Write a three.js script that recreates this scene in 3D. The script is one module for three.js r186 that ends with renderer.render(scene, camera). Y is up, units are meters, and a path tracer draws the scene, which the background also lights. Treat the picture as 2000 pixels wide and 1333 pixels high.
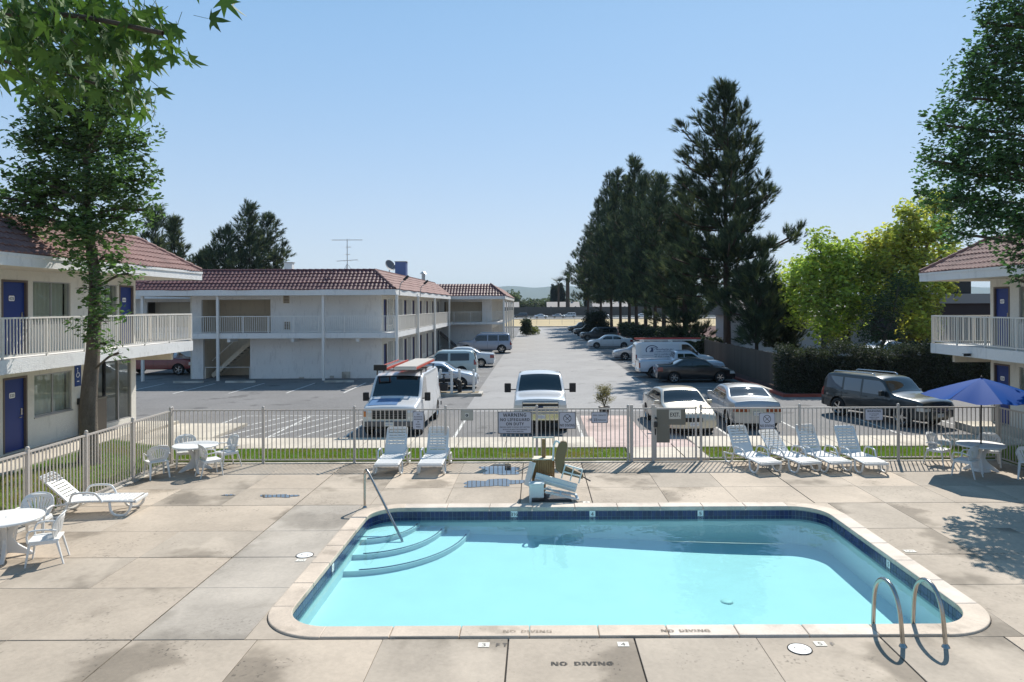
import * as THREE from 'three';
import { mergeGeometries, toCreasedNormals } from 'three/addons/utils/BufferGeometryUtils.js';
import { RoundedBoxGeometry } from 'three/addons/geometries/RoundedBoxGeometry.js';

// ---------------------------------------------------------------- camera, sky, sun, exposure
const scene = new THREE.Scene();
const camera = new THREE.PerspectiveCamera(2 * Math.atan(666.5 / 1400) * 180 / Math.PI, 2000 / 1333, 0.1, 30000);
camera.position.set(0, 4.5, 0);
camera.rotation.z = -0.0044;
camera.setViewOffset(2000, 1333, -48, 68.5, 2000, 1333);     // shift lens: verticals stay upright
camera.updateProjectionMatrix();
scene.add(camera);

const renderer = new THREE.WebGLRenderer({ antialias: true });
renderer.toneMapping = THREE.LinearToneMapping;
renderer.toneMappingExposure = 1.24;
renderer.shadowMap.enabled = true;

const SUN = new THREE.Vector3(0.278, 0.719, -0.637).normalize();
{
  // clear summer sky: deep blue overhead, pale towards the horizon, brighter round the sun
  const W = 512, Hh = 256, d = new Float32Array(W * Hh * 4), v = new THREE.Vector3();
  for (let j = 0; j < Hh; j++) for (let i = 0; i < W; i++) {
    const el = ((j + 0.5) / Hh - 0.5) * Math.PI, az = ((i + 0.5) / W - 0.5) * 2 * Math.PI;
    v.set(Math.cos(el) * Math.cos(az), Math.sin(el), Math.cos(el) * Math.sin(az));
    const h = Math.max(0, v.y), t = Math.exp(-h * 7.5), t2 = Math.exp(-h * 2.4);
    const c = Math.max(0, v.dot(SUN)), glow = 0.10 * Math.pow(c, 6) + 0.18 * Math.pow(c, 40);
    const k = (j * W + i) * 4;
    d[k] = 0.05 + 0.43 * t2 + 0.26 * t + glow;
    d[k + 1] = 0.225 + 0.49 * t2 + 0.06 * t + glow * 0.95;
    d[k + 2] = 0.475 + 0.57 * t2 - 0.29 * t + glow * 0.85;
    const side = (0.54 + 0.46 * Math.pow((1 + v.dot(SUN)) / 2, 0.7)) * (1 - 0.24 * Math.max(0, h - 0.35) / 0.65) * 1.02; for (let c = 0; c < 3; c++) d[k + c] *= side;
    d[k + 3] = 1;
  }
  const sky = new THREE.DataTexture(d, W, Hh, THREE.RGBAFormat, THREE.FloatType);
  sky.mapping = THREE.EquirectangularReflectionMapping; sky.magFilter = THREE.LinearFilter; sky.needsUpdate = true;
  scene.background = sky; scene.environment = sky;
}
const sun = new THREE.DirectionalLight(new THREE.Color(1, 0.95, 0.87), 5);
sun.position.copy(SUN).multiplyScalar(120).add(new THREE.Vector3(0, 0, -40));
sun.target.position.set(0, 0, -40);
sun.castShadow = true; sun.shadow.mapSize.set(4096, 4096); sun.shadow.radius = 0.5;
Object.assign(sun.shadow.camera, { left: -90, right: 90, top: 120, bottom: -90, near: 1, far: 420 });
scene.add(sun, sun.target);

// ---------------------------------------------------------------- helpers
function rng(seed) { let a = seed >>> 0; return () => { a = (a + 0x6D2B79F5) | 0; let t = Math.imul(a ^ (a >>> 15), 1 | a); t = (t + Math.imul(t ^ (t >>> 7), 61 | t)) ^ t; return ((t ^ (t >>> 14)) >>> 0) / 4294967296; }; }
const R0 = rng(7);
const lerp = (a, b, t) => a + (b - a) * t, clamp = (x, a, b) => Math.min(b, Math.max(a, x));
const smooth = (a, b, x) => { const t = clamp((x - a) / (b - a), 0, 1); return t * t * (3 - 2 * t); };
const V = (x, y, z) => new THREE.Vector3(x, y, z);
const lin = (r, g, b) => new THREE.Color().setRGB(r, g, b);

// tiling value noise
function noiseGrid(seed, n) { const r = rng(seed), a = new Float32Array(n * n); for (let i = 0; i < n * n; i++) a[i] = r(); return a; }
function tileNoise(seed, n) {
  const a = noiseGrid(seed, n);
  return (u, v) => {               // u, v in 0..1
    const x = u * n, y = v * n, xi = Math.floor(x), yi = Math.floor(y), fx = x - xi, fy = y - yi;
    const sx = fx * fx * (3 - 2 * fx), sy = fy * fy * (3 - 2 * fy), X0 = ((xi % n) + n) % n, X1 = (X0 + 1) % n, Y0 = ((yi % n) + n) % n, Y1 = (Y0 + 1) % n;
    return lerp(lerp(a[Y0 * n + X0], a[Y0 * n + X1], sx), lerp(a[Y1 * n + X0], a[Y1 * n + X1], sx), sy);
  };
}
function fbm(seed, base, oct) { const f = []; for (let i = 0; i < oct; i++) f.push(tileNoise(seed + i * 17, base << i)); return (u, v) => { let s = 0, w = 0.5, t = 0; for (const g of f) { s += g(u, v) * w; t += w; w *= 0.55; } return s / t; }; }
const s8 = (x) => { x = clamp(x, 0, 1); return Math.round(255 * (x <= 0.0031308 ? 12.92 * x : 1.055 * Math.pow(x, 1 / 2.4) - 0.055)); };
function colorTex(n, fn, repeat = 1) {         // fn(u, v) -> [r, g, b] linear
  const d = new Uint8Array(n * n * 4);
  for (let j = 0; j < n; j++) for (let i = 0; i < n; i++) { const c = fn((i + 0.5) / n, (j + 0.5) / n), k = (j * n + i) * 4; d[k] = s8(c[0]); d[k + 1] = s8(c[1]); d[k + 2] = s8(c[2]); d[k + 3] = 255; }
  const t = new THREE.DataTexture(d, n, n, THREE.RGBAFormat); t.colorSpace = THREE.SRGBColorSpace; t.wrapS = t.wrapT = THREE.RepeatWrapping; t.magFilter = THREE.LinearFilter; t.minFilter = THREE.LinearMipmapLinearFilter; t.generateMipmaps = true; t.repeat.set(repeat, repeat); t.needsUpdate = true; return t;
}
function grayTex(n, fn, repeat = 1) {
  const d = new Uint8Array(n * n * 4);
  for (let j = 0; j < n; j++) for (let i = 0; i < n; i++) { const c = Math.round(255 * clamp(fn((i + 0.5) / n, (j + 0.5) / n), 0, 1)), k = (j * n + i) * 4; d[k] = d[k + 1] = d[k + 2] = c; d[k + 3] = 255; }
  const t = new THREE.DataTexture(d, n, n, THREE.RGBAFormat); t.wrapS = t.wrapT = THREE.RepeatWrapping; t.magFilter = THREE.LinearFilter; t.repeat.set(repeat, repeat); t.needsUpdate = true; return t;
}
function canvasTex(w, h, draw) {
  const c = document.createElement('canvas'); c.width = w; c.height = h; draw(c.getContext('2d'), w, h);
  const t = new THREE.CanvasTexture(c); t.colorSpace = THREE.SRGBColorSpace; t.magFilter = THREE.LinearFilter; return t;
}

// geometry helpers: everything non-indexed with position, normal, uv
function plain(g) {
  if (g.index) g = g.toNonIndexed();
  for (const k of Object.keys(g.attributes)) if (!['position', 'normal', 'uv'].includes(k)) g.deleteAttribute(k);
  if (!g.attributes.normal) g.computeVertexNormals();
  if (!g.attributes.uv) g.setAttribute('uv', new THREE.BufferAttribute(new Float32Array(g.attributes.position.count * 2), 2));
  g.morphAttributes = {}; return g;
}
function merge(list) { list = list.flat(9).map(plain); return list.length === 1 ? list[0] : mergeGeometries(list, false); }
function metreUV(g, ox = 0, oy = 0, oz = 0) {     // uv in metres from each face's own plane
  g = plain(g); const p = g.attributes.position, n = g.attributes.normal, uv = g.attributes.uv;
  for (let i = 0; i < p.count; i++) {
    const ax = Math.abs(n.getX(i)), ay = Math.abs(n.getY(i)), az = Math.abs(n.getZ(i)), x = p.getX(i) + ox, y = p.getY(i) + oy, z = p.getZ(i) + oz;
    if (ay >= ax && ay >= az) uv.setXY(i, x, -z); else if (ax >= az) uv.setXY(i, z, y); else uv.setXY(i, x, y);
  }
  return g;
}
const bx = (x0, x1, y0, y1, z0, z1) => new THREE.BoxGeometry(Math.abs(x1 - x0), Math.abs(y1 - y0), Math.abs(z1 - z0)).translate((x0 + x1) / 2, (y0 + y1) / 2, (z0 + z1) / 2);
const rbx = (x0, x1, y0, y1, z0, z1, r = 0.01, s = 2) => new RoundedBoxGeometry(Math.abs(x1 - x0), Math.abs(y1 - y0), Math.abs(z1 - z0), s, r).translate((x0 + x1) / 2, (y0 + y1) / 2, (z0 + z1) / 2);
const cyl = (r0, r1, h, n = 12, open = false) => new THREE.CylinderGeometry(r1, r0, h, n, 1, open).translate(0, h / 2, 0);   // r0 bottom, r1 top, stands on 0
function bar(a, b, ra, rb = ra, n = 8) {          // tapered round bar from a to b
  const d = b.clone().sub(a), L = d.length(), g = new THREE.CylinderGeometry(rb, ra, L, n, 1).translate(0, L / 2, 0);
  g.applyQuaternion(new THREE.Quaternion().setFromUnitVectors(V(0, 1, 0), d.normalize())); return g.translate(a.x, a.y, a.z);
}
function plank(a, b, w, t, up = V(0, 1, 0)) {     // rectangular bar from a to b; w across, t along 'up'
  const d = b.clone().sub(a), L = d.length(), z = d.clone().normalize(), x = new THREE.Vector3().crossVectors(up, z).normalize(), y = new THREE.Vector3().crossVectors(z, x);
  return new THREE.BoxGeometry(w, t, L).applyMatrix4(new THREE.Matrix4().makeBasis(x, y, z)).translate((a.x + b.x) / 2, (a.y + b.y) / 2, (a.z + b.z) / 2);
}
const tube = (pts, r, seg = 40, n = 8, closed = false, tension = 0.5) => new THREE.TubeGeometry(new THREE.CatmullRomCurve3(pts, closed, 'catmullrom', tension), seg, r, n, closed);
const lathe = (pts, n = 24) => new THREE.LatheGeometry(pts.map((p) => new THREE.Vector2(p[0], p[1])), n);
function prism(poly, y0, y1) {                    // poly [[x, z]...] upright prism
  const s = new THREE.Shape(poly.map(([x, z]) => new THREE.Vector2(x, -z)));
  return new THREE.ExtrudeGeometry(s, { depth: y1 - y0, bevelEnabled: false }).rotateX(-Math.PI / 2).translate(0, y0, 0);
}
const sheet = (x0, x1, z0, z1, y) => new THREE.PlaneGeometry(Math.abs(x1 - x0), Math.abs(z1 - z0)).rotateX(-Math.PI / 2).translate((x0 + x1) / 2, y, (z0 + z1) / 2);

const taken = new Map();
function numbered(name) { const n = taken.get(name) ?? 0; taken.set(name, n + 1); return n ? `${name}_${String(n).padStart(3, '0')}` : name; }
function tag(o, label, category, group, kind) { if (label) o.userData.label = label; if (category) o.userData.category = category; if (group) o.userData.group = group; if (kind) o.userData.kind = kind; return o; }
function thing(name, label, category, at = [0, 0, 0], turn = 0, group) {
  const o = new THREE.Group(); o.name = numbered(name); o.position.set(...at); o.rotation.y = turn; scene.add(o); return tag(o, label, category, group);
}
function part(name, geo, mat, parent) {           // geometry in the parent's own axes
  const m = new THREE.Mesh(Array.isArray(geo) ? merge(geo) : geo, mat); m.name = name; m.castShadow = m.receiveShadow = true; parent.add(m); return m;
}
function wpart(name, geo, mat, parent, uv = true) { // geometry given in world axes; parent stands unturned
  const p = new THREE.Vector3(); for (let q = parent; q; q = q.parent) p.add(q.position);
  let g = Array.isArray(geo) ? merge(geo) : plain(geo); if (uv) g = metreUV(g);
  return part(name, g.translate(-p.x, -p.y, -p.z), mat, parent);
}
function single(name, geo, mat, label, category, group) { const m = part(numbered(name), geo, mat, scene); return tag(m, label, category, group); }
function struct(name, geo, mat) { const m = part(numbered(name), geo, mat, scene); m.userData.kind = 'structure'; return m; }
function structGroup(name, at = [0, 0, 0]) { const o = new THREE.Group(); o.name = numbered(name); o.position.set(...at); scene.add(o); o.userData.kind = 'structure'; return o; }
function copyOf(src, at, turn, label, group) { const c = src.clone(); c.userData = { ...src.userData }; c.name = numbered(src.name.replace(/_\d{3}$/, '')); c.position.set(...at); c.rotation.y = turn; if (label) c.userData.label = label; if (group) c.userData.group = group; scene.add(c); return c; }
const std = (color, roughness = 0.7, extra = {}) => new THREE.MeshStandardMaterial({ color, roughness, ...extra });
const phys = (color, roughness, extra = {}) => new THREE.MeshPhysicalMaterial({ color, roughness, ...extra });

// ---------------------------------------------------------------- materials
const n1 = fbm(11, 4, 6), n2 = fbm(23, 8, 5), n3 = fbm(37, 64, 3), n4 = fbm(53, 3, 4), n5 = fbm(71, 16, 4);
const M = {};
function concrete(base, stain, seed, metres, rough = 0.85, bump = 0.002) {
  const a = fbm(seed, 4, 6), b = fbm(seed + 3, 10, 5), c = fbm(seed + 5, 128, 2), st = fbm(seed + 9, 5, 5), wet = tileNoise(seed + 13, 200), sc = fbm(seed + 21, 6, 5);
  const map = colorTex(1024, (u, v) => {
    let k = 0.70 + 0.52 * a(u, v) + 0.22 * (b(u, v) - 0.5) + 0.16 * (c(u, v) - 0.5);
    const s = smooth(0.56, 0.74, st(u, v)) * 0.34 * stain, dark = smooth(0.74, 0.95, wet(u, v)) * smooth(0.5, 0.72, b(v, u)) * 0.35 * stain;
    const scuff = smooth(0.60, 0.72, sc(u + 0.3 * v, v * 0.35)) * 0.10 * stain;
    k *= 1 - s - dark; k += scuff;
    return [base[0] * k, base[1] * k * (1 - 0.03 * s), base[2] * k * (1 - 0.10 * s)];
  }, 1 / metres);
  const bm = grayTex(512, (u, v) => 0.6 * c(u, v) + 0.4 * b(u, v), 1 / (metres / 2));
  return std(0xffffff, rough, { map, bumpMap: bm, bumpScale: bump });
}
M.deck = [0, 1, 2].map((i) => { const m = concrete([0.425, 0.355, 0.278], 1.3, 101 + i * 40, 6.5); m.color.setRGB([1, 0.93, 1.05][i], [1, 0.94, 1.04][i], [1, 0.95, 1.03][i]); return m; });
M.deckGrey = concrete([0.41, 0.36, 0.30], 0.7, 271, 5.7);
M.joint = std(lin(0.035, 0.03, 0.026), 0.95);
M.coping = concrete([0.56, 0.46, 0.36], 0.8, 303, 3.1, 0.7);
M.copingPale = concrete([0.62, 0.53, 0.44], 0.5, 333, 2.7, 0.7);
M.walk = concrete([0.55, 0.49, 0.40], 0.7, 353, 5.3);
M.pinkWalk = concrete([0.50, 0.38, 0.34], 0.6, 373, 4.7);
M.kerb = concrete([0.50, 0.46, 0.40], 0.8, 393, 3.7);
M.redKerb = concrete([0.30, 0.07, 0.05], 0.8, 397, 3.7);
{
  const a = fbm(401, 4, 6), c = fbm(405, 220, 2), b = fbm(409, 12, 5), o = fbm(413, 9, 4);
  const map = colorTex(1024, (u, v) => { let k = 0.80 + 0.30 * a(u, v) + 0.45 * (c(u, v) - 0.5) + 0.14 * (b(u, v) - 0.5); k *= 1 - 0.4 * smooth(0.66, 0.78, o(u, v)); return [0.185 * k, 0.178 * k, 0.174 * k]; }, 1 / 9);
  M.asphalt = std(0xffffff, 0.92, { map, bumpMap: grayTex(512, (u, v) => c(u, v), 1 / 2.2), bumpScale: 0.006 });
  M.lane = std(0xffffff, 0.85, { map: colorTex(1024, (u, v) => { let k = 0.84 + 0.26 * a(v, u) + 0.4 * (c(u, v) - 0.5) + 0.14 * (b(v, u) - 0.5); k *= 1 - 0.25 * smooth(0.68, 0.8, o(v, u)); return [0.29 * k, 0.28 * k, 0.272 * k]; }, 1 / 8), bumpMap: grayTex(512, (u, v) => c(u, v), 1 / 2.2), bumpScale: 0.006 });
  const map2 = colorTex(512, (u, v) => { const k = 0.8 + 0.3 * a(u, v) + 0.3 * (c(u, v) - 0.5); return [0.25 * k, 0.20 * k, 0.13 * k]; }, 1 / 7);
  M.earth = std(0xffffff, 0.98, { map: map2 });
  const map3 = colorTex(512, (u, v) => { const k = 0.7 + 0.5 * a(u, v) + 0.5 * (c(u, v) - 0.5); return [0.46 * k, 0.36 * k, 0.20 * k]; }, 1 / 11);
  M.dryGrass = std(0xffffff, 1, { map: map3 });
  const map4 = colorTex(512, (u, v) => { const k = 0.7 + 0.5 * a(u, v) + 0.5 * (c(u, v) - 0.5); return [0.10 * k, 0.045 * k, 0.035 * k]; }, 1 / 4);
  M.mulch = std(0xffffff, 1, { map: map4 });
  const map5 = colorTex(512, (u, v) => { const k = 0.6 + 0.7 * a(u, v) + 0.6 * (c(u, v) - 0.5); return [0.14 * k, 0.19 * k, 0.05 * k]; }, 1 / 3);
  M.turf = std(0xffffff, 1, { map: map5 });
}
function stucco(base, seed, metres = 4) {
  const a = fbm(seed, 3, 5), c = fbm(seed + 3, 96, 3), d = fbm(seed + 7, 24, 3);
  const map = colorTex(512, (u, v) => { const k = 0.93 + 0.12 * a(u, v) + 0.10 * (c(u, v) - 0.5) - 0.10 * smooth(0.62, 0.8, d(u, v * 0.25)); return [base[0] * k, base[1] * k, base[2] * k]; }, 1 / metres);
  return std(0xffffff, 0.9, { map, bumpMap: grayTex(512, (u, v) => c(u, v), 1 / 1.5), bumpScale: 0.008 });
}
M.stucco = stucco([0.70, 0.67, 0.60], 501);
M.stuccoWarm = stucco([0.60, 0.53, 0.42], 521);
M.trim = stucco([0.74, 0.73, 0.71], 541, 3);
M.whitePaint = std(lin(0.72, 0.70, 0.66), 0.45);
M.railPaint = std(lin(0.70, 0.66, 0.60), 0.5);
M.fencePaint = std(lin(0.50, 0.45, 0.40), 0.5);
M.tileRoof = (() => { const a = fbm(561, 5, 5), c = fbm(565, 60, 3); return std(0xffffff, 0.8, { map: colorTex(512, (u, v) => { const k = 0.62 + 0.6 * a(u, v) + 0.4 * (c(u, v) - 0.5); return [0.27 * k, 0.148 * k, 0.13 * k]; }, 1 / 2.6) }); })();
M.tileRoofShade = (() => { const a = fbm(581, 5, 5), c = fbm(585, 60, 3); return std(0xffffff, 0.55, { map: colorTex(512, (u, v) => { const k = 0.62 + 0.6 * a(u, v) + 0.4 * (c(u, v) - 0.5); return [0.13 * k, 0.045 * k, 0.047 * k]; }, 1 / 2.6) }); })();  // shaded copy of the roof tile: front slopes' shade is put into its colour
M.roofFlat = std(lin(0.32, 0.31, 0.30), 0.95);
M.blueDoor = std(lin(0.012, 0.035, 0.19), 0.45);
M.jamb = std(lin(0.14, 0.11, 0.095), 0.6);
M.alu = std(lin(0.45, 0.44, 0.43), 0.35, { metalness: 0.6 });
M.steel = std(lin(0.42, 0.40, 0.37), 0.2, { metalness: 1 });
M.darkMetal = std(lin(0.03, 0.03, 0.032), 0.5, { metalness: 0.3 });
M.black = std(lin(0.012, 0.012, 0.013), 0.6);
M.rubber = std(lin(0.018, 0.018, 0.018), 0.85);
M.glass = phys(lin(0.92, 0.95, 0.95), 0.02, { transmission: 1, thickness: 0, ior: 1.5 });
M.interior = std(lin(0.16, 0.14, 0.12), 0.9);
M.curtain = std(lin(0.46, 0.46, 0.38), 0.95);
M.plastic = std(lin(0.74, 0.73, 0.70), 0.42);
M.plasticB = std(lin(0.70, 0.69, 0.67), 0.5);
M.bark = (() => { const a = fbm(601, 6, 5), c = fbm(605, 32, 4); return std(0xffffff, 0.95, { map: colorTex(256, (u, v) => { const k = 0.55 + 0.7 * a(u, v * 0.4) + 0.5 * (c(u * 2, v) - 0.5); return [0.17 * k, 0.14 * k, 0.11 * k]; }, 1 / 1.2), bumpMap: grayTex(256, (u, v) => c(u * 2, v * 0.6), 1 / 0.6), bumpScale: 0.03 }); })();
M.pineBark = (() => { const a = fbm(621, 6, 5), c = fbm(625, 32, 4); return std(0xffffff, 0.95, { map: colorTex(256, (u, v) => { const k = 0.55 + 0.7 * a(u, v * 0.4) + 0.5 * (c(u * 2, v) - 0.5); return [0.085 * k, 0.06 * k, 0.045 * k]; }, 1 / 1.2) }); })();
M.wood = (() => { const c = fbm(645, 40, 3); return std(0xffffff, 0.7, { map: colorTex(256, (u, v) => { const k = 0.8 + 0.5 * (c(u * 4, v * 0.2) - 0.5); return [0.33 * k, 0.19 * k, 0.075 * k]; }, 1 / 0.8) }); })();
// ================================================================ ground, lot, deck, pool
{
  const g = new THREE.Shape().absarc(0, 3000, 9000, 0, Math.PI * 2, false); g.holes.push(new THREE.Path([[-9, 0], [12, 0], [12, 20], [-9, 20]].map((p) => new THREE.Vector2(...p))));
  struct('ground', metreUV(new THREE.ShapeGeometry(g, 48).rotateX(-Math.PI / 2).translate(0, -0.35, 0)), M.earth);
}
struct('parking_lot', metreUV(bx(-75, 34, -0.3, 0, -24.1, -152)), M.asphalt);
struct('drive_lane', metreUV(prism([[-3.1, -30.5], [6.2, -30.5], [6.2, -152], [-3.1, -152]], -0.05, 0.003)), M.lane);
{
  // asphalt beyond the left motel wing and painted stall lines
  const lines = structGroup('parking_lines'), wp = std(lin(0.62, 0.61, 0.58), 0.8, { map: colorTex(256, (() => { const a = fbm(811, 24, 4); return (u, v) => { const k = 1 - 0.6 * smooth(0.55, 0.68, a(u, v)); return [k, k, k]; }; })(), 1 / 1.4) });
  const stripe = (x0, x1, z0, z1) => wpart('painted_line', sheet(x0, x1, -z0, -z1, 0.0075), wp, lines);
  for (const x of [-22, -19, -16.1, -13.1, -10.1]) stripe(x - 0.05, x + 0.05, 37.4, 42.3);
  for (const x of [-12.2, -9.3, -6.65, -2.85, 1.55, 6.6, 9.4, 12.6, 15.6]) stripe(x - 0.05, x + 0.05, 24.3, 29.6);
  for (let z = 40.2; z < 72; z += 2.9) stripe(-8, -3.3, z - 0.05, z + 0.05);
  for (let z = 39.2; z < 130; z += 2.9) stripe(6.4, 11.7, z - 0.05, z + 0.05);
  for (let k = 0; k < 6; k++) { const a = -11.9 + k * 0.9, g = plank(V(a, 0.0075, -24.8), V(a + 1.6, 0.0075, -29.2), 0.1, 0.002); wpart('painted_line', g, wp, lines); }
  stripe(-12.2, -6.65, 29.55, 29.65);
}
{ // wheel stops before the motel end wall
  const g = (x) => { const s = new THREE.Shape([[-0.09, 0], [0.09, 0], [0.06, 0.11], [-0.06, 0.11]].map((p) => new THREE.Vector2(...p))); return metreUV(new THREE.ExtrudeGeometry(s, { depth: 1.75, bevelEnabled: false }).rotateY(Math.PI / 2).translate(x - 0.875, 0, -42.75)); };
  [[-20.8, 'concrete wheel stop before the stair recess pier'], [-17.7, 'concrete wheel stop below the open motel stairs'], [-11.8, 'concrete wheel stop near the white ladder van, before the end wall']].forEach(([x, l]) => single('wheel_stop', g(x), M.kerb, l, 'wheel stop', 'wheel stops by the motel end wall'));
}
// sidewalk with kerb, ramp, lawn strips
{
  const sw = structGroup('sidewalk'), z0 = 22.3, z1 = 24.1, top = 0.1;
  const xs = []; for (let x = -13.18; x < 1.9; x += 1.52) xs.push(x); xs.push(1.9);
  for (let i = 0; i + 1 < xs.length; i++) wpart('slab', slabGeo(xs[i], xs[i + 1], z0, z1, top), M.walk, sw);
  const ys = []; for (let x = 5.0; x < 17; x += 1.52) ys.push(x); ys.push(17.2);
  for (let i = 0; i + 1 < ys.length; i++) wpart('slab', slabGeo(ys[i], ys[i + 1], z0, z1, top), M.walk, sw);
  // ramp down to the lot through the pink concrete
  const rp = structGroup('ramp');
  wpart('slab', prismSlope(1.9, 5.0, 22.3, 24.1, top, 0.012), M.pinkWalk, rp);
  wpart('slab', slabGeo(2.75, 5.0, 20.72, 22.3, top), M.walk, rp);
  wpart('slab', slabGeo(1.75, 3.75, 24.12, 26.7, 0.008), M.pinkWalk, rp);
  wpart('slab', slabGeo(1.75, 3.75, 26.7, 29.3, 0.008), M.pinkWalk, rp);
  wpart('slab', slabGeo(3.75, 5.0, 24.12, 25.9, 0.008), M.pinkWalk, rp);
}
function slabGeo(x0, x1, d0, d1, top, th = 0.12, gap = 0.009, ch = 0.008) {   // d: metres ahead of the camera
  const gp = Array.isArray(gap) ? gap : [gap, gap, gap, gap]; x0 += gp[0]; x1 -= gp[1]; const za = -d0 - gp[2], zb = -d1 + gp[3], c = ch;          // za nearer
  const P = [[x0, za], [x1, za], [x1, zb], [x0, zb]], Q = [[x0 + c, za - c], [x1 - c, za - c], [x1 - c, zb + c], [x0 + c, zb + c]], v = [];
  const quad = (a, b, cc, d) => v.push(...a, ...b, ...cc, ...a, ...cc, ...d);
  const q3 = Q.map(([x, z]) => [x, top, z]), p3 = P.map(([x, z]) => [x, top - c * 0.8, z]), b3 = P.map(([x, z]) => [x, top - th, z]);
  quad(q3[0], q3[1], q3[2], q3[3]);
  for (let i = 0; i < 4; i++) { const j = (i + 1) % 4; quad(p3[i], p3[j], q3[j], q3[i]); quad(b3[i], b3[j], p3[j], p3[i]); }
  const g = new THREE.BufferGeometry(); g.setAttribute('position', new THREE.Float32BufferAttribute(v, 3)); g.computeVertexNormals(); return g;
}
function prismSlope(x0, x1, d0, d1, h0, h1) {
  const s = new THREE.Shape([[d0, -0.1], [d1, -0.1], [d1, h1], [d0, h0]].map((p) => new THREE.Vector2(...p)));
  return new THREE.ExtrudeGeometry(s, { depth: x1 - x0, bevelEnabled: false }).rotateY(Math.PI / 2).translate(x0, 0, 0);
}
function lawnBank() { const s = new THREE.Shape([[-10.72, -0.1], [-10.72, 0.04], [-11.6, 0.12], [-13.2, 0.36], [-13.2, -0.1]].map((p) => new THREE.Vector2(...p))); return new THREE.ExtrudeGeometry(s, { depth: 22.29 - 15.7, bevelEnabled: false }).translate(0, 0, -22.29); }
struct('lawn', metreUV(merge([lawnBank(), bx(-10.72, 2.7, -0.2, 0.05, -20.75, -22.29), bx(5.05, 15.2, -0.2, 0.05, -20.75, -22.29), bx(13.35, 15.2, -0.2, 0.05, -12, -20.75)])), M.turf);
struct('walkway', metreUV(merge([bx(-15, -13.2, -0.2, 0.42, -8, -24.1), bx(-15, -13.6, -0.2, 0.2, -24.1, -27.2), bx(15.2, 17, -0.2, 0.24, -8, -26.05), bx(-13.2, -10.72, -0.2, 0.03, -8, -15.7), bx(-13.6, -11.0, -0.2, 0.1, -24.12, -27.2)])), M.walk);
{ // mown grass blades
  const blade = new THREE.BufferGeometry(); const v = [], r = rng(91);
  for (let i = 0; i < 7; i++) { const a = r() * 6.28, x = (r() - 0.5) * 0.10, z = (r() - 0.5) * 0.10, w = 0.007, h = 0.035 + r() * 0.05, lx = (r() - 0.5) * 0.05, lz = (r() - 0.5) * 0.05, cx = Math.cos(a) * w, cz = Math.sin(a) * w; v.push(x - cx, 0, z - cz, x + cx, 0, z + cz, x + lx, h, z + lz); }
  blade.setAttribute('position', new THREE.Float32BufferAttribute(v, 3)); blade.computeVertexNormals();
  const areas = [[-13.2, 2.7, 20.75, 22.29, 5200], [5.05, 15.2, 20.75, 22.29, 3400], [-13.2, -10.72, 15.7, 22.29, 4200], [13.35, 15.2, 17, 20.75, 1500]], tot = areas.reduce((s, a) => s + a[4], 0);
  const gm = phys(0xffffff, 0.8, { transmission: 0.35, thickness: 0 }), im = new THREE.InstancedMesh(blade, gm, tot), m4 = new THREE.Matrix4(), q = new THREE.Quaternion(), col = new THREE.Color(), pn = fbm(97, 6, 4); let k = 0;
  for (const [x0, x1, d0, d1, n] of areas) for (let i = 0; i < n; i++) {
    const x = lerp(x0, x1, r()), d = lerp(d0, d1, r()), s = 0.7 + r() * 0.7, p = pn(x * 0.05, d * 0.11), bare = x > 0.9 && x < 2.7 && r() < 0.5;
    const gy = x < -10.72 ? (x > -11.6 ? lerp(0.04, 0.12, (-10.72 - x) / 0.88) : lerp(0.12, 0.36, (-11.6 - x) / 1.6)) : 0.05; m4.compose(V(x, gy, -d), q.setFromAxisAngle(V(0, 1, 0), r() * 6.28), V(s, bare ? s * 0.5 : s, s)); im.setMatrixAt(k, m4);
    const dry = smooth(0.5, 0.75, p) * 0.6 + (bare ? 0.5 : 0); col.setRGB(lerp(0.25, 0.40, dry) * (0.7 + r() * 0.6), lerp(0.38, 0.34, dry) * (0.7 + r() * 0.6), lerp(0.03, 0.08, dry)); im.setColorAt(k++, col);
  }
  im.name = 'grass'; im.castShadow = im.receiveShadow = true; scene.add(im); tag(im, 'short mown grass strip between pool fence and sidewalk', 'grass', null, 'stuff');
}

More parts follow.
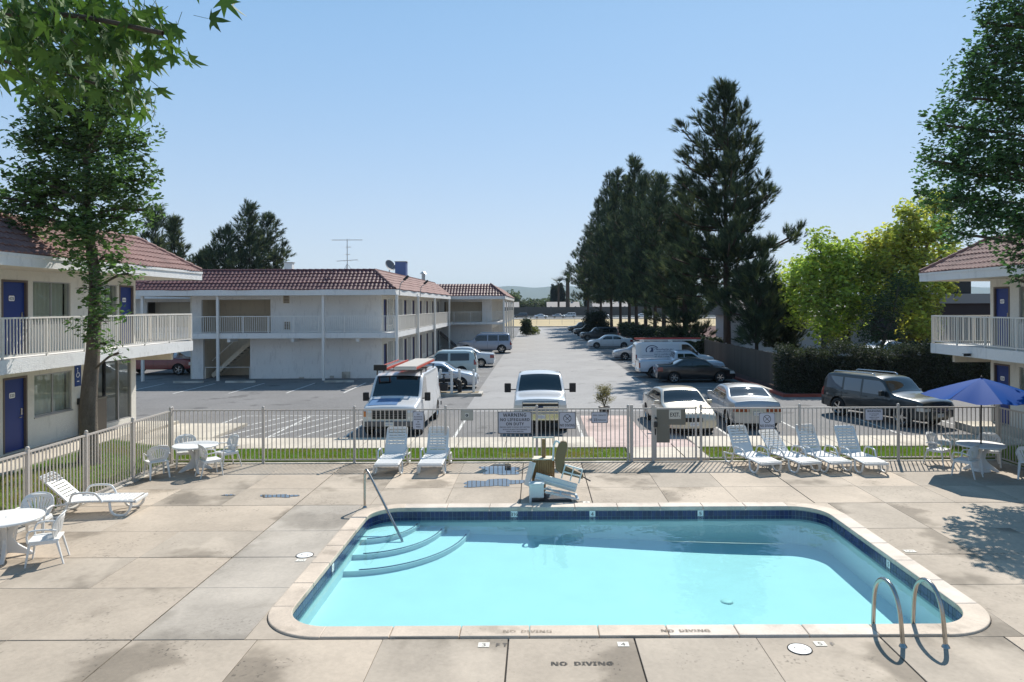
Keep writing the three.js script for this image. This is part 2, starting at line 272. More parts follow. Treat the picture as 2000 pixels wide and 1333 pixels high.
// ---------------------------------------------------------------- pool deck of cast slabs
const POOL = { x0: -3.97, x1: 6.58, d0: 9.7, d1: 16.25, r: 1.0, w: 0.32 };
{
  const deck = structGroup('pool_deck'), r = rng(5);
  // deep joints between pours, fine tooled lines within them
  const deepX = [-5.5, -3.975, -0.4, 1.26, 1.3, 6.3, 6.585, 4.63, -10.4, 13.2], deepD = [16.26, 12.9, 9.7, 20.55], gx = (x) => deepX.includes(x) ? 0.011 : 0.0035, gd = (d) => deepD.includes(d) ? 0.011 : 0.0035;
  const put = (xs, ds) => { for (let i = 0; i + 1 < xs.length; i++) for (let j = 0; j + 1 < ds.length; j++) wpart('slab', slabGeo(xs[i], xs[i + 1], ds[j], ds[j + 1], (r() - 0.5) * 0.003, 0.1, [gx(xs[i]), gx(xs[i + 1]), gd(ds[j]), gd(ds[j + 1])], 0.005), xs[i] === -5.5 && ds[j] < 16 && ds[j] > 9 ? M.deckGrey : M.deck[Math.floor(r() * 3)], deck); };
  put([-10.4, -8.8, -7.2, -5.5, -3.8, -2.1, -0.4, 1.26, 3.0, 4.6, 6.3, 7.9, 9.5, 11.1, 13.2], [16.26, 17.75, 20.55]);
  put([-10.4, -8.8, -7.2, -5.5, -3.975], [9.7, 11.5, 12.9, 14.4, 16.26]);
  put([6.585, 7.9, 9.5, 11.1, 13.2], [9.7, 11.5, 12.9, 14.4, 16.26]);
  put([-10.4, -8.8, -7.2, -5.5, -3.8, -2.1, -0.4, 1.3, 2.95, 4.63, 6.3, 7.9, 9.5, 11.1, 13.2], [8.35, 9.7]);
  put([-10.4, -7.2, -3.8, -0.4, 2.95, 6.3, 9.5, 13.2], [6.2, 8.35]);
  put([-10.4, -3.8, 2.95, 13.2], [2.5, 6.2]);
  put([-10.4, -3.8, 2.95, 13.2], [-3, 2.5]);
  // four fillets round the pool's corners
  for (const [sx, sz] of [[0, 0], [1, 0], [0, 1], [1, 1]]) {
    const cx = sx ? POOL.x1 : POOL.x0, cd = sz ? POOL.d1 : POOL.d0, ox = sx ? -1 : 1, od = sz ? -1 : 1, R = POOL.r + 0.012, poly = [[cx, -cd]];
    for (let i = 0; i <= 12; i++) { const a = i / 12 * Math.PI / 2; poly.push([cx + ox * (POOL.r - R * Math.sin(a)), -(cd + od * (POOL.r - R * Math.cos(a)))]); }
    wpart('slab', prism(poly, -0.1, 0.001), M.deck[(sx + sz) % 3], deck);
  }
  const hole = roundRect(POOL.x0 + 0.1, POOL.x1 - 0.1, POOL.d0 + 0.1, POOL.d1 - 0.1, 0.9), base = new THREE.Shape([[-10.6, -3], [13.3, -3], [13.3, 20.7], [-10.6, 20.7]].map(([x, d]) => new THREE.Vector2(x, d)));
  base.holes.push(new THREE.Path(hole.map(([x, d]) => new THREE.Vector2(x, d))));
  wpart('joint_bed', new THREE.ShapeGeometry(base).rotateX(-Math.PI / 2).translate(0, -0.022, 0), M.joint, deck);
  wpart('fence_kerb', [bx(-10.72, -10.4, -0.2, 0.012, -8, -20.56), bx(-10.72, 2.7, -0.2, 0.012, -20.56, -20.74), bx(2.7, 13.36, -0.2, 0.012, -20.56, -20.735), bx(13.2, 13.36, -0.2, 0.012, -8, -20.56)], M.kerb, deck);
}
function roundRect(x0, x1, d0, d1, r, n = 14) {   // anticlockwise seen from above with d up
  const p = [], arc = (cx, cd, a0) => { for (let i = 0; i <= n; i++) { const a = a0 + i / n * Math.PI / 2; p.push([cx + r * Math.cos(a), cd + r * Math.sin(a)]); } };
  arc(x1 - r, d0 + r, -Math.PI / 2); arc(x1 - r, d1 - r, 0); arc(x0 + r, d1 - r, Math.PI / 2); arc(x0 + r, d0 + r, Math.PI); return p;
}
// ---------------------------------------------------------------- the pool
{
  const { x0, x1, d0, d1, r, w } = POOL, ix0 = x0 + w, ix1 = x1 - w, id0 = d0 + w, id1 = d1 - w, ir = r - w, pool = structGroup('swimming_pool', [0, 0, 0]);
  // coping stones
  const cop = (a, b, c, d, m) => wpart('coping_stone', metreUV(rbx(a + 0.003, b - 0.003, -0.055, 0.03 + R0() * 0.003, -c - 0.003, -d + 0.003, 0.018, 3)), m, pool);
  let n = 9; for (let i = 0; i < n; i++) { const a = lerp(x0 + r, x1 - r, i / n), b = lerp(x0 + r, x1 - r, (i + 1) / n); cop(a, b, d1 - w - 0.02, d1, M.copingPale); cop(a, b, d0, d0 + w + 0.02, i > 4 && i < 8 ? M.copingPale : M.coping); }
  n = 5; for (let i = 0; i < n; i++) { const a = lerp(d0 + r, d1 - r, i / n), b = lerp(d0 + r, d1 - r, (i + 1) / n); cop(x0, x0 + w + 0.02, a, b, M.coping); cop(x1 - w - 0.02, x1, a, b, M.copingPale); }
  for (const [cx, cd, a0] of [[x1 - r, d0 + r, -90], [x1 - r, d1 - r, 0], [x0 + r, d1 - r, 90], [x0 + r, d0 + r, 180]]) for (let k = 0; k < 2; k++) {
    const s = new THREE.Shape(), b0 = (a0 + k * 45 + 0.3) * Math.PI / 180, b1 = (a0 + k * 45 + 44.7) * Math.PI / 180, e = 0.015;
    s.absarc(cx, cd, r - e, b0, b1, false); s.absarc(cx, cd, r - w - 0.02 + e, b1, b0, true);
    wpart('coping_stone', new THREE.ExtrudeGeometry(s, { depth: 0.085 - 2 * e, bevelEnabled: true, bevelThickness: e, bevelSize: e, bevelSegments: 2, curveSegments: 10 }).rotateX(-Math.PI / 2).translate(0, -0.055 + e, 0), M.coping, pool);
  }
  // shell
  const path = roundRect(ix0, ix1, id0, id1, ir), floorY = (x) => lerp(-0.56, -0.82, smooth(ix0 + 1.5, ix1 - 0.5, x));
  const pl = fbm(701, 5, 5), plaster = std(0xffffff, 0.85, { map: colorTex(512, (u, v) => { const k = 0.95 + 0.1 * pl(u, v); return [0.64 * k, 0.67 * k, 0.66 * k]; }, 1 / 3) });
  const wv = []; for (let i = 0; i < path.length; i++) { const a = path[i], b = path[(i + 1) % path.length], ya = floorY(a[0]), yb = floorY(b[0]); wv.push(a[0], -0.055, -a[1], a[0], ya, -a[1], b[0], yb, -b[1], a[0], -0.055, -a[1], b[0], yb, -b[1], b[0], -0.055, -b[1]); }
  const wg = new THREE.BufferGeometry(); wg.setAttribute('position', new THREE.Float32BufferAttribute(wv, 3)); wg.computeVertexNormals(); wpart('pool_wall', wg, plaster, pool);
  const fv = [], N = 40; for (let i = 0; i < N; i++) { const xa = lerp(ix0, ix1, i / N), xb = lerp(ix0, ix1, (i + 1) / N), ya = floorY(xa), yb = floorY(xb), A = [xa, ya, -id0], B = [xb, yb, -id0], C = [xb, yb, -id1], D = [xa, ya, -id1]; fv.push(...A, ...B, ...C, ...A, ...C, ...D); }
  const fg = new THREE.BufferGeometry(); fg.setAttribute('position', new THREE.Float32BufferAttribute(fv, 3)); fg.computeVertexNormals(); wpart('pool_floor', fg, plaster, pool);
  // waterline tiles: two rows of small navy tiles, grout behind
  const tiles = [], navy = [], step = 0.098; let acc = 0; const rr = rng(33), gv = [];
  for (let i = 0; i < path.length; i++) {
    const a = V(path[i][0], 0, -path[i][1]), bp = path[(i + 1) % path.length], b = V(bp[0], 0, -bp[1]), L = a.distanceTo(b), dir = b.clone().sub(a).normalize(), inn = V(dir.z, 0, -dir.x); if (inn.dot(V((ix0 + ix1) / 2, 0, -(id0 + id1) / 2).sub(a)) < 0) inn.negate();
    const g1 = a.clone().addScaledVector(inn, 0.004), g2 = b.clone().addScaledVector(inn, 0.004);
    gv.push(g1.x, -0.056, g1.z, g1.x, -0.30, g1.z, g2.x, -0.30, g2.z, g1.x, -0.056, g1.z, g2.x, -0.30, g2.z, g2.x, -0.056, g2.z);
    const cnt = Math.max(1, Math.round(L / step)), ww = L / cnt;
    for (let k = 0; k < cnt; k++) for (let row = 0; row < 2; row++) {
      const c = a.clone().addScaledVector(dir, (k + 0.5) * ww).addScaledVector(inn, 0.008), h = row ? 0.066 : 0.113, yc = row ? -0.222 : -0.125;
      const t = new THREE.BoxGeometry(ww - 0.007, h, 0.008).applyMatrix4(new THREE.Matrix4().makeBasis(new THREE.Vector3().crossVectors(V(0, 1, 0), inn), V(0, 1, 0), inn)).translate(c.x, yc, c.z); (rr() < 0.5 ? tiles : navy).push(t);
    }
  }
  const gg = new THREE.BufferGeometry(); gg.setAttribute('position', new THREE.Float32BufferAttribute(gv, 3)); gg.computeVertexNormals(); wpart('grout', gg, std(lin(0.30, 0.34, 0.36), 0.8), pool);
  wpart('tiles', tiles, std(lin(0.016, 0.022, 0.085), 0.25), pool).userData.kind = 'stuff';
  wpart('tiles', navy, std(lin(0.022, 0.032, 0.12), 0.25), pool).userData.kind = 'stuff';
  // curved entry steps in the corner by the grab rail
  for (const [k, rad, y] of [[0, 2.15, -0.47], [1, 1.6, -0.38], [2, 1.05, -0.29]]) {
    const s = new THREE.Shape(); s.moveTo(ix0 - 0.02, id1 + 0.02); s.lineTo(ix0 - 0.02, id1 - rad * 1.15); s.absellipse(ix0, id1, rad, rad * 1.15, -Math.PI / 2, 0, false); s.lineTo(ix0 + rad, id1 + 0.02);
    wpart('pool_step', new THREE.ExtrudeGeometry(s, { depth: 0.1, bevelEnabled: false, curveSegments: 24 }).rotateX(-Math.PI / 2).translate(0, y - 0.1, 0), plaster, pool);
    const pts = []; for (let i = 2; i <= 22; i++) { const a = -Math.PI / 2 + i / 24 * Math.PI / 2; pts.push(V(ix0 + (rad - 0.04) * Math.cos(a), y + 0.002, -(id1 + (rad * 1.15 - 0.04) * Math.sin(a)))); }
    wpart('step_edge', tube(pts, 0.016, 40, 5), std(lin(0.02, 0.04, 0.10), 0.4), pool);
  }
  // floor drains
  for (const [x, d] of [[3.6, 11.7], [3.35, 12.7]]) wpart('drain', lathe([[0, 0.03], [0.08, 0.03], [0.11, 0.012], [0.115, 0]], 20).translate(x, floorY(x), -d), std(lin(0.55, 0.58, 0.56), 0.6), pool);
  // depth numbers set into the tile band
  const num = (txt, W = 128) => std(0xffffff, 0.4, { map: canvasTex(W, 128, (c, w, h) => { c.fillStyle = '#dfe6e4'; c.fillRect(0, 0, w, h); c.fillStyle = '#10181c'; c.font = 'bold 104px sans-serif'; c.textAlign = 'center'; c.textBaseline = 'middle'; c.fillText(txt, w / 2, h / 2 + 6); }) });
  const plate = (txt, x, d, turn, W = 0.13) => wpart('depth_number', new THREE.PlaneGeometry(W, 0.13).rotateY(turn).translate(x, -0.12, -d), num(txt), pool, false);
  plate('3½', -0.52, id1 - 0.02, 0, 0.15); plate('4', 1.22, id1 - 0.02, 0); plate('5', 3.62, id1 - 0.02, 0); plate('5', ix1 - 0.02, 12.75, -Math.PI / 2); plate('3', ix0 + 0.02, 12.7, Math.PI / 2);
  // water
  const rip = fbm(733, 5, 4), wm = phys(lin(0.66, 0.95, 0.965), 0.0, { transmission: 1, thickness: 0, ior: 1.36, bumpMap: grayTex(512, (u, v) => rip(u, v), 1 / 3.2), bumpScale: 0.012 });
  const ws = new THREE.Shape(roundRect(ix0, ix1, id0, id1, ir).map(([x, d]) => new THREE.Vector2(x, d)));
  const water = struct('pool_water', metreUV(new THREE.ShapeGeometry(ws).rotateX(-Math.PI / 2).translate(0, -0.185, 0)), wm);
}
// ---------------------------------------------------------------- prints, lids and puddles on the deck
{
  const decal = (name, w, h, x, d, y, draw, W = 512, H = 128, turn = 0) => { const m = new THREE.MeshStandardMaterial({ map: canvasTex(W, H, draw), roughness: 0.8, transparent: true }); const o = part(numbered(name), new THREE.PlaneGeometry(w, h).rotateX(-Math.PI / 2), m, scene); o.position.set(x, y, -d); o.rotation.y = turn; o.userData.kind = 'structure'; return o; };
  const worn = (c, w, h, seed, n, sz) => { const r = rng(seed); c.globalCompositeOperation = 'destination-out'; for (let i = 0; i < n; i++) { c.fillStyle = `rgba(0,0,0,${0.3 + r() * 0.6})`; c.fillRect(r() * w, r() * h, sz * (0.3 + r()), sz * 0.5 * (0.3 + r())); } c.globalCompositeOperation = 'source-over'; };
  const text = (txt, seed, col, font, wear) => (c, w, h) => { c.clearRect(0, 0, w, h); c.fillStyle = col; c.font = font; c.textAlign = 'center'; c.textBaseline = 'middle'; c.fillText(txt, w / 2, h / 2); c.globalAlpha = 0.5; c.fillText(txt, w / 2 + 7, h / 2 + 3); c.globalAlpha = 1; worn(c, w, h, seed, wear, 14); };
  decal('deck_lettering', 1.08, 0.17, 0.55, 9.0, 0.0065, text('NO  DIVING', 3, '#33302d', 'bold 84px sans-serif', 320), 640, 112);
  decal('coping_lettering', 0.92, 0.14, 2.02, 9.83, 0.0385, text('NO  DIVING', 9, '#6f6459', 'bold 84px sans-serif', 520), 640, 112);
  decal('coping_lettering', 0.92, 0.14, -0.15, 9.83, 0.0385, text('NO  DIVING', 19, '#8d7f70', 'bold 84px sans-serif', 1000), 640, 112);
  const plateDraw = (t) => (c, w, h) => { c.fillStyle = '#d9d4c8'; c.fillRect(0, 0, w, h); c.fillStyle = '#4d4a46'; c.font = 'bold 96px sans-serif'; c.textAlign = 'center'; c.textBaseline = 'middle'; c.fillText(t, w / 2, h / 2 + 4); };
  decal('depth_marker', 0.15, 0.13, -0.72, 9.51, 0.0065, plateDraw('3'), 128, 110);
  decal('deck_lettering', 0.26, 0.13, -0.49, 9.51, 0.0065, text('F T', 29, '#55504b', 'bold 100px sans-serif', 60), 220, 110);
  decal('depth_marker', 0.15, 0.13, 1.13, 9.51, 0.0065, plateDraw('4'), 128, 110);
  decal('depth_marker', 0.15, 0.13, 3.74, 9.50, 0.0065, plateDraw('5'), 128, 110);
  decal('deck_lettering', 0.13, 0.13, 3.9, 9.50, 0.0065, text('F', 31, '#77706a', 'bold 100px sans-serif', 60), 110, 110);
  decal('depth_marker', 0.13, 0.17, -4.2, 12.72, 0.0065, plateDraw('3'), 128, 110, Math.PI / 2);
  decal('depth_marker', 0.13, 0.2, 6.78, 13.05, 0.0065, plateDraw('5'), 128, 110, -Math.PI / 2);
  decal('depth_marker', 0.16, 0.13, 1.12, 16.4, 0.0065, plateDraw('4'), 128, 110);
  const lidMat = std(lin(0.74, 0.73, 0.70), 0.5), lid = (x, d, label) => { const o = thing('skimmer_lid', label, 'skimmer lid', [x, 0.004, -d], 0, 'skimmer lids'); part('cover', lathe([[0, 0.006], [0.135, 0.006], [0.142, 0.003], [0.145, 0]], 32), lidMat, o); part('rim', lathe([[0.147, -0.002], [0.147, 0.004], [0.158, 0.004], [0.16, -0.002]], 32), M.joint, o); for (const s of [-1, 1]) part('finger_hole', new THREE.CylinderGeometry(0.014, 0.014, 0.002, 10).translate(s * 0.06, 0.0075, s * 0.02), M.black, o); };
  lid(3.42, 9.36, 'white round skimmer lid beside the number 5 marker at pool edge'); lid(-4.22, 12.98, 'white round skimmer lid on the shallow side of the pool');
  // puddles: still water on wet concrete
  const pud = phys(lin(0.075, 0.07, 0.065), 0.03, { ior: 1.33, clearcoat: 1, clearcoatRoughness: 0 });
  const blob = (name, cx, cd, rx, rd, seed, cut) => { const r = rng(seed), ph = [r() * 6, r() * 6, r() * 6], pts = []; for (let i = 0; i < 72; i++) { const a = i / 72 * 6.2832, k = 0.8 + 0.18 * Math.sin(2 * a + ph[0]) + 0.13 * Math.sin(5 * a + ph[1]) + 0.07 * Math.sin(9 * a + ph[2]); pts.push([cx + rx * k * Math.cos(a), -(cd + rd * k * Math.sin(a))]); } const o = struct(name, metreUV(new THREE.ShapeGeometry(new THREE.Shape(pts.map(([x, z]) => new THREE.Vector2(x, -z)))).rotateX(-Math.PI / 2).translate(0, 0.0085, 0)), pud); return o; };
  blob('puddle', -1.0, 19.72, 0.75, 0.68, 3); blob('puddle', -1.12, 18.22, 0.85, 0.52, 23); blob('puddle', -6.15, 17.05, 0.48, 0.20, 12); blob('puddle', -7.4, 17.15, 0.16, 0.08, 15);
}
// ================================================================ pool fence, gate and its signs
{
  const FH = 1.56, post = (x, d, g) => wpart('post', [rbx(x - 0.034, x + 0.034, 0, FH + 0.03, -d - 0.034, -d + 0.034, 0.006), new THREE.SphereGeometry(0.042, 12, 8).translate(x, FH + 0.05, -d)], M.fencePaint, g, false);
  const pk = new THREE.BoxGeometry(0.022, FH - 0.17, 0.022);
  const run = (g, ax, ad, bx_, bd, posts, gap = 0.1235) => {           // straight run of rails, pickets and posts
    const A = V(ax, 0, -ad), B = V(bx_, 0, -bd), L = A.distanceTo(B), dir = B.clone().sub(A).normalize(), at = (t) => A.clone().addScaledVector(dir, t);
    const ts = []; for (let i = 0; i <= posts; i++) ts.push(i / posts * L);
    for (let i = 0; i < posts; i++) for (const [y, w, h] of [[FH - 0.03, 0.036, 0.042], [0.1, 0.03, 0.036]]) wpart('rail', plank(at(ts[i] + 0.036).setY(y), at(ts[i + 1] - 0.036).setY(y), w, h), M.fencePaint, g, false);
    for (const t of ts) { const p = at(t); post(p.x, -p.z, g); }
    for (let i = 0; i < posts; i++) { const a = ts[i], b = ts[i + 1], n = Math.round((b - a) / gap); for (let k = 1; k < n; k++) { const p = at(lerp(a, b, k / n)), m = part('picket', pk, M.fencePaint, g); m.position.set(p.x - g.position.x, FH / 2 + 0.035, p.z - g.position.z); } }
  };
  const D = 20.64;
  let f = thing('pool_fence', 'beige metal picket fence across the pool front, short of the gate', 'fence', [-10.52, 0, -D]); run(f, -10.52, D, 2.62, D, 5);
  f = thing('pool_fence', 'beige metal picket fence behind the four loungers, past the gate', 'fence', [4.72, 0, -D]); run(f, 4.72, D, 13.25, D, 3);
  f = thing('pool_fence', 'beige picket fence receding along the lawn by the big trunk', 'fence', [-10.52, 0, -9]); run(f, -10.52, 9, -10.52, D - 0.08, 6, 0.115);
  f = thing('pool_fence', 'beige picket fence receding behind the blue umbrella table', 'fence', [13.25, 0, -9]); run(f, 13.25, 9, 13.25, D - 0.08, 5, 0.12);
  // fixed panel and gate
  f = thing('pool_gate', 'beige picket gate with dull mesh latch guard and EXIT sign', 'gate', [2.72, 0, -D]);
  for (const x of [2.72, 3.34]) wpart('gate_post', rbx(x - 0.045, x + 0.045, 0, FH + 0.08, -D - 0.045, -D + 0.045, 0.006), M.fencePaint, f, false);
  for (let x = 2.84; x < 3.28; x += 0.112) wpart('picket', bx(x - 0.011, x + 0.011, 0.08, FH - 0.04, -D - 0.0105, -D + 0.0105), M.fencePaint, f, false);
  for (const y of [0.1, FH - 0.03]) { wpart('rail', bx(2.766, 3.294, y - 0.02, y + 0.02, -D - 0.017, -D + 0.017), M.fencePaint, f, false); wpart('rail', bx(3.44, 4.55, y - 0.022, y + 0.022, -D - 0.02, -D + 0.02), M.fencePaint, f, false); }
  for (const x of [3.415, 4.575]) wpart('gate_stile', bx(x - 0.025, x + 0.025, 0.06, FH + 0.02, -D - 0.025, -D + 0.025), M.fencePaint, f, false);
  for (let x = 3.54; x < 4.52; x += 0.117) wpart('picket', bx(x - 0.011, x + 0.011, 0.12, FH - 0.05, -D - 0.0105, -D + 0.0105), M.fencePaint, f, false);
  wpart('latch_guard', [bx(3.44, 4.28, 1.06, FH - 0.052, -D + 0.011, -D + 0.018)], std(lin(0.20, 0.185, 0.15), 0.8, { metalness: 0.2 }), f, false);
  wpart('latch_guard', [bx(3.44, 3.82, 0.55, 1.057, -D + 0.011, -D + 0.018)], std(lin(0.20, 0.185, 0.15), 0.8, { metalness: 0.2 }), f, false);
  wpart('latch', [rbx(3.36, 3.46, 1.0, 1.16, -D + 0.03, -D + 0.09, 0.01), bar(V(3.42, 1.26, -D + 0.05), V(3.42, 1.26, -D + 0.13), 0.035, 0.03, 12), bar(V(3.40, 0.78, -D + 0.03), V(3.40, 0.96, -D + 0.07), 0.02, 0.02, 8)], M.darkMetal, f, false);
  wpart('gate_closer', plank(V(3.85, 0.52, -D + 0.03), V(4.26, 0.13, -D + 0.03), 0.02, 0.02), M.darkMetal, f, false);

  // signs on the pickets
  const signMat = (w, h, draw) => std(0xffffff, 0.6, { map: canvasTex(w, h, draw) }), back = std(lin(0.30, 0.31, 0.33), 0.5, { metalness: 0.3 });
  const sign = (name, x, y, w, h, cw, ch, draw, label) => {
    const o = thing(name, label, 'sign', [x, y, -D + 0.022]); part('panel', rbx(-w / 2, w / 2, -h / 2, h / 2, -0.006, 0, 0.0025), back, o); part('print', new THREE.PlaneGeometry(w - 0.012, h - 0.012).translate(0, 0, 0.0025), signMat(cw, ch, draw), o);
    for (const [sx, sy] of [[-1, 1], [1, 1], [-1, -1], [1, -1]]) part('bolt', new THREE.CylinderGeometry(0.008, 0.008, 0.006, 8).rotateX(Math.PI / 2).translate(sx * (w / 2 - 0.03), sy * (h / 2 - 0.03), 0.005), M.darkMetal, o);
  };
  const bg = '#b9bac4', ink = '#15161c';
  const T = (c, t, x, y, font, mw) => { c.font = font; if (mw) c.fillText(t, x, y, mw); else c.fillText(t, x, y); };
  const start = (c, w, h, frame = 8) => { c.fillStyle = ink; c.fillRect(0, 0, w, h); c.fillStyle = bg; c.fillRect(frame, frame, w - 2 * frame, h - 2 * frame); c.fillStyle = ink; c.textAlign = 'center'; c.textBaseline = 'middle'; };
  sign('lifeguard_sign', -0.64, 1.145, 0.97, 0.64, 768, 512, (c, w, h) => { start(c, w, h, 10); T(c, 'WARNING', w / 2, 78, 'bold 112px sans-serif', 660); T(c, 'NO LIFEGUARD', w / 2, 188, 'bold 96px sans-serif', 690); T(c, 'ON DUTY', w / 2, 288, 'bold 96px sans-serif', 430); T(c, 'PERSONS UNDER 14 SHOULD NOT USE POOL', w / 2, 362, 'bold 40px sans-serif', 700); T(c, 'WITHOUT AN ADULT IN ATTENDANCE', w / 2, 415, 'bold 40px sans-serif', 560); T(c, 'SWIM AT YOUR OWN RISK', w / 2, 465, 'bold 40px sans-serif', 400); }, 'large sign reading WARNING NO LIFEGUARD ON DUTY');
  const diving = (c, w, h) => { start(c, w, h, 8); c.lineWidth = 14; c.strokeStyle = ink; c.beginPath(); c.arc(w / 2, 150, 92, 0, 7); c.stroke(); c.beginPath(); c.moveTo(w / 2 - 65, 85); c.lineTo(w / 2 + 65, 215); c.stroke(); c.lineWidth = 12; c.beginPath(); c.moveTo(w / 2 - 45, 190); c.lineTo(w / 2 + 40, 118); c.stroke(); c.beginPath(); c.arc(w / 2 + 52, 105, 12, 0, 7); c.fill(); T(c, 'NO DIVING', w / 2, 318, 'bold 88px sans-serif', 370); };
  sign('no_diving_sign', 0.87, 1.20, 0.48, 0.48, 400, 400, diving, 'square NO DIVING sign beside the large lifeguard warning sign');
  sign('no_diving_sign', 6.62, 1.16, 0.46, 0.48, 400, 400, diving, 'square NO DIVING sign in front of the silver sedan');
  sign('capacity_sign', 1.80, 1.28, 0.48, 0.32, 480, 320, (c, w, h) => { start(c, w, h, 8); T(c, 'POOL CAPACITY', w / 2, 92, 'bold 54px sans-serif', 400); T(c, '23', 120, 226, 'bold 104px sans-serif'); T(c, 'PERSONS', 310, 236, 'bold 56px sans-serif', 240); }, 'small sign reading POOL CAPACITY 23 PERSONS');
  sign('beverage_sign', -3.42, 1.22, 0.32, 0.52, 320, 520, (c, w, h) => { start(c, w, h, 6); ['NO', 'ALCOHOLIC', 'BEVERAGES', 'IN', 'POOL', 'AREA'].forEach((t, i) => T(c, t, w / 2, 78 + i * 74, 'bold 56px sans-serif', 250)); }, 'narrow upright sign in front of the ladder van');
  sign('warning_sign', 9.70, 1.33, 0.52, 0.34, 520, 340, (c, w, h) => { start(c, w, h, 8); T(c, 'WARNING', w / 2, 66, 'bold 84px sans-serif', 440); T(c, 'NO LIFEGUARD', w / 2, 150, 'bold 40px sans-serif'); T(c, 'ON DUTY', w / 2, 198, 'bold 40px sans-serif'); T(c, 'SWIM AT YOUR', w / 2, 254, 'bold 40px sans-serif'); T(c, 'OWN RISK', w / 2, 302, 'bold 40px sans-serif'); }, 'small WARNING sign behind the end lounger');
  sign('exit_sign', 3.97, 1.36, 0.35, 0.27, 400, 300, (c, w, h) => { c.fillStyle = '#c9c3b6'; c.fillRect(0, 0, w, h); c.fillStyle = '#1a1a1c'; c.textAlign = 'center'; c.textBaseline = 'middle'; T(c, 'EXIT.', w / 2, h / 2 + 8, 'bold 190px sans-serif', 350); }, 'pale EXIT sign on the gate mesh');
  sign('notice_plate', -2.02, 1.36, 0.36, 0.30, 300, 250, (c, w, h) => { c.fillStyle = '#aaa79c'; c.fillRect(0, 0, w, h); c.fillStyle = '#c9c8c2'; c.fillRect(105, 70, 90, 100); c.fillStyle = '#16161a'; c.beginPath(); c.arc(150, 125, 34, 0, 7); c.fill(); c.fillStyle = '#c9c8c2'; c.beginPath(); c.arc(146, 122, 12, 0, 7); c.fill(); }, 'plain greyish plate with a tiny round mark on the fence');
}

// ================================================================ moulded patio furniture
function bendSheet(g, R) {          // bend about a vertical axis behind the sheet (towards +z)
  const p = g.attributes.position; for (let i = 0; i < p.count; i++) { const x = p.getX(i), z = p.getZ(i), a = x / R; p.setX(i, (R - z) * Math.sin(a)); p.setZ(i, R - (R - z) * Math.cos(a)); } g.computeVertexNormals(); return g;
}
const chairGeo = (() => {
  // backrest: fan of slots in a rounded shell; local axes: seat faces +z, floor at 0
  const s = new THREE.Shape(); s.moveTo(-0.20, 0); s.lineTo(0.20, 0); s.bezierCurveTo(0.27, 0.12, 0.31, 0.24, 0.26, 0.34); s.bezierCurveTo(0.19, 0.47, -0.19, 0.47, -0.26, 0.34); s.bezierCurveTo(-0.31, 0.24, -0.27, 0.12, -0.20, 0);
  for (let k = -3; k <= 3; k++) { const a = k * 0.155, x0 = k * 0.040, x1 = k * 0.068, y0 = 0.10, y1 = 0.365 - Math.abs(k) * 0.022, w = 0.011, w1 = 0.015, h = new THREE.Path(); h.moveTo(x0 - w, y0); h.lineTo(x0 + w, y0); h.lineTo(x1 + w1, y1); h.lineTo(x1, y1 + 0.016); h.lineTo(x1 - w1, y1); h.closePath(); s.holes.push(h); }
  let back = new THREE.ExtrudeGeometry(s, { depth: 0.008, bevelEnabled: true, bevelSize: 0.004, bevelThickness: 0.004, bevelSegments: 1, curveSegments: 14 });
  back = bendSheet(plain(back), 0.42); back.rotateX(-0.20).translate(0, 0.43, -0.20);
  const rim = tube([V(-0.19, 0, 0.05), V(-0.275, 0.20, 0.098), V(-0.225, 0.37, 0.066), V(-0.08, 0.435, 0.008), V(0.08, 0.435, 0.008), V(0.225, 0.37, 0.066), V(0.275, 0.20, 0.098), V(0.19, 0, 0.05)], 0.011, 40, 6).rotateX(-0.20).translate(0, 0.43, -0.20);
  const ss = new THREE.Shape(); ss.moveTo(-0.21, -0.22); ss.lineTo(0.21, -0.22); ss.bezierCurveTo(0.25, 0, 0.26, 0.18, 0.21, 0.23); ss.lineTo(-0.21, 0.23); ss.bezierCurveTo(-0.26, 0.18, -0.25, 0, -0.21, -0.22);
  const seat = new THREE.ExtrudeGeometry(ss, { depth: 0.012, bevelEnabled: true, bevelSize: 0.01, bevelThickness: 0.01, bevelSegments: 2, curveSegments: 8 }).rotateX(Math.PI / 2).translate(0, 0.435, 0.0);
  const skirt = [plank(V(-0.215, 0.40, 0.235), V(0.215, 0.40, 0.235), 0.012, 0.05), plank(V(-0.235, 0.40, -0.2), V(-0.235, 0.40, 0.21), 0.012, 0.05), plank(V(0.235, 0.40, -0.2), V(0.235, 0.40, 0.21), 0.012, 0.05)];
  const leg = (x, z, fx, fz) => { const g = new THREE.CylinderGeometry(0.036, 0.021, 0.425, 8, 1); g.scale(1, 1, 0.7); const m = new THREE.Matrix4().makeShear((fx - x) / -0.425, 0, 0, 0, 0, (fz - z) / -0.425); g.translate(0, 0.2125, 0); const p = g.attributes.position; for (let i = 0; i < p.count; i++) { const t = 1 - p.getY(i) / 0.425; p.setX(i, p.getX(i) + lerp(x, fx, t)); p.setZ(i, p.getZ(i) + lerp(z, fz, t)); } g.computeVertexNormals(); return g; };
  const arm = (s_) => [tube([V(s_ * 0.262, 0.60, -0.20), V(s_ * 0.285, 0.635, -0.05), V(s_ * 0.288, 0.640, 0.10), V(s_ * 0.275, 0.625, 0.20)], 0.017, 20, 7).scale(1, 1, 1), tube([V(s_ * 0.275, 0.628, 0.195), V(s_ * 0.262, 0.54, 0.235), V(s_ * 0.245, 0.42, 0.225)], 0.018, 14, 7)];
  return { back: merge([back, rim]), seat: merge([seat, ...skirt]), arms: [-1, 1].map((k) => merge(arm(k))), legs: [leg(-0.215, 0.20, -0.245, 0.265), leg(0.215, 0.20, 0.245, 0.265), leg(-0.205, -0.19, -0.235, -0.30), leg(0.205, -0.19, 0.235, -0.30)] };
})();
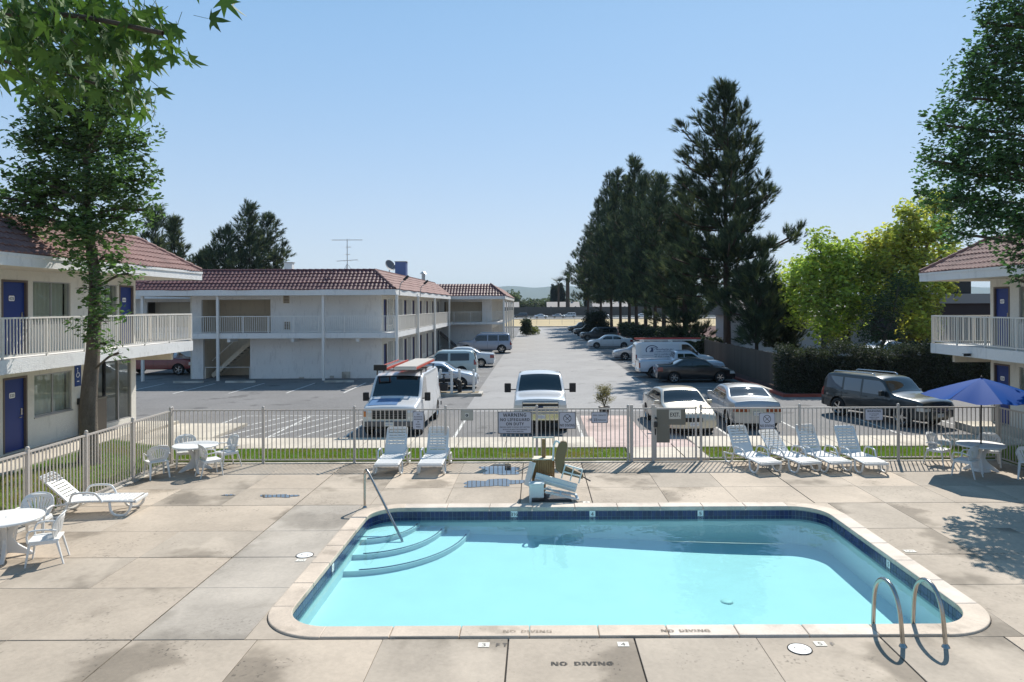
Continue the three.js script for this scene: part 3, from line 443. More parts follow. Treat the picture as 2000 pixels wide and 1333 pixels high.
function chair(x, d, turn, label, group) {
  const o = thing('patio_chair', label, 'chair', [x, 0, -d], turn, group);
  part('seat', chairGeo.seat, M.plastic, o); part('backrest', chairGeo.back, M.plastic, o);
  for (const g of chairGeo.arms) part('armrest', g, M.plastic, o); for (const g of chairGeo.legs) part('leg', g, M.plastic, o);
  return o;
}
function table(x, d, turn, label, umbrellaHole) {
  const o = thing('patio_table', label, 'table', [x, 0, -d], turn, 'round white patio tables');
  part('table_top', merge([lathe([[0.022, 0.71], [0.022, 0.725], [0.56, 0.725], [0.585, 0.722], [0.595, 0.708], [0.595, 0.682], [0.585, 0.682], [0.583, 0.706], [0.022, 0.71]], 48)]), M.plastic, o);
  for (let k = 0; k < 4; k++) {
    const s = new THREE.Shape(); s.moveTo(0.02, 0.08); s.bezierCurveTo(0.12, 0.08, 0.22, 0.06, 0.36, 0); s.lineTo(0.43, 0); s.bezierCurveTo(0.33, 0.12, 0.16, 0.18, 0.10, 0.34); s.bezierCurveTo(0.11, 0.5, 0.2, 0.62, 0.36, 0.70); s.lineTo(0.26, 0.70); s.bezierCurveTo(0.14, 0.64, 0.05, 0.54, 0.02, 0.44); s.closePath();
    const g = new THREE.ExtrudeGeometry(s, { depth: 0.05, bevelEnabled: true, bevelSize: 0.006, bevelThickness: 0.006, bevelSegments: 1, curveSegments: 8 }).translate(0, 0, -0.025).rotateY(k * Math.PI / 2 + 0.4); part('leg', g, M.plasticB, o);
  }
  part('hub', new THREE.CylinderGeometry(0.035, 0.04, 0.36, 12).translate(0, 0.26, 0), M.plasticB, o);
  return o;
}
const G3 = 'white moulded chairs round the patio tables';
// set by the far left fence corner
table(-9.42, 19.75, 0.2, 'round white table in the fence corner near the big trunk');
chair(-10.12, 19.05, Math.PI * 0.24 + Math.PI, 'white chair turned away at the corner table, near the long side fence', G3);
chair(-8.78, 19.20, -Math.PI * 0.27 + Math.PI, 'white chair at the corner table, on the pool side with its back to the camera', G3);
chair(-9.95, 20.28, 0.5, 'white chair behind the corner table, against the fence', G3);
chair(-8.75, 20.22, -0.7, 'white chair behind the corner table, nearer the two loungers', G3);
// set under the umbrella
table(11.98, 19.35, 0.7, 'round white table with the blue umbrella standing through it');
chair(11.22, 18.72, Math.PI * 0.20 + Math.PI, 'white chair with solid back before the umbrella table, nearer the loungers', G3);
chair(12.68, 18.45, -Math.PI * 0.2 + Math.PI, 'white chair before the umbrella table in deep shade, by the receding fence', G3);
chair(11.28, 20.15, 0.6, 'white chair behind the umbrella table, beside the small warning sign', G3);
chair(12.62, 19.98, -0.5, 'white chair behind the umbrella table, in the fence corner', G3);
// set at the left edge
table(-9.62, 12.95, 0.1, 'round white table cut by the left edge of the picture');
chair(-9.75, 13.88, 0.25, 'white chair behind the edge table, beside the lone lounger', G3);
chair(-8.72, 12.72, -1.18, 'white chair seen from the side, on the pool side of the edge table', G3);
chair(-9.55, 12.02, Math.PI + 0.05, 'white chair nearest the camera, cut by the left edge of the picture', G3);

// umbrella
{
  const o = thing('patio_umbrella', 'bright blue patio umbrella over the white table', 'umbrella', [11.98, 0, -19.35]);
  part('pole', bar(V(0, 0.02, 0), V(0.03, 2.48, 0), 0.019, 0.019, 12), M.darkMetal, o);
  part('base', lathe([[0, 0.09], [0.05, 0.09], [0.2, 0.06], [0.24, 0.02], [0.24, 0]], 24), M.plasticB, o);
  const n = 8, R = 1.5, v = [], rimY = 2.04, topY = 2.50, A = (i) => i / n * Math.PI * 2 + 0.25, rr = 10, seg = 6, drop = [0.02, -0.05, 0.06, 0.0, -0.02, 0.05, 0.02, -0.03];
  const P = (i, t, u) => {                                             // i panel, t 0 centre..1 rim, u 0..1 across
    const a0 = A(i), a1 = A(i + 1), x = lerp(Math.cos(a0), Math.cos(a1), u), z = lerp(Math.sin(a0), Math.sin(a1), u), sag = 0.11 * Math.sin(Math.PI * u) * t * t + 0.03 * Math.sin(u * 9 + i * 2) * t * t;
    return [x * R * t + 0.03, topY - (topY - rimY + lerp(drop[i], drop[(i + 1) % n], u)) * Math.pow(t, 1.12) - sag * 0.55, z * R * t];
  };
  const panels = (i) => { const v = []; for (let a = 0; a < rr; a++) for (let b = 0; b < seg; b++) { const p0 = P(i, a / rr, b / seg), p1 = P(i, (a + 1) / rr, b / seg), p2 = P(i, (a + 1) / rr, (b + 1) / seg), p3 = P(i, a / rr, (b + 1) / seg); v.push(...p0, ...p2, ...p1, ...p0, ...p3, ...p2); } const g = new THREE.BufferGeometry(); g.setAttribute('position', new THREE.Float32BufferAttribute(v, 3)); return toCreasedNormals(g, 0.7); };
  const cloth = phys(lin(0.0005, 0.055, 0.25), 0.6, { specularIntensity: 0.05 });
  const can = part('canopy', panels(0), cloth, o); for (let i = 1; i < n; i++) part('canopy_panel', panels(i), cloth, can);
  for (let i = 0; i < n; i++) part('rib', bar(V(0.03, topY - 0.06, 0), V(...P(i, 0.99, 0)).add(V(0, -0.015, 0)), 0.006, 0.006, 5), M.darkMetal, o);
  part('finial', new THREE.SphereGeometry(0.03, 10, 8).translate(0.03, topY + 0.03, 0), M.darkMetal, o);
}

// sun loungers
function lounger(at, turn, label, pitch, solid) {        // foot towards +z, head at -z
  const o = thing('sun_lounger', label, 'sun lounger', at, turn, 'white slatted plastic sun loungers'), W = 0.31, y = 0.33;
  // seat frame and slats
  for (const s of [-1, 1]) part('side_rail', merge([tube([V(s * W, y - 0.02, -0.42), V(s * W, y, 0), V(s * W, y - 0.012, 0.6), V(s * W, y - 0.035, 0.98)], 0.026, 20, 8)]), M.plastic, o);
  for (let k = 0; k < 13; k++) { const z = -0.34 + k * 0.103; part('slat', rbx(-W + 0.01, W - 0.01, y - 0.012, y + 0.012, z - 0.040, z + 0.040, 0.008, 1), M.plastic, o); }
  part('foot_rail', rbx(-W - 0.01, W + 0.01, y - 0.07, y - 0.0, 0.975, 1.02, 0.015, 2), M.plastic, o);
  // backrest
  const b = new THREE.Group(); b.name = 'backrest'; b.position.set(0, y + 0.005, -0.38); b.rotation.x = pitch; o.add(b);
  const L = 0.80, s = new THREE.Shape(); s.moveTo(-0.30, 0); s.lineTo(0.30, 0); s.lineTo(0.295, L - 0.08); s.quadraticCurveTo(0.29, L, 0.21, L); s.lineTo(-0.21, L); s.quadraticCurveTo(-0.29, L, -0.295, L - 0.08); s.closePath();
  for (let k = 0; k < (solid ? 6 : 8); k++) { const yy = (solid ? 0.28 : 0.10) + k * 0.083, h = new THREE.Path(); h.moveTo(-0.235, yy); h.lineTo(0.235, yy); h.lineTo(0.235, yy + 0.030); h.lineTo(-0.235, yy + 0.030); h.closePath(); if (yy < L - 0.06) s.holes.push(h); }
  part('back_panel', new THREE.ExtrudeGeometry(s, { depth: 0.014, bevelEnabled: true, bevelSize: 0.006, bevelThickness: 0.006, bevelSegments: 1, curveSegments: 6 }).translate(0, 0, -0.007), M.plastic, b);
  for (const q of [-1, 0, 1]) part('back_rib', rbx(q * 0.27 - 0.014, q * 0.27 + 0.014, 0.03, L - 0.05, -0.035, -0.0135, 0.006, 1), M.plastic, b);
  part('back_prop', tube([V(-0.25, y - 0.05, -0.78), V(-0.25, y + 0.13, -0.66), V(0.25, y + 0.13, -0.66), V(0.25, y - 0.05, -0.78)], 0.013, 20, 6, false, 0.1), M.plastic, o);
  // leg loops and arms
  for (const q of [-1, 1]) {
    part('leg', tube([V(q * 0.33, y - 0.03, 0.48), V(q * 0.345, 0.12, 0.52), V(q * 0.35, 0.03, 0.62), V(q * 0.35, 0.03, 0.80), V(q * 0.345, 0.14, 0.90), V(q * 0.33, y - 0.05, 0.93)], 0.028, 36, 8), M.plastic, o);
    part('leg', tube([V(q * 0.33, y - 0.03, -0.36), V(q * 0.345, 0.12, -0.42), V(q * 0.35, 0.03, -0.54), V(q * 0.35, 0.03, -0.72), V(q * 0.345, 0.14, -0.84), V(q * 0.33, 0.25, -0.88)], 0.028, 36, 8), M.plastic, o);
    part('side_rail', tube([V(q * 0.32, y - 0.03, -0.3), V(q * 0.33, 0.27, -0.6), V(q * 0.33, 0.25, -0.9)], 0.024, 12, 7), M.plastic, o);
    part('armrest', tube([V(q * 0.34, y - 0.02, -0.32), V(q * 0.365, y + 0.15, -0.26), V(q * 0.37, y + 0.20, -0.12), V(q * 0.37, y + 0.19, 0.16), V(q * 0.36, y + 0.12, 0.26), V(q * 0.345, y - 0.02, 0.34)], 0.024, 36, 8), M.plastic, o);
  }
  return o;
}
const up = -0.55;
lounger([-4.02, 0, -19.95], 0.02, 'white lounger by the beverage sign, the one nearer the corner table', up, true);
lounger([-2.84, 0, -19.95], 0.0, 'white lounger between its twin and the puddles', up, false);
lounger([5.95, 0, -19.95], 0.25, 'white lounger with solid lower back, nearest the gate', up, true);
lounger([6.98, 0, -19.95], 0.30, 'white lounger second from the gate, its back leaning low', up - 0.3, false);
lounger([7.88, 0, -20.0], 0.20, 'white lounger third from the gate, its back upright', up + 0.05, false);
lounger([8.88, 0, -19.85], 0.06, 'white lounger at the end of the row of four, below the small warning sign', up, false);
lounger([-9.75, 0, -15.72], Math.PI / 2 + 0.12, 'lone white lounger turned sideways beside the left fence', up - 0.25, false);

// ================================================================ pool rails, ladder and lift
{
  let o = thing('entry_rail', 'steel handrail slanting into the pool over the entry steps', 'handrail', [-3.87, 0, -16.05]);
  part('rail_tube', tube([V(0, 0.0, 0), V(0, 0.5, 0), V(0.005, 0.78, 0.01), V(0.05, 0.865, 0.06), V(0.13, 0.80, 0.15), V(0.55, 0.29, 0.62), V(1.02, -0.30, 1.15), V(1.06, -0.36, 1.19), V(1.07, -0.46, 1.2)], 0.028, 70, 10, false, 0.2), M.steel, o);
  part('flange', lathe([[0.022, 0.05], [0.05, 0.012], [0.055, 0]], 16), M.steel, o);
  const lad = (x, d, label) => { const l = thing('ladder_rail', label, 'handrail', [x, 0, -d], 0, 'pool ladder grab rails'); part('rail_tube', tube([V(0.02, 0.0, 0.0), V(0.0, 0.42, -0.04), V(-0.02, 0.66, -0.14), V(-0.035, 0.74, -0.30), V(-0.05, 0.70, -0.47), V(-0.06, 0.52, -0.60), V(-0.06, 0.1, -0.66), V(-0.06, -0.6, -0.68)], 0.029, 60, 10), M.steel, l); part('flange', lathe([[0.022, 0.05], [0.05, 0.012], [0.055, 0]], 16).translate(0.02, 0, 0), M.steel, l); };
  lad(4.78, 9.42, 'curved steel ladder rail, the one nearer the skimmer lid'); lad(5.33, 9.40, 'curved steel ladder rail nearest the pool corner');

  // hoist for lowering bathers
  const white = std(lin(0.66, 0.70, 0.68), 0.4), tan = std(lin(0.42, 0.31, 0.15), 0.6), brown = std(lin(0.20, 0.13, 0.06), 0.55), dark = M.darkMetal;
  o = thing('pool_lift', 'folded pool lift with tan cover, brown arm and white frame', 'pool lift', [0.17, 0, -16.85]);
  const cov = new THREE.Group(); cov.name = 'cover'; o.add(cov);
  for (let k = 0; k < 9; k++) { const a = -0.26 + k * 0.055; part('cover_fold', new THREE.CylinderGeometry(0.034, 0.038, 0.52, 8).translate(a, 0.60, -0.12), M.wood, cov); }
  part('cover_body', rbx(-0.27, 0.24, 0.3, 0.86, -0.42, -0.13, 0.02), M.wood, cov);
  part('cover_top', rbx(-0.29, 0.25, 0.855, 0.885, -0.43, -0.08, 0.01), std(lin(0.62, 0.55, 0.42), 0.6), cov);
  part('post', rbx(-0.06, 0.03, 0.0, 1.32, -0.30, -0.21, 0.01), M.wood, o);
  for (const x of [-0.27, 0.23]) part('hoop', tube([V(x, 0.88, -0.26), V(x, 1.30, -0.26), V(x * 0.9, 1.36, -0.26)], 0.018, 16, 6), std(lin(0.66, 0.58, 0.44), 0.5), o);
  part('hoop', bar(V(-0.27, 1.36, -0.26), V(0.23, 1.36, -0.26), 0.02), std(lin(0.70, 0.66, 0.58), 0.5), o);
  const arm = new THREE.Shape(); arm.moveTo(0, 0); arm.bezierCurveTo(-0.05, 0.25, 0.02, 0.5, 0.10, 0.62); arm.bezierCurveTo(0.2, 0.7, 0.27, 0.62, 0.24, 0.5); arm.bezierCurveTo(0.2, 0.3, 0.15, 0.18, 0.2, 0.08); arm.lineTo(0.62, -0.13); arm.lineTo(0.60, -0.21); arm.lineTo(0.42, -0.16); arm.lineTo(0.12, -0.09); arm.closePath();
  part('arm', new THREE.ExtrudeGeometry(arm, { depth: 0.1, bevelEnabled: true, bevelSize: 0.015, bevelThickness: 0.015, bevelSegments: 2, curveSegments: 10 }).translate(0.28, 0.66, -0.06), brown, o);
  part('arm_handle', bar(V(0.86, 0.50, 0.0), V(1.08, 0.38, 0.02), 0.016, 0.016), dark, o);
  part('hanger', [tube([V(0.20, 0.86, 0), V(0.22, 1.2, -0.02), V(0.28, 1.32, 0), V(0.36, 1.28, 0.02)], 0.025, 24, 7)], white, o);
  // seat frame, leaning
  const sf = new THREE.Group(); sf.name = 'seat_frame'; sf.position.set(0.16, 0.30, 0.08); sf.rotation.z = -0.28; o.add(sf);
  part('frame_bar', [rbx(-0.42, 0.58, 0.0, 0.20, 0.0, 0.05, 0.012), rbx(-0.42, 0.58, 0.05, 0.10, 0.052, 0.09, 0.01)], white, sf);
  for (const [x, y, w, h] of [[0.18, 0.22, 0.03, 0.34], [0.60, 0.22, 0.03, 0.34], [0.39, 0.22, 0.03, 0.34]]) part('frame_bar', rbx(x - w / 2, x + w / 2, y, y + h, -0.02, 0.02, 0.006), white, sf);
  for (const y of [0.53, 0.37]) part('frame_bar', rbx(0.165, 0.615, y, y + 0.035, -0.025, 0.025, 0.006), white, sf);
  part('side_panel', rbx(-0.02, 0.02, 0, 0.56, -0.12, 0.12, 0.01).rotateZ(-0.30).rotateY(0.5).translate(-0.42, 0.27, -0.02), white, o);
  const bat = part('battery_box', rbx(-0.36, -0.02, 0.10, 0.42, 0.22, 0.46, 0.025, 3), white, o); part('battery_lid', rbx(-0.37, -0.01, 0.40, 0.435, 0.21, 0.47, 0.012, 2), white, bat);
  part('foot_leg', bar(V(-0.33, 0.0, 0.44), V(-0.33, 0.14, 0.44), 0.03, 0.03), white, o);
  const fr = new THREE.Group(); fr.name = 'foot_rest'; o.add(fr);
  part('frame_bar', [plank(V(0.0, 0.22, 0.36), V(0.78, 0.05, 0.40), 0.05, 0.04), plank(V(0.0, 0.24, 0.14), V(0.74, 0.10, 0.16), 0.05, 0.04), plank(V(0.76, 0.06, 0.40), V(0.72, 0.10, 0.16), 0.05, 0.04), plank(V(0.36, 0.15, 0.38), V(0.38, 0.18, 0.15), 0.04, 0.03)], white, fr);
  part('base_plate', rbx(-0.36, 0.62, 0.0, 0.03, -0.40, 0.40, 0.01), dark, o);
  part('cable', tube([V(-0.02, 0.3, 0.44), V(0.10, 0.36, 0.47), V(0.17, 0.24, 0.46), V(0.10, 0.12, 0.44)], 0.010, 24, 6), white, o);
}
// ================================================================ motel wings
// one course after another of barrel tiles up a slope; A, B eave ends, 'inn' unit vector up-slope in plan, hips cut the ends at 45 degrees
function tileCourses(parent, mat, A, B, inn, width, rise, hipA, hipB, courses = 6, pitch = 0.225) {
  const dir = B.clone().sub(A), L = dir.length(); dir.normalize();
  const sl = Math.hypot(width, rise), upv = inn.clone().multiplyScalar(width / sl).add(V(0, rise / sl, 0)), nor = V(0, width / sl, 0).add(inn.clone().multiplyScalar(-rise / sl));
  for (let c = 0; c < courses; c++) {
    const t0 = c / courses, t1 = (c + 1.12) / courses, pos = [], idx = [], wob = (R0() - 0.5) * 0.02;
    const sA0 = hipA * t0 * width, sB0 = L - hipB * t0 * width, sA1 = hipA * Math.min(1, t1) * width, sB1 = L - hipB * Math.min(1, t1) * width;
    const n = Math.max(4, Math.ceil((sB0 - sA0) / pitch * 6));
    const wave = (s) => { const ph = (s / pitch + (c % 2) * 0) * Math.PI * 2; return 0.045 * Math.pow(0.5 + 0.5 * Math.cos(ph), 0.8); };
    for (let i = 0; i <= n; i++) {
      const s = lerp(sA0, sB0, i / n), sTop = clamp(s, sA1, sB1), jit = 0.012 * Math.sin(Math.floor(s / pitch) * 12.9898 + c * 4.1);
      const P = (ss, t, off) => A.clone().addScaledVector(dir, ss).addScaledVector(upv, Math.min(t, 1) * sl).addScaledVector(nor, off);
      const lo = P(s, t0 - 0.015 + jit, wave(s) + 0.040 + wob), hi = P(sTop, t1, wave(s) + 0.004), under = P(s, t0 - 0.010 + jit, -0.012);
      pos.push(lo.x, lo.y, lo.z, hi.x, hi.y, hi.z, lo.x, lo.y, lo.z, under.x, under.y, under.z);
      if (i < n) { const k = i * 4; idx.push(k, k + 4, k + 5, k, k + 5, k + 1, k + 3, k + 7, k + 6, k + 3, k + 6, k + 2); }
    }
    const g = new THREE.BufferGeometry(); g.setAttribute('position', new THREE.Float32BufferAttribute(pos, 3)); g.setIndex(idx); g.computeVertexNormals();
    wpart('tile_course', g, mat, parent);
  }
}
function capTiles(parent, mat, A, B, r = 0.085) {           // overlapping ridge or hip tiles
  const L = A.distanceTo(B), n = Math.max(2, Math.round(L / 0.38)), gs = [];
  for (let i = 0; i < n; i++) gs.push(bar(A.clone().lerp(B, i / n), A.clone().lerp(B, (i + 1.1) / n).add(V(0, -0.012, 0)), r * 1.1, r * 0.9, 9));
  wpart('ridge_tiles', gs, mat, parent);
}
// wall running along z (depth) or along x with openings cut out: pieces between and above and below
function wallWith(axis, plane, thick, a0, a1, y0, y1, openings) {
  const gs = [], put = (s0, s1, ya, yb) => { if (s1 - s0 > 0.002 && yb - ya > 0.002) gs.push(axis === 'z' ? bx(plane, plane + thick, ya, yb, -s0, -s1) : bx(s0, s1, ya, yb, plane, plane + thick)); };
  let s = a0; for (const [o0, o1, b0, b1] of [...openings].sort((p, q) => p[0] - q[0])) { put(s, o0, y0, y1); put(o0, o1, y0, b0); put(o0, o1, b1, y1); s = o1; } put(s, a1, y0, y1); return gs;
}
function numberPlate(txt) { return std(0xffffff, 0.5, { map: canvasTex(160, 112, (c, w, h) => { c.fillStyle = '#17203c'; c.fillRect(0, 0, w, h); c.fillStyle = '#e8e8ea'; c.beginPath(); c.roundRect ? c.roundRect(6, 6, w - 12, h - 12, 22) : c.rect(6, 6, w - 12, h - 12); c.fill(); c.fillStyle = '#22242c'; c.font = 'bold 74px sans-serif'; c.textAlign = 'center'; c.textBaseline = 'middle'; c.fillText(txt, w / 2, h / 2 + 3); }) }); }
function curtainGeo(w, h, seed) {                            // pleated sheet in the xy plane, facing +z
  const r = rng(seed), n = Math.round(w / 0.03), pos = [], idx = []; let ph = 0;
  for (let i = 0; i <= n; i++) { ph += 0.7 + r() * 0.6; const z = 0.022 * Math.sin(ph), x = lerp(-w / 2, w / 2, i / n); pos.push(x, 0, z, x, h, z); if (i < n) { const k = i * 2; idx.push(k, k + 2, k + 3, k, k + 3, k + 1); } }
  const g = new THREE.BufferGeometry(); g.setAttribute('position', new THREE.Float32BufferAttribute(pos, 3)); g.setIndex(idx); g.computeVertexNormals(); return g;
}
// a sliding window in a wall that runs along z; s = +1: the outside is towards +x
function slideWindow(g, s, X, d0, d1, y0, y1, seed, split = 0.5) {
  const w = new THREE.Group(); w.name = 'window'; w.position.set(X - g.position.x, y0 - g.position.y, -(d0 + d1) / 2 - g.position.z); w.rotation.y = s > 0 ? Math.PI / 2 : -Math.PI / 2; g.add(w);
  const W = d1 - d0, H = y1 - y0, e = 0.035;
  part('frame', [bx(-W / 2, W / 2, 0, e, -0.09, -0.03), bx(-W / 2, W / 2, H - e, H, -0.09, -0.03), bx(-W / 2, -W / 2 + e, e, H - e, -0.09, -0.03), bx(W / 2 - e, W / 2, e, H - e, -0.09, -0.03), bx(-W / 2 + W * split - 0.02, -W / 2 + W * split + 0.02, e, H - e, -0.085, -0.035)], M.alu, w);
  part('sill', rbx(-W / 2 - 0.02, W / 2 + 0.02, -0.035, -0.002, -0.1, 0.03, 0.006), M.alu, w);
  part('pane', bx(-W / 2 + e, -W / 2 + W * split - 0.021, e, H - e, -0.066, -0.062), M.glass, w);
  part('pane', bx(-W / 2 + W * split + 0.021, W / 2 - e, e, H - e, -0.074, -0.070), M.glass, w);
  part('curtain', curtainGeo(W * 0.97, H, seed).translate(0, 0, -0.22), M.curtain, w);
}
function roomDoor(g, s, X, d0, d1, y0, y1, txt, handleFar) {
  const w = new THREE.Group(); w.name = 'door'; w.position.set(X - g.position.x, y0 - g.position.y, -(d0 + d1) / 2 - g.position.z); w.rotation.y = s > 0 ? Math.PI / 2 : -Math.PI / 2; g.add(w);
  const W = d1 - d0, H = y1 - y0, k = handleFar * s;          // local +x runs to greater depth for s > 0
  part('jamb', [bx(-W / 2, -W / 2 + 0.06, 0, H, -0.12, 0.015), bx(W / 2 - 0.06, W / 2, 0, H, -0.12, 0.015), bx(-W / 2 + 0.06, W / 2 - 0.06, H - 0.06, H, -0.12, 0.015)], M.jamb, w);
  part('leaf', rbx(-W / 2 + 0.063, W / 2 - 0.063, 0.01, H - 0.063, -0.10, -0.055, 0.006), M.blueDoor, w);
  part('number_plate', new THREE.PlaneGeometry(0.24, 0.17).translate(-0.05 * k, H - 0.52, -0.052), numberPlate(txt), w);
  part('lock', rbx(k * (W / 2 - 0.17) - 0.03, k * (W / 2 - 0.17) + 0.03, 0.98, 1.18, -0.056, -0.03, 0.006), M.steel, w);
  part('handle', bar(V(k * (W / 2 - 0.17), 0.92, -0.03), V(k * (W / 2 - 0.30), 0.92, -0.02), 0.014, 0.012), M.steel, w);
  part('threshold', bx(-W / 2 + 0.06, W / 2 - 0.06, -0.002, 0.012, -0.12, 0.02), M.alu, w);
}
function railing(parent, A, B, y0, h, mat, postGap, pickGap, drop, merged) {      // railing with pickets between posts
  const r = new THREE.Group(); r.name = 'railing'; parent.add(r); const L = A.distanceTo(B), dir = B.clone().sub(A).normalize(), at = (t, y) => A.clone().addScaledVector(dir, t).setY(y);
  wpart('top_rail', plank(at(-0.02, y0 + h), at(L + 0.02, y0 + h), 0.055, 0.045), mat, r, false); wpart('bottom_rail', plank(at(0, y0 + 0.1), at(L, y0 + 0.1), 0.035, 0.035), mat, r, false);
  const n = Math.max(1, Math.round(L / postGap)); for (let i = 0; i <= n; i++) wpart('rail_post', plank(at(i / n * L, y0 - drop), at(i / n * L, y0 + h - 0.02), 0.045, 0.045, V(dir.z, 0, -dir.x)), mat, r, false);
  const m = Math.round(L / pickGap), gs = []; for (let i = 1; i < m; i++) { const p = plank(at(i / m * L, y0 + 0.11), at(i / m * L, y0 + h - 0.02), 0.024, 0.024, V(dir.z, 0, -dir.x)); if (merged) gs.push(p); else wpart('picket', p, mat, r, false); }
  if (merged) wpart('pickets', gs, mat, r, false).userData.kind = 'stuff';
  return r;
}
// the two wings that flank the pool; s = +1: west wing on the picture's left, facing +x
function poolWing(s, o) {
  const X = (x) => s * x, F = o.wall, Bq = o.edge, g = thing('motel_wing', o.label, 'building', [F, 0, -o.end], 0, null), fl = o.floor, f2 = fl + 2.74, eave = fl + 5.42;
  const t = -0.2 * s, near = 8, en = o.end;
  const lower = o.lower.map((q) => [q.d0, q.d1, q.kind === 'door' ? fl : q.kind === 'shop' ? fl + 0.06 : fl + 0.83, q.kind === 'window' ? fl + 2.07 : q.kind === 'shop' ? fl + 2.32 : fl + 2.1]);
  const upper = o.upper.map((q) => [q.d0, q.d1, q.kind === 'door' ? f2 : f2 + 0.85, q.kind === 'door' ? f2 + 2.1 : f2 + 2.1]);
  wpart('wall', wallWith('z', F, t, near, en, fl - 0.4, f2 - 0.2, lower), M.stucco, g);
  wpart('wall', wallWith('z', F, t, near, en, f2, eave - 0.3, upper), M.stucco, g);
  wpart('end_wall', [bx(F + t, F - 7 * s, fl - 0.4, f2 - 0.2, -en, -en + 0.2), bx(F + t, F - 7 * s, f2, eave - 0.3, -en, -en + 0.2)], M.stucco, g);
  wpart('core', [bx(F - 1.5 * s, F - 7 * s, fl - 0.4, eave - 0.3, -near, -en + 0.2)], M.interior, g);
  wpart('floor_slab', [bx(F - 7 * s, F, f2 - 0.2, f2 - 0.002, -near, -en)], M.trim, g);
  // balcony with its edge beam and bearers
  wpart('balcony_slab', [bx(F, Bq, f2 - 0.16, f2, -near, -en - 1.0), bx(F, F - 1.6 * s, f2 - 0.16, f2, -en, -en - 1.0)], M.trim, g);
  wpart('balcony_edge', [bx(Bq, Bq + 0.05 * s, f2 - 0.34, f2 + 0.02, -near, -en - 1.05), bx(Bq, F - 1.6 * s, f2 - 0.34, f2 + 0.02, -en - 1.0, -en - 1.05)], M.trim, g);
  for (let d = near + 1.2; d < en; d += 1.55) wpart('joist', bx(F, Bq - 0.002 * s, f2 - 0.32, f2 - 0.162, -d, -d - 0.09), M.stuccoWarm, g);
  wpart('bearer', bx(F - 0.3 * s, Bq - 0.25 * s, f2 - 0.62, f2 - 0.325, -en + 0.02, -en - 0.14), M.stuccoWarm, g);
  railing(g, V(Bq, 0, -near), V(Bq, 0, -en - 1.02), f2, 1.05, M.railPaint, 1.55, 0.112, 0.36); railing(g, V(Bq - 0.06 * s, 0, -en - 1.02), V(F - 1.5 * s, 0, -en - 1.02), f2, 1.05, M.railPaint, 1.5, 0.112, 0.36);
  for (const q of o.lower) { if (q.kind === 'door') roomDoor(g, s, F, q.d0, q.d1, fl, fl + 2.1, q.no, q.hf); if (q.kind === 'window') slideWindow(g, s, F, q.d0, q.d1, fl + 0.83, fl + 2.07, 31 + q.d0 * 7 | 0); }
  for (const q of o.upper) { if (q.kind === 'door') roomDoor(g, s, F, q.d0, q.d1, f2, f2 + 2.1, q.no, q.hf); if (q.kind === 'window') slideWindow(g, s, F, q.d0, q.d1, f2 + 0.85, f2 + 2.1, 57 + q.d0 * 7 | 0); }
  for (const q of o.lower) if (q.kind === 'shop') {          // glazed lobby front
    const w = new THREE.Group(); w.name = 'glazed_front'; g.add(w); const n = q.bays, H0 = fl + 0.06, H1 = fl + 2.32;
    for (let i = 0; i <= n; i++) { const d = lerp(q.d0, q.d1, i / n); wpart('mullion', bx(F - 0.12 * s, F - 0.02 * s, H0, H1, -d + 0.03, -d - 0.03), i === 1 ? M.darkMetal : M.alu, w); }
    for (let i = 0; i < n; i++) { wpart('pane', bx(F - 0.072 * s, F - 0.066 * s, H0 + 0.04, H1 - 0.04, -lerp(q.d0, q.d1, i / n) - 0.032, -lerp(q.d0, q.d1, (i + 1) / n) + 0.032), M.glass, w, false); }
    wpart('transom', [bx(F - 0.11 * s, F - 0.03 * s, H1 - 0.04, H1, -q.d0, -q.d1), bx(F - 0.11 * s, F - 0.03 * s, H0, H0 + 0.04, -q.d0, -q.d1)], M.alu, w);
    wpart('push_bar', bx(F + 0.0 * s, F + 0.03 * s, fl + 1.0, fl + 1.06, -q.d0 - 0.1, -lerp(q.d0, q.d1, 1 / n) + 0.1), M.darkMetal, w);
  }
  // eaves and tiled mansard
  const ev = -en - 1.7, w = 1.62, rise = 1.12;
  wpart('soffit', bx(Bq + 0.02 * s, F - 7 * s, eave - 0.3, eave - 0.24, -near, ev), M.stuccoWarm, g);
  wpart('fascia', [bx(Bq + 0.02 * s, Bq + 0.08 * s, eave - 0.31, eave, -near, ev - 0.06), bx(Bq + 0.02 * s, F - 7 * s, eave - 0.31, eave, ev, ev - 0.06), bx(Bq + 0.02 * s, Bq + 0.11 * s, eave - 0.07, eave + 0.012, -near, ev - 0.062)], M.trim, g);
  const roof = new THREE.Group(); roof.name = 'roof'; g.add(roof);
  const ex = Bq + 0.06 * s, y = eave + 0.02;
  tileCourses(roof, M.tileRoof, V(ex, y, -near), V(ex, y, ev), V(-s, 0, 0), w, rise, 0, 1, 6);
  tileCourses(roof, M.tileRoof, V(ex, y, ev), V(F - 7 * s, y, ev), V(0, 0, 1), w, rise, 1, 0, 6);
  capTiles(roof, M.tileRoof, V(ex, y + 0.06, ev), V(ex - w * s, y + rise + 0.06, ev + w)); capTiles(roof, M.tileRoof, V(ex - w * s, y + rise + 0.05, ev + w), V(ex - w * s, y + rise + 0.05, -near));
  wpart('flat_roof', [bx(ex - (w - 0.05) * s, F - 7 * s, y - 0.02, y + rise - 0.03, -near, ev + w - 0.05)], M.roofFlat, roof);
  return g;
}
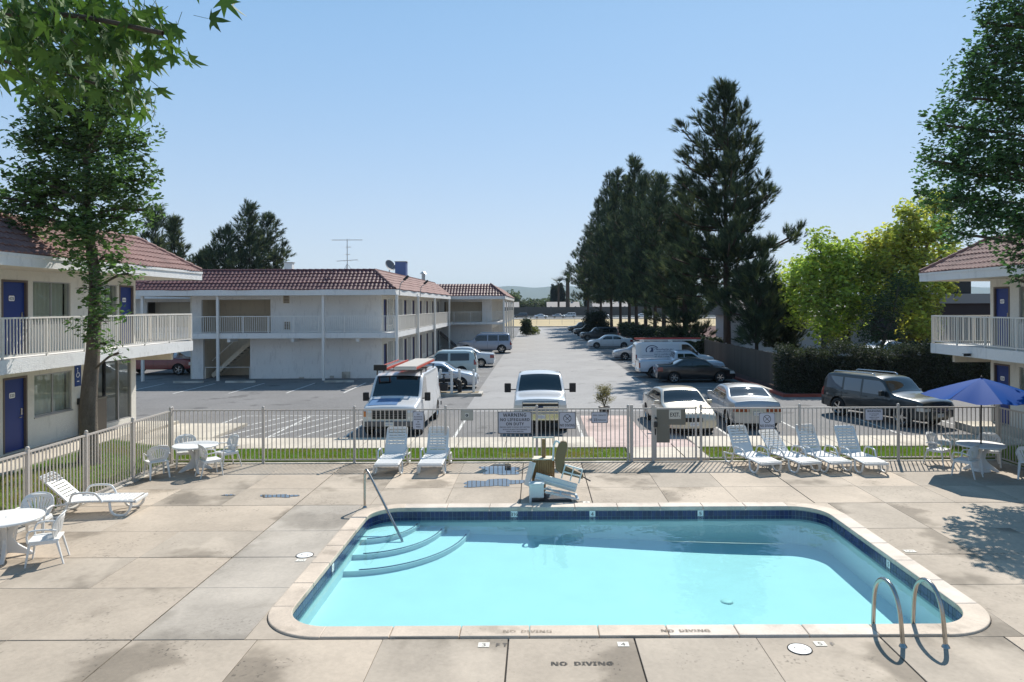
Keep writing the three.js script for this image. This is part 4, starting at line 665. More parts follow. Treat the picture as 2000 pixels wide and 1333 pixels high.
const west = poolWing(1, { wall: -14.75, edge: -13.2, end: 26.35, floor: 0.46, label: 'cream motel wing with blue doors behind the big trunk',
  lower: [{ kind: 'door', d0: 19.78, d1: 20.72, no: '333', hf: 1 }, { kind: 'window', d0: 21.02, d1: 22.72 }, { kind: 'shop', d0: 23.75, d1: 26.05, bays: 3 }],
  upper: [{ kind: 'door', d0: 19.74, d1: 20.76, no: '435', hf: 1 }, { kind: 'window', d0: 20.98, d1: 22.67 }, { kind: 'window', d0: 24.1, d1: 25.2 }, { kind: 'door', d0: 25.32, d1: 26.2, no: '434', hf: 1 }] });
const east = poolWing(-1, { wall: 16.5, edge: 14.95, end: 26.05, floor: 0.27, label: 'cream motel wing with blue doors behind the blue umbrella',
  lower: [{ kind: 'door', d0: 24.98, d1: 25.85, no: '338', hf: -1 }, { kind: 'window', d0: 22.8, d1: 24.5 }],
  upper: [{ kind: 'door', d0: 24.98, d1: 25.85, no: '437', hf: -1 }, { kind: 'window', d0: 22.8, d1: 24.5 }] });
{ // fittings on the west wing
  const acc = thing('access_sign', 'blue wheelchair access sign on the cream wall by the trunk', 'sign', [-14.745, 2.33, -23.0], Math.PI / 2);
  part('panel', rbx(-0.16, 0.16, -0.34, 0.34, 0, 0.012, 0.004), std(lin(0.01, 0.05, 0.22), 0.5), acc);
  part('print', new THREE.PlaneGeometry(0.3, 0.66).translate(0, 0, 0.0135), std(0xffffff, 0.5, { map: canvasTex(150, 330, (c, w, h) => { c.fillStyle = '#123a7c'; c.fillRect(0, 0, w, h); c.strokeStyle = '#eef2f8'; c.lineWidth = 11; c.beginPath(); c.arc(70, 158, 34, 0.2, 4.4); c.stroke(); c.beginPath(); c.moveTo(66, 70); c.lineTo(68, 122); c.lineTo(100, 124); c.lineTo(118, 176); c.stroke(); c.fillStyle = '#eef2f8'; c.beginPath(); c.arc(64, 52, 12, 0, 7); c.fill(); c.fillRect(48, 250, 56, 14); }) }), acc);
  const box = thing('call_box', 'small dark box on the cream wall under the access sign', 'wall box', [-14.745, 1.50, -23.02], Math.PI / 2); part('case', rbx(-0.07, 0.07, -0.1, 0.1, 0, 0.09, 0.01), M.darkMetal, box); part('dial', new THREE.CylinderGeometry(0.03, 0.03, 0.01, 12).rotateX(Math.PI / 2).translate(0, 0.03, 0.095), M.alu, box);
  const cam = thing('wall_camera', 'dark security camera under the east balcony edge', 'camera', [14.92, 2.82, -24.6], -Math.PI / 2 + 0.3); part('bracket', bar(V(0, 0, -0.02), V(0, -0.06, 0.12), 0.012), M.trim, cam); part('housing', rbx(-0.05, 0.05, -0.11, -0.03, 0.06, 0.30, 0.02), M.darkMetal, cam); part('hood', rbx(-0.06, 0.06, -0.03, -0.015, 0.05, 0.34, 0.006), M.darkMetal, cam);
  const can = thing('utility_box', 'dull brown cabinet against the wall behind the big trunk', 'cabinet', [-14.45, 0.42, -23.3]); part('case', rbx(-0.28, 0.28, 0, 1.12, -0.3, 0.3, 0.02), std(lin(0.16, 0.13, 0.10), 0.7), can); part('lid', rbx(-0.3, 0.3, 1.12, 1.17, -0.32, 0.32, 0.01), std(lin(0.20, 0.17, 0.13), 0.7), can);
}

// ---------------------------------------------------------------- the block across the parking lot
{
  const g = thing('motel_block', 'long white motel block with gallery and dark red mansard roof', 'building', [-15.7, 0, -45.1]);
  const x0 = -21.7, x1 = -9.8, dF = 45.1, dB = 74, f2 = 2.88, soff = 5.22, eave = 5.56, gx = -8.72, gd = 43.92;
  // end wall with the stair recess
  wpart('end_wall', wallWith('x', -dF, -0.2, x0, x1, 0, f2 - 0.3, [[-21.0, -18.05, 0, f2 - 0.31]]), M.trim, g);
  wpart('end_wall', wallWith('x', -dF, -0.2, x0, x1, f2, soff, [[-21.1, -16.75, f2, 4.98]]), M.trim, g);
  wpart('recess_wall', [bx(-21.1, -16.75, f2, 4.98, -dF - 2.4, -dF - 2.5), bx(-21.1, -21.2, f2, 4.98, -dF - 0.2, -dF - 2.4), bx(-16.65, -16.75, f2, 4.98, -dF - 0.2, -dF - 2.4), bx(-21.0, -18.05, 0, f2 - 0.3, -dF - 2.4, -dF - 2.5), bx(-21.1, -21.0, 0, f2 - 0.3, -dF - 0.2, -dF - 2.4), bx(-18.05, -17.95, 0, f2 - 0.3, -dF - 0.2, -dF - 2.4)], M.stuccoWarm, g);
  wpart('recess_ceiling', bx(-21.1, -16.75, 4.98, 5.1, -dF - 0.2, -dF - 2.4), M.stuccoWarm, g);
  // body behind
  wpart('core', [bx(x0, x1 - 1.3, 0, soff, -dF - 2.6, -dB)], M.interior, g);
  wpart('side_wall', bx(x0 - 0.1, x0, 0, soff, -dF, -dB), M.stucco, g);
  // long side with doors and windows in a repeating bay
  const lo = [], hi = []; for (let d = 45.9; d + 3.2 < dB; d += 3.55) { lo.push([d, d + 0.9, 0, 2.1], [d + 1.25, d + 2.95, 0.35, 2.25]); hi.push([d, d + 0.9, f2, f2 + 2.1], [d + 1.25, d + 2.95, f2 + 0.35, f2 + 2.2]); }
  wpart('side_wall', wallWith('z', x1, -0.2, dF + 0.2, dB, 0, f2 - 0.3, lo), M.stucco, g); wpart('side_wall', wallWith('z', x1, -0.2, dF + 0.2, dB, f2, soff, hi), M.stucco, g);
  const bay = (q, door, y) => { const w = new THREE.Group(); w.name = door ? 'door' : 'window'; g.add(w); const [a, b, ya, yb] = q;
    if (door) { wpart('leaf', bx(x1 - 0.12, x1 - 0.07, ya + 0.01, yb - 0.05, -a - 0.05, -b + 0.05), M.blueDoor, w, false); wpart('jamb', [bx(x1 - 0.14, x1 + 0.01, ya, yb, -a, -a - 0.05), bx(x1 - 0.14, x1 + 0.01, ya, yb, -b + 0.05, -b), bx(x1 - 0.14, x1 + 0.01, yb - 0.05, yb, -a - 0.05, -b + 0.05)], M.jamb, w, false); return; }
    wpart('frame', [bx(x1 - 0.1, x1 + 0.012, ya, ya + 0.06, -a, -b), bx(x1 - 0.1, x1 + 0.012, yb - 0.06, yb, -a, -b), ...[0, 0.33, 0.66, 1].map((t) => bx(x1 - 0.1, x1 + 0.012, ya + 0.06, yb - 0.06, -lerp(a, b - 0.08, t), -lerp(a, b - 0.08, t) - 0.08))], M.whitePaint, w, false);
    wpart('pane', bx(x1 - 0.06, x1 - 0.055, ya + 0.06, yb - 0.06, -a - 0.08, -b + 0.08), M.glass, w, false); wpart('curtain', curtainGeo((b - a) * 0.5, yb - ya, a * 10 | 0).rotateY(Math.PI / 2).translate(x1 - 0.28, ya, -lerp(a, b, 0.7)), M.curtain, w, false); };
  lo.forEach((q, i) => bay(q, i % 2 === 0)); hi.forEach((q, i) => bay(q, i % 2 === 0));
  // gallery round two sides
  wpart('gallery_slab', [bx(-24.2, gx, f2 - 0.22, f2, -gd, -dF + 0.001), bx(x1, gx, f2 - 0.22, f2, -dF, -dB), bx(x0, -24.2, f2 - 0.22, f2, -dF, -dB)], M.trim, g);
  wpart('gallery_edge', [bx(-24.25, gx + 0.06, f2 - 0.30, f2 + 0.03, -gd + 0.06, -gd), bx(gx, gx + 0.06, f2 - 0.30, f2 + 0.03, -gd, -dB)], M.trim, g);
  for (const x of [-18.9, -15.0, -11.0]) wpart('bearer', bx(x - 0.09, x + 0.09, f2 - 0.52, f2 - 0.302, -gd - 0.02, -dF), M.trim, g);
  railing(g, V(-24.2, 0, -gd + 0.03), V(gx + 0.03, 0, -gd + 0.03), f2, 1.05, M.whitePaint, 1.6, 0.13, 0.3); railing(g, V(gx + 0.03, 0, -gd + 0.0), V(gx + 0.03, 0, -71.5), f2, 1.05, M.railPaint, 1.6, 0.12, 0.3, true);
  const col = (x, d) => wpart('column', rbx(x - 0.075, x + 0.075, 0, soff + 0.02, -d - 0.075, -d + 0.075, 0.01), M.whitePaint, g, false);
  for (const x of [-24.1, -19.5, -13.05]) col(x, gd - 0.12); for (const d of [43.86, 51.8, 60.2, 70.2]) col(gx + 0.16, d);
  // open stairs in the recess
  const st = new THREE.Group(); st.name = 'stairs'; g.add(st); const sA = V(-20.75, 0.1, -dF - 0.7), sB = V(-18.1, f2 - 0.42, -dF - 0.7);
  for (const dz of [0, -1.1]) wpart('stringer', plank(sA.clone().add(V(0, 0, dz)), sB.clone().add(V(0, 0, dz)), 0.06, 0.26), M.stuccoWarm, st, false);
  for (let i = 0; i < 12; i++) { const p = sA.clone().lerp(sB, (i + 0.5) / 12); wpart('tread', bx(p.x - 0.15, p.x + 0.13, p.y + 0.08, p.y + 0.13, p.z - 0.03, p.z - 1.07), M.kerb, st); }
  wpart('handrail', [bar(sA.clone().add(V(0, 1, 0)), sB.clone().add(V(0, 1, 0)).lerp(sA.clone().add(V(0, 1, 0)), 0.35), 0.025), bar(V(-20.9, 0.72, -dF - 0.05), V(-18.1, 0.72, -dF - 0.05), 0.02), bar(V(-20.9, 0, -dF - 0.05), V(-20.9, 0.72, -dF - 0.05), 0.02), bar(V(-18.12, 0, -dF - 0.05), V(-18.12, 0.72, -dF - 0.05), 0.02)], M.whitePaint, st, false);
  // vents in the end wall
  for (const [x, y] of [[-15.75, 4.98], [-15.72, 3.33]]) { const v = new THREE.Group(); v.name = 'vent'; g.add(v); wpart('vent_frame', bx(x - 0.2, x + 0.2, y - 0.25, y + 0.25, -dF + 0.001, -dF + 0.02), M.stuccoWarm, v, false); for (let k = 0; k < 5; k++) wpart('louver', bx(x - 0.16, x + 0.16, y - 0.2 + k * 0.09, y - 0.15 + k * 0.09, -dF + 0.021, -dF + 0.04), M.jamb, v, false); }
  for (const [x, w, h] of [[-12.0, 0.5, 0.42], [-12.9, 0.22, 0.16], [-14.8, 0.3, 0.1]]) wpart('patch_box', rbx(x - w / 2, x + w / 2, 0.02, h, -dF + 0.002, -dF + 0.12, 0.01), M.kerb, g);
  // roof
  const fx = -8.64, fxl = -24.6, fd = 43.62, w = 1.55, rise = 1.2, back = 71.9;
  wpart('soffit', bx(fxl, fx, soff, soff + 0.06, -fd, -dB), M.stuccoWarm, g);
  wpart('fascia', [bx(fxl, fx + 0.06, soff - 0.01, eave, -fd + 0.06, -fd), bx(fx, fx + 0.06, soff - 0.01, eave, -fd, -back), bx(fxl - 0.06, fxl, soff - 0.01, eave, -fd + 0.06, -dB)], M.trim, g);
  const roof = new THREE.Group(); roof.name = 'roof'; g.add(roof); const y = eave + 0.01;
  tileCourses(roof, M.tileRoofShade, V(fxl, y, -fd + 0.05), V(fx + 0.05, y, -fd + 0.05), V(0, 0, -1), w, rise, 1, 1, 6, 0.25);
  tileCourses(roof, M.tileRoof, V(fx + 0.05, y, -fd + 0.05), V(fx + 0.05, y, -back), V(-1, 0, 0), w, rise, 1, 0, 6, 0.25);
  capTiles(roof, M.tileRoof, V(fx, y + 0.06, -fd), V(fx - w, y + rise + 0.06, -fd - w)); capTiles(roof, M.tileRoofShade, V(fxl + w, y + rise + 0.05, -fd - w), V(fx - w, y + rise + 0.05, -fd - w)); capTiles(roof, M.tileRoof, V(fx - w, y + rise + 0.05, -fd - w), V(fx - w, y + rise + 0.05, -back));
  wpart('flat_roof', bx(fxl + w, fx - w + 0.05, y - 0.05, y + rise - 0.03, -fd - w + 0.05, -dB), M.roofFlat, roof);
  // things on the roof
  const ant = thing('roof_antenna', 'tall television antenna on the dark red roof', 'antenna', [-12.2, y + rise - 0.04, -46.2]);
  part('mast', bar(V(0, 0, 0), V(0, 2.15, 0), 0.03, 0.022), M.alu, ant);
  for (const [yy, hw, e, n] of [[2.08, 0.98, 0.3, 14], [1.62, 0.25, 0.12, 4], [1.15, 0.18, 0.12, 4], [0.72, 0.68, 0.3, 4]]) { const b = part('boom', bar(V(yy === 2.08 ? -hw : -0.1 - (yy === 0.72 ? hw - 0.1 : 0), yy, 0), V(hw, yy + (yy === 0.72 ? 0.08 : 0), 0), 0.018), M.alu, ant); for (let k = 0; k < n; k++) part('element', bar(V(lerp(-hw, hw, n > 1 ? k / (n - 1) : 0), yy, -e), V(lerp(-hw, hw, n > 1 ? k / (n - 1) : 0), yy, e), 0.008, 0.008, 5), M.alu, b); }
  for (let k = 0; k < 3; k++) { const a = k * 2.094; part('brace', bar(V(Math.cos(a) * 0.4, 0, Math.sin(a) * 0.4), V(0, 0.55, 0), 0.016), M.alu, ant); }
  const dish = thing('satellite_dish', 'grey satellite dish on the roof edge of the long block', 'satellite dish', [-10.3, y + rise - 0.04, -50.2], 0.9); part('dish', lathe([[0, 0], [0.15, 0.012], [0.3, 0.05], [0.42, 0.105]], 20).rotateX(1.15).translate(0, 0.62, 0), std(lin(0.16, 0.16, 0.17), 0.6), dish); part('mast', bar(V(0, 0, 0), V(0, 0.6, -0.02), 0.03), M.alu, dish); part('feed_arm', bar(V(0, 0.36, 0.15), V(0, 0.72, 0.5), 0.012), M.alu, dish);
  const vs = thing('chimney_stack', 'square blue-grey metal vent stack on the long roof', 'chimney', [-10.6, y + rise - 0.04, -56.2]); part('stack', rbx(-0.42, 0.42, 0, 1.25, -0.4, 0.4, 0.02), std(lin(0.10, 0.14, 0.30), 0.5), vs); part('cap', rbx(-0.46, 0.46, 1.25, 1.31, -0.44, 0.44, 0.01), M.alu, vs);
  const vp = thing('vent_pipe', 'short grey vent pipe near the far end of the long roof', 'vent pipe', [-10.5, y + rise - 0.04, -66.5]); part('pipe', cyl(0.16, 0.16, 0.8, 14), M.alu, vp); part('cowl', cyl(0.34, 0.12, 0.2, 14).translate(0, 0.8, 0), M.alu, vp);
  const ac = thing('roof_vent', 'pale boxed roof vent before the dark pines', 'roof vent', [-17.6, y + rise - 0.04, -51]); part('case', rbx(-0.28, 0.28, 0, 0.9, -0.25, 0.25, 0.02), M.trim, ac); part('cap', rbx(-0.33, 0.33, 0.9, 0.96, -0.3, 0.3, 0.01), M.alu, ac);
  for (const [d, l] of [[44.1, 'dark floodlight on the column at the near roof corner'], [52.0, 'dark floodlight above the second gallery column']]) { const q = thing('floodlight', l, 'floodlight', [fx + 0.2, eave - 0.35, -d]); part('arm', tube([V(0, 0, 0), V(0.03, 0.5, 0), V(0.12, 0.75, 0.03), V(0.28, 0.86, 0.06)], 0.03, 20, 6), M.alu, q); part('head', rbx(-0.10, 0.30, -0.06, 0.06, -0.16, 0.16, 0.02).rotateZ(0.75).translate(0.36, 0.98, 0.06), M.darkMetal, q); }
}
// ---------------------------------------------------------------- the farther wing and one behind the near left wing
function farWing(o) {
  const g = thing('motel_wing', o.label, 'building', [o.x0, 0, -o.d0]), f2 = 2.88, soff = 5.22, eave = 5.56, { x0, x1, d0, d1 } = o, w = 1.55, rise = 1.2;
  wpart('wall', wallWith('x', -d0 - 1.3, -0.2, x0, x1 - 1.2, 0, soff, [[o.r0, o.r1, f2, 4.95], [o.r0, o.r1 + 0.4, 0, f2 - 0.31]].slice(0, 1)), M.trim, g);
  wpart('recess_wall', bx(o.r0, o.r1, f2, 4.95, -d0 - 2.6, -d0 - 2.7), M.stuccoWarm, g);
  const ops = []; for (let d = d0 + 2.2; d + 3 < d1; d += 3.55) ops.push([d, d + 2.2, 0.3, 2.2], [d, d + 2.2, f2 + 0.3, f2 + 2.2]);
  wpart('side_wall', wallWith('z', x1 - 1.2, -0.2, d0 + 1.5, d1, 0, f2, ops.filter((q) => q[2] < 1)), M.stucco, g); wpart('side_wall', wallWith('z', x1 - 1.2, -0.2, d0 + 1.5, d1, f2, soff, ops.filter((q) => q[2] > 1)), M.stucco, g);
  for (const q of ops) { const wv = new THREE.Group(); wv.name = 'window'; g.add(wv); wpart('frame', [0, 0.5, 1].map((t) => bx(x1 - 1.3, x1 - 1.19, q[2], q[3], -lerp(q[0], q[1] - 0.08, t), -lerp(q[0], q[1] - 0.08, t) - 0.08)), M.whitePaint, wv, false); wpart('pane', bx(x1 - 1.27, x1 - 1.265, q[2], q[3], -q[0], -q[1]), M.glass, wv, false); }
  wpart('core', bx(x0, x1 - 2.4, 0, soff, -d0 - 2.8, -d1), M.interior, g);
  wpart('gallery_slab', [bx(x0, x1, f2 - 0.22, f2, -d0, -d0 - 1.3), bx(x1 - 1.2, x1, f2 - 0.22, f2, -d0 - 1.3, -d1)], M.trim, g);
  railing(g, V(x0, 0, -d0), V(x1, 0, -d0), f2, 1.05, M.railPaint, 1.8, 0.14, 0.25, true); railing(g, V(x1, 0, -d0), V(x1, 0, -d1), f2, 1.05, M.railPaint, 1.8, 0.14, 0.25, true);
  for (const [x, d] of [[x1 + 0.1, d0 - 0.1], [x1 + 0.1, d0 + 6], [x1 + 0.1, d0 + 13], [x1 + 0.1, d0 + 20], [x1 + 0.1, d1], [x0 + 0.4, d0 - 0.1]]) wpart('column', bx(x - 0.09, x + 0.09, 0, soff + 0.02, -d - 0.09, -d + 0.09), M.whitePaint, g);
  wpart('soffit', bx(x0, x1 + 0.2, soff, soff + 0.06, -d0 + 0.3, -d1), M.stuccoWarm, g);
  wpart('fascia', [bx(x0, x1 + 0.26, soff - 0.01, eave, -d0 + 0.36, -d0 + 0.3), bx(x1 + 0.2, x1 + 0.26, soff - 0.01, eave, -d0 + 0.3, -d1)], M.trim, g);
  const roof = new THREE.Group(); roof.name = 'roof'; g.add(roof); const y = eave + 0.01, ex = x1 + 0.25, ez = -d0 + 0.35;
  tileCourses(roof, M.tileRoofShade, V(x0, y, ez), V(ex, y, ez), V(0, 0, -1), w, rise, 0, 1, 5, 0.3); tileCourses(roof, M.tileRoof, V(ex, y, ez), V(ex, y, -d1), V(-1, 0, 0), w, rise, 1, 0, 5, 0.3);
  capTiles(roof, M.tileRoof, V(ex, y + 0.05, ez), V(ex - w, y + rise + 0.05, ez - w));
  wpart('flat_roof', bx(x0, ex - w + 0.05, y - 0.05, y + rise - 0.03, ez - w + 0.05, -d1), M.roofFlat, roof);
  if (o.stair) { const st = new THREE.Group(); st.name = 'stairs'; g.add(st); wpart('stringer', plank(V(x0 + 0.6, f2, -d0 - 0.6), V(x0 + 3.4, 0.4, -d0 - 0.6), 0.9, 0.2), M.jamb, st, false); }
}
farWing({ x0: -11.6, x1: -3.4, d0: 72.3, d1: 101, r0: -9.5, r1: -5.6, stair: true, label: 'farther white motel wing at the end of the left car row' });
farWing({ x0: -44, x1: -25.6, d0: 57.5, d1: 80, r0: -32, r1: -28, label: 'motel wing half hidden behind the near roof corner' });
// ================================================================ vehicles
function curveFn(pts) {                      // monotone cubic through [x, y]
  const n = pts.length, h = [], s = [], m = []; for (let i = 0; i < n - 1; i++) { h.push(pts[i + 1][0] - pts[i][0]); s.push((pts[i + 1][1] - pts[i][1]) / h[i]); }
  m[0] = s[0]; m[n - 1] = s[n - 2]; for (let i = 1; i < n - 1; i++) m[i] = s[i - 1] * s[i] <= 0 ? 0 : (2 * s[i - 1] * s[i]) / (s[i - 1] + s[i]);
  return (x) => { x = clamp(x, pts[0][0], pts[n - 1][0]); let i = 0; while (i < n - 2 && x > pts[i + 1][0]) i++; const t = (x - pts[i][0]) / h[i], t2 = t * t, t3 = t2 * t; return (2 * t3 - 3 * t2 + 1) * pts[i][1] + (t3 - 2 * t2 + t) * h[i] * m[i] + (-2 * t3 + 3 * t2) * pts[i + 1][1] + (t3 - t2) * h[i] * m[i + 1]; };
}
const carGlass = phys(lin(0.010, 0.014, 0.015), 0.03, { clearcoat: 1, clearcoatRoughness: 0.02 }), chrome = std(lin(0.6, 0.6, 0.6), 0.15, { metalness: 1 }), lampClear = phys(lin(0.55, 0.55, 0.53), 0.12, { clearcoat: 1 }), lampRed = phys(lin(0.22, 0.012, 0.010), 0.15, { clearcoat: 1 }), lampAmber = phys(lin(0.5, 0.14, 0.02), 0.2, { clearcoat: 1 });
const plateMat = std(0xffffff, 0.6, { map: canvasTex(128, 64, (c, w, h) => { c.fillStyle = '#d8d8d2'; c.fillRect(0, 0, w, h); c.fillStyle = '#b8bcc8'; c.fillRect(8, 20, w - 16, 26); }) });
const paint = (r, g, b, metal = 0.25) => phys(lin(r, g, b), 0.32, { metalness: metal, clearcoat: 1, clearcoatRoughness: 0.04 });
const gridGeo = (nu, nv, fn) => { const pos = [], idx = []; for (let i = 0; i <= nu; i++) for (let j = 0; j <= nv; j++) pos.push(...fn(i / nu, j / nv)); for (let i = 0; i < nu; i++) for (let j = 0; j < nv; j++) { const a = i * (nv + 1) + j, b = a + nv + 1; idx.push(a, b, b + 1, a, b + 1, a + 1); } const g = new THREE.BufferGeometry(); g.setAttribute('position', new THREE.Float32BufferAttribute(pos, 3)); g.setIndex(idx); g.computeVertexNormals(); return g; };
const wheelCache = new Map();
function wheelGeos(r, w, spokes) {
  const k = r + ',' + w + ',' + spokes; if (wheelCache.has(k)) return wheelCache.get(k);
  const t = lathe([[r * 0.66, -w / 2], [r * 0.9, -w / 2], [r * 0.985, -w * 0.38], [r, -w * 0.2], [r, w * 0.2], [r * 0.985, w * 0.38], [r * 0.9, w / 2], [r * 0.66, w / 2]], 32).rotateX(Math.PI / 2);
  const rim = [lathe([[r * 0.66, -w * 0.42], [r * 0.67, w * 0.42], [r * 0.62, w * 0.44], [r * 0.60, w * 0.3], [r * 0.60, -w * 0.3]], 28).rotateX(Math.PI / 2), new THREE.CylinderGeometry(r * 0.16, r * 0.18, w * 0.2, 14).rotateX(Math.PI / 2).translate(0, 0, w * 0.3), new THREE.CircleGeometry(r * 0.6, 24).translate(0, 0, w * 0.02)];
  for (let i = 0; i < spokes; i++) { const a = i / spokes * Math.PI * 2; rim.push(new THREE.BoxGeometry(r * 0.48, r * 0.15, w * 0.12).translate(r * 0.38, 0, w * 0.32).rotateZ(a)); }
  const out = [t, merge([rim[0], rim[1], ...rim.slice(3)]), rim[2]]; wheelCache.set(k, out); return out;
}
function vehicle(o) {
  const g = thing(o.name, o.label, o.cat, [o.x, o.y ?? 0, -o.d], o.turn, o.group ?? 'vehicles parked in the motel lot');
  const { L, W } = o, hl = L / 2, yt = curveFn(o.top), wr = o.wr ?? 0.32, ra = wr + 0.06, sill = o.sill ?? 0.24, belt = o.belt, axF = o.axF ?? hl - 0.88, axR = o.axR ?? -hl + 0.95, roofW = o.roofW ?? 0.74, roofY = Math.max(...o.top.map((p) => p[1]));
  const paintM = o.paint, nose = o.nose ?? 0.13, tail = o.tail ?? 0.11, np = o.np ?? 5;
  const beltAt = (x) => belt + (o.wedge ?? 0.03) * (-x / hl);
  const plan = (x) => { const f = x > 0 ? nose : tail, t = Math.abs(x) / hl; return 1 - f * Math.pow(t, np); };
  const hw = (x, y) => { const b = beltAt(x), base = W / 2 * plan(x); let k; if (y <= b) { const t = (y - 0.55) / 0.55; k = 1 - 0.05 * t * t - (y < 0.4 ? 0.05 * (0.4 - y) / 0.2 : 0); } else { const t = clamp((y - b) / (roofY - b), 0, 1), kb = 1 - 0.05 * ((b - 0.55) / 0.55) ** 2; k = lerp(kb - 0.012, roofW, Math.pow(t, 1.15)); } return base * k; };
  const yb = (x) => { let y = sill + 0.05 * Math.pow(Math.abs(x) / hl, 6); for (const a of [axF, axR]) { const dx = x - a; if (Math.abs(dx) < ra) y = Math.max(y, wr + Math.sqrt(ra * ra - dx * dx)); } return Math.min(y, yt(x) - 0.12); };
  const xs = new Set(); for (let i = 0; i <= 56; i++) xs.add(+(-hl + L * (0.5 - 0.5 * Math.cos(Math.PI * i / 56)) * 1).toFixed(4)); for (const a of [axF, axR]) for (let k = -8; k <= 8; k++) xs.add(+(a + ra * Math.sin(k / 8 * Math.PI / 2)).toFixed(4)); for (const a of [axF, axR]) for (const e of [-1, 1]) xs.add(+(a + e * (ra + 0.004)).toFixed(4)); for (const p of o.top) xs.add(+p[0].toFixed(4));
  const X = [...xs].filter((x) => x >= -hl && x <= hl).sort((a, b) => a - b), rows = 11, arcN = 4, topN = 4, per = rows + 1 + arcN + topN, pos = [], idx = [];
  const crown = o.crown ?? 0.045;
  for (const x of X) {
    const b = yb(x), t = yt(x), r = Math.min(0.09, (t - b) * 0.3), sec = [];
    for (let i = 0; i <= rows; i++) { const y = lerp(b, t - r, i / rows); sec.push([y, hw(x, y)]); }
    const z1 = hw(x, t - r), zr = Math.min(r * 1.2, z1 * 0.4); for (let i = 1; i <= arcN; i++) { const a = i / arcN * Math.PI / 2; sec.push([t - r + r * Math.sin(a), z1 - zr * (1 - Math.cos(a))]); }
    const z2 = z1 - zr; for (let i = 1; i <= topN; i++) { const z = z2 * (1 - i / topN); sec.push([t + crown * (1 - (z / z2) ** 2) * Math.min(1, (t - b) * 2), z]); }
    for (const [y, z] of sec) pos.push(x, y, z); for (const [y, z] of sec) pos.push(x, y, -z);
  }
  for (let i = 0; i + 1 < X.length; i++) for (let j = 0; j + 1 < per; j++) { const a = i * per * 2 + j, b = a + per * 2; idx.push(a, b, b + 1, a, b + 1, a + 1); const c = a + per, d = b + per; idx.push(c, d + 1, d, c, c + 1, d + 1); }
  for (const [i, flip] of [[0, 1], [X.length - 1, 0]]) for (let j = 0; j + 1 < per; j++) { const a = i * per * 2 + j, b = a + per; flip ? idx.push(a, a + 1, b, b, a + 1, b + 1) : idx.push(a, b, a + 1, b, b + 1, a + 1); }
  let bg = new THREE.BufferGeometry(); bg.setAttribute('position', new THREE.Float32BufferAttribute(pos, 3)); bg.setIndex(idx); bg = toCreasedNormals(bg, 0.75);
  part('body', bg, paintM, g);
  part('chassis', [bx(-hl + 0.12, hl - 0.12, sill - 0.06, Math.min(belt - 0.25, 0.72), -W / 2 + 0.28, W / 2 - 0.28)], M.black, g);
  // glass
  const sideP = (x, y, s, off) => [x, y, s * (hw(x, y) + off)];
  for (const [a, b, lower] of o.windows ?? []) for (const s of [-1, 1]) {
    const ytop = (x) => Math.min(yt(x) - 0.115, roofY - 0.15), ylo = (x) => beltAt(x) + (lower ?? 0.03);
    part('side_window', gridGeo(12, 5, (u, v) => { const x = lerp(a, b, s > 0 ? u : 1 - u), lo = ylo(x), hi = Math.max(lo + 0.01, ytop(x)); return sideP(x, lerp(lo, hi, v), s, 0.006); }), o.skyTintGlass ?? carGlass, g);
  }
  const topP = (x, f, off) => { const t = yt(x), b = yb(x), r = Math.min(0.09, (t - b) * 0.3), z1 = hw(x, t - r), zr = Math.min(r * 1.2, z1 * 0.4), z2 = z1 - zr, z = z2 * f, y = t + crown * (1 - f * f) * Math.min(1, (t - b) * 2), e = 0.01, sl = (yt(x + e) - yt(x - e)) / (2 * e), n = Math.hypot(sl, 1); return [x - sl / n * off, y + off / n, z]; };
  if (o.windshield) part('windshield', gridGeo(10, 10, (u, v) => topP(lerp(o.windshield[0], o.windshield[1], u), lerp(1, -1, v), 0.008)), carGlass, g);
  if (o.backlight) part('rear_window', gridGeo(10, 10, (u, v) => topP(lerp(o.backlight[0], o.backlight[1], u), lerp(0.97, -0.97, v), 0.008)), carGlass, g);
  // doors: seams, handles, mirrors
  for (const x of o.seams ?? []) for (const s of [-1, 1]) part('door_seam', gridGeo(1, 8, (u, v) => sideP(x + (u - 0.5) * 0.014 * s, lerp(sill + 0.08, beltAt(x) + 0.02, v), s, 0.003)), M.black, g);
  for (const x of o.handles ?? []) for (const s of [-1, 1]) part('door_handle', rbx(x - 0.1, x + 0.1, -0.015, 0.015, -0.012, 0.012, 0.008, 1).translate(0, beltAt(x) - 0.09, s * (hw(x, beltAt(x) - 0.09) + 0.012)), o.trimMat ?? paintM, g);
  if (o.mirror) for (const s of [-1, 1]) { const m = o.mirror, z = s * (hw(m.x, beltAt(m.x)) + m.out); const mm = part('mirror', [rbx(m.x - 0.07, m.x + 0.06, m.y - m.h / 2, m.y + m.h / 2, z - m.w / 2, z + m.w / 2, 0.025, 2), bar(V(m.x, m.y - m.h * 0.2, s * hw(m.x, beltAt(m.x)) * 0.97), V(m.x, m.y - m.h * 0.2, z), 0.02)], m.mat ?? paintM, g); part('mirror_glass', bx(m.x - 0.0745, m.x - 0.071, m.y - m.h / 2 + 0.02, m.y + m.h / 2 - 0.02, z - m.w / 2 + 0.02, z + m.w / 2 - 0.02), chrome, mm); }
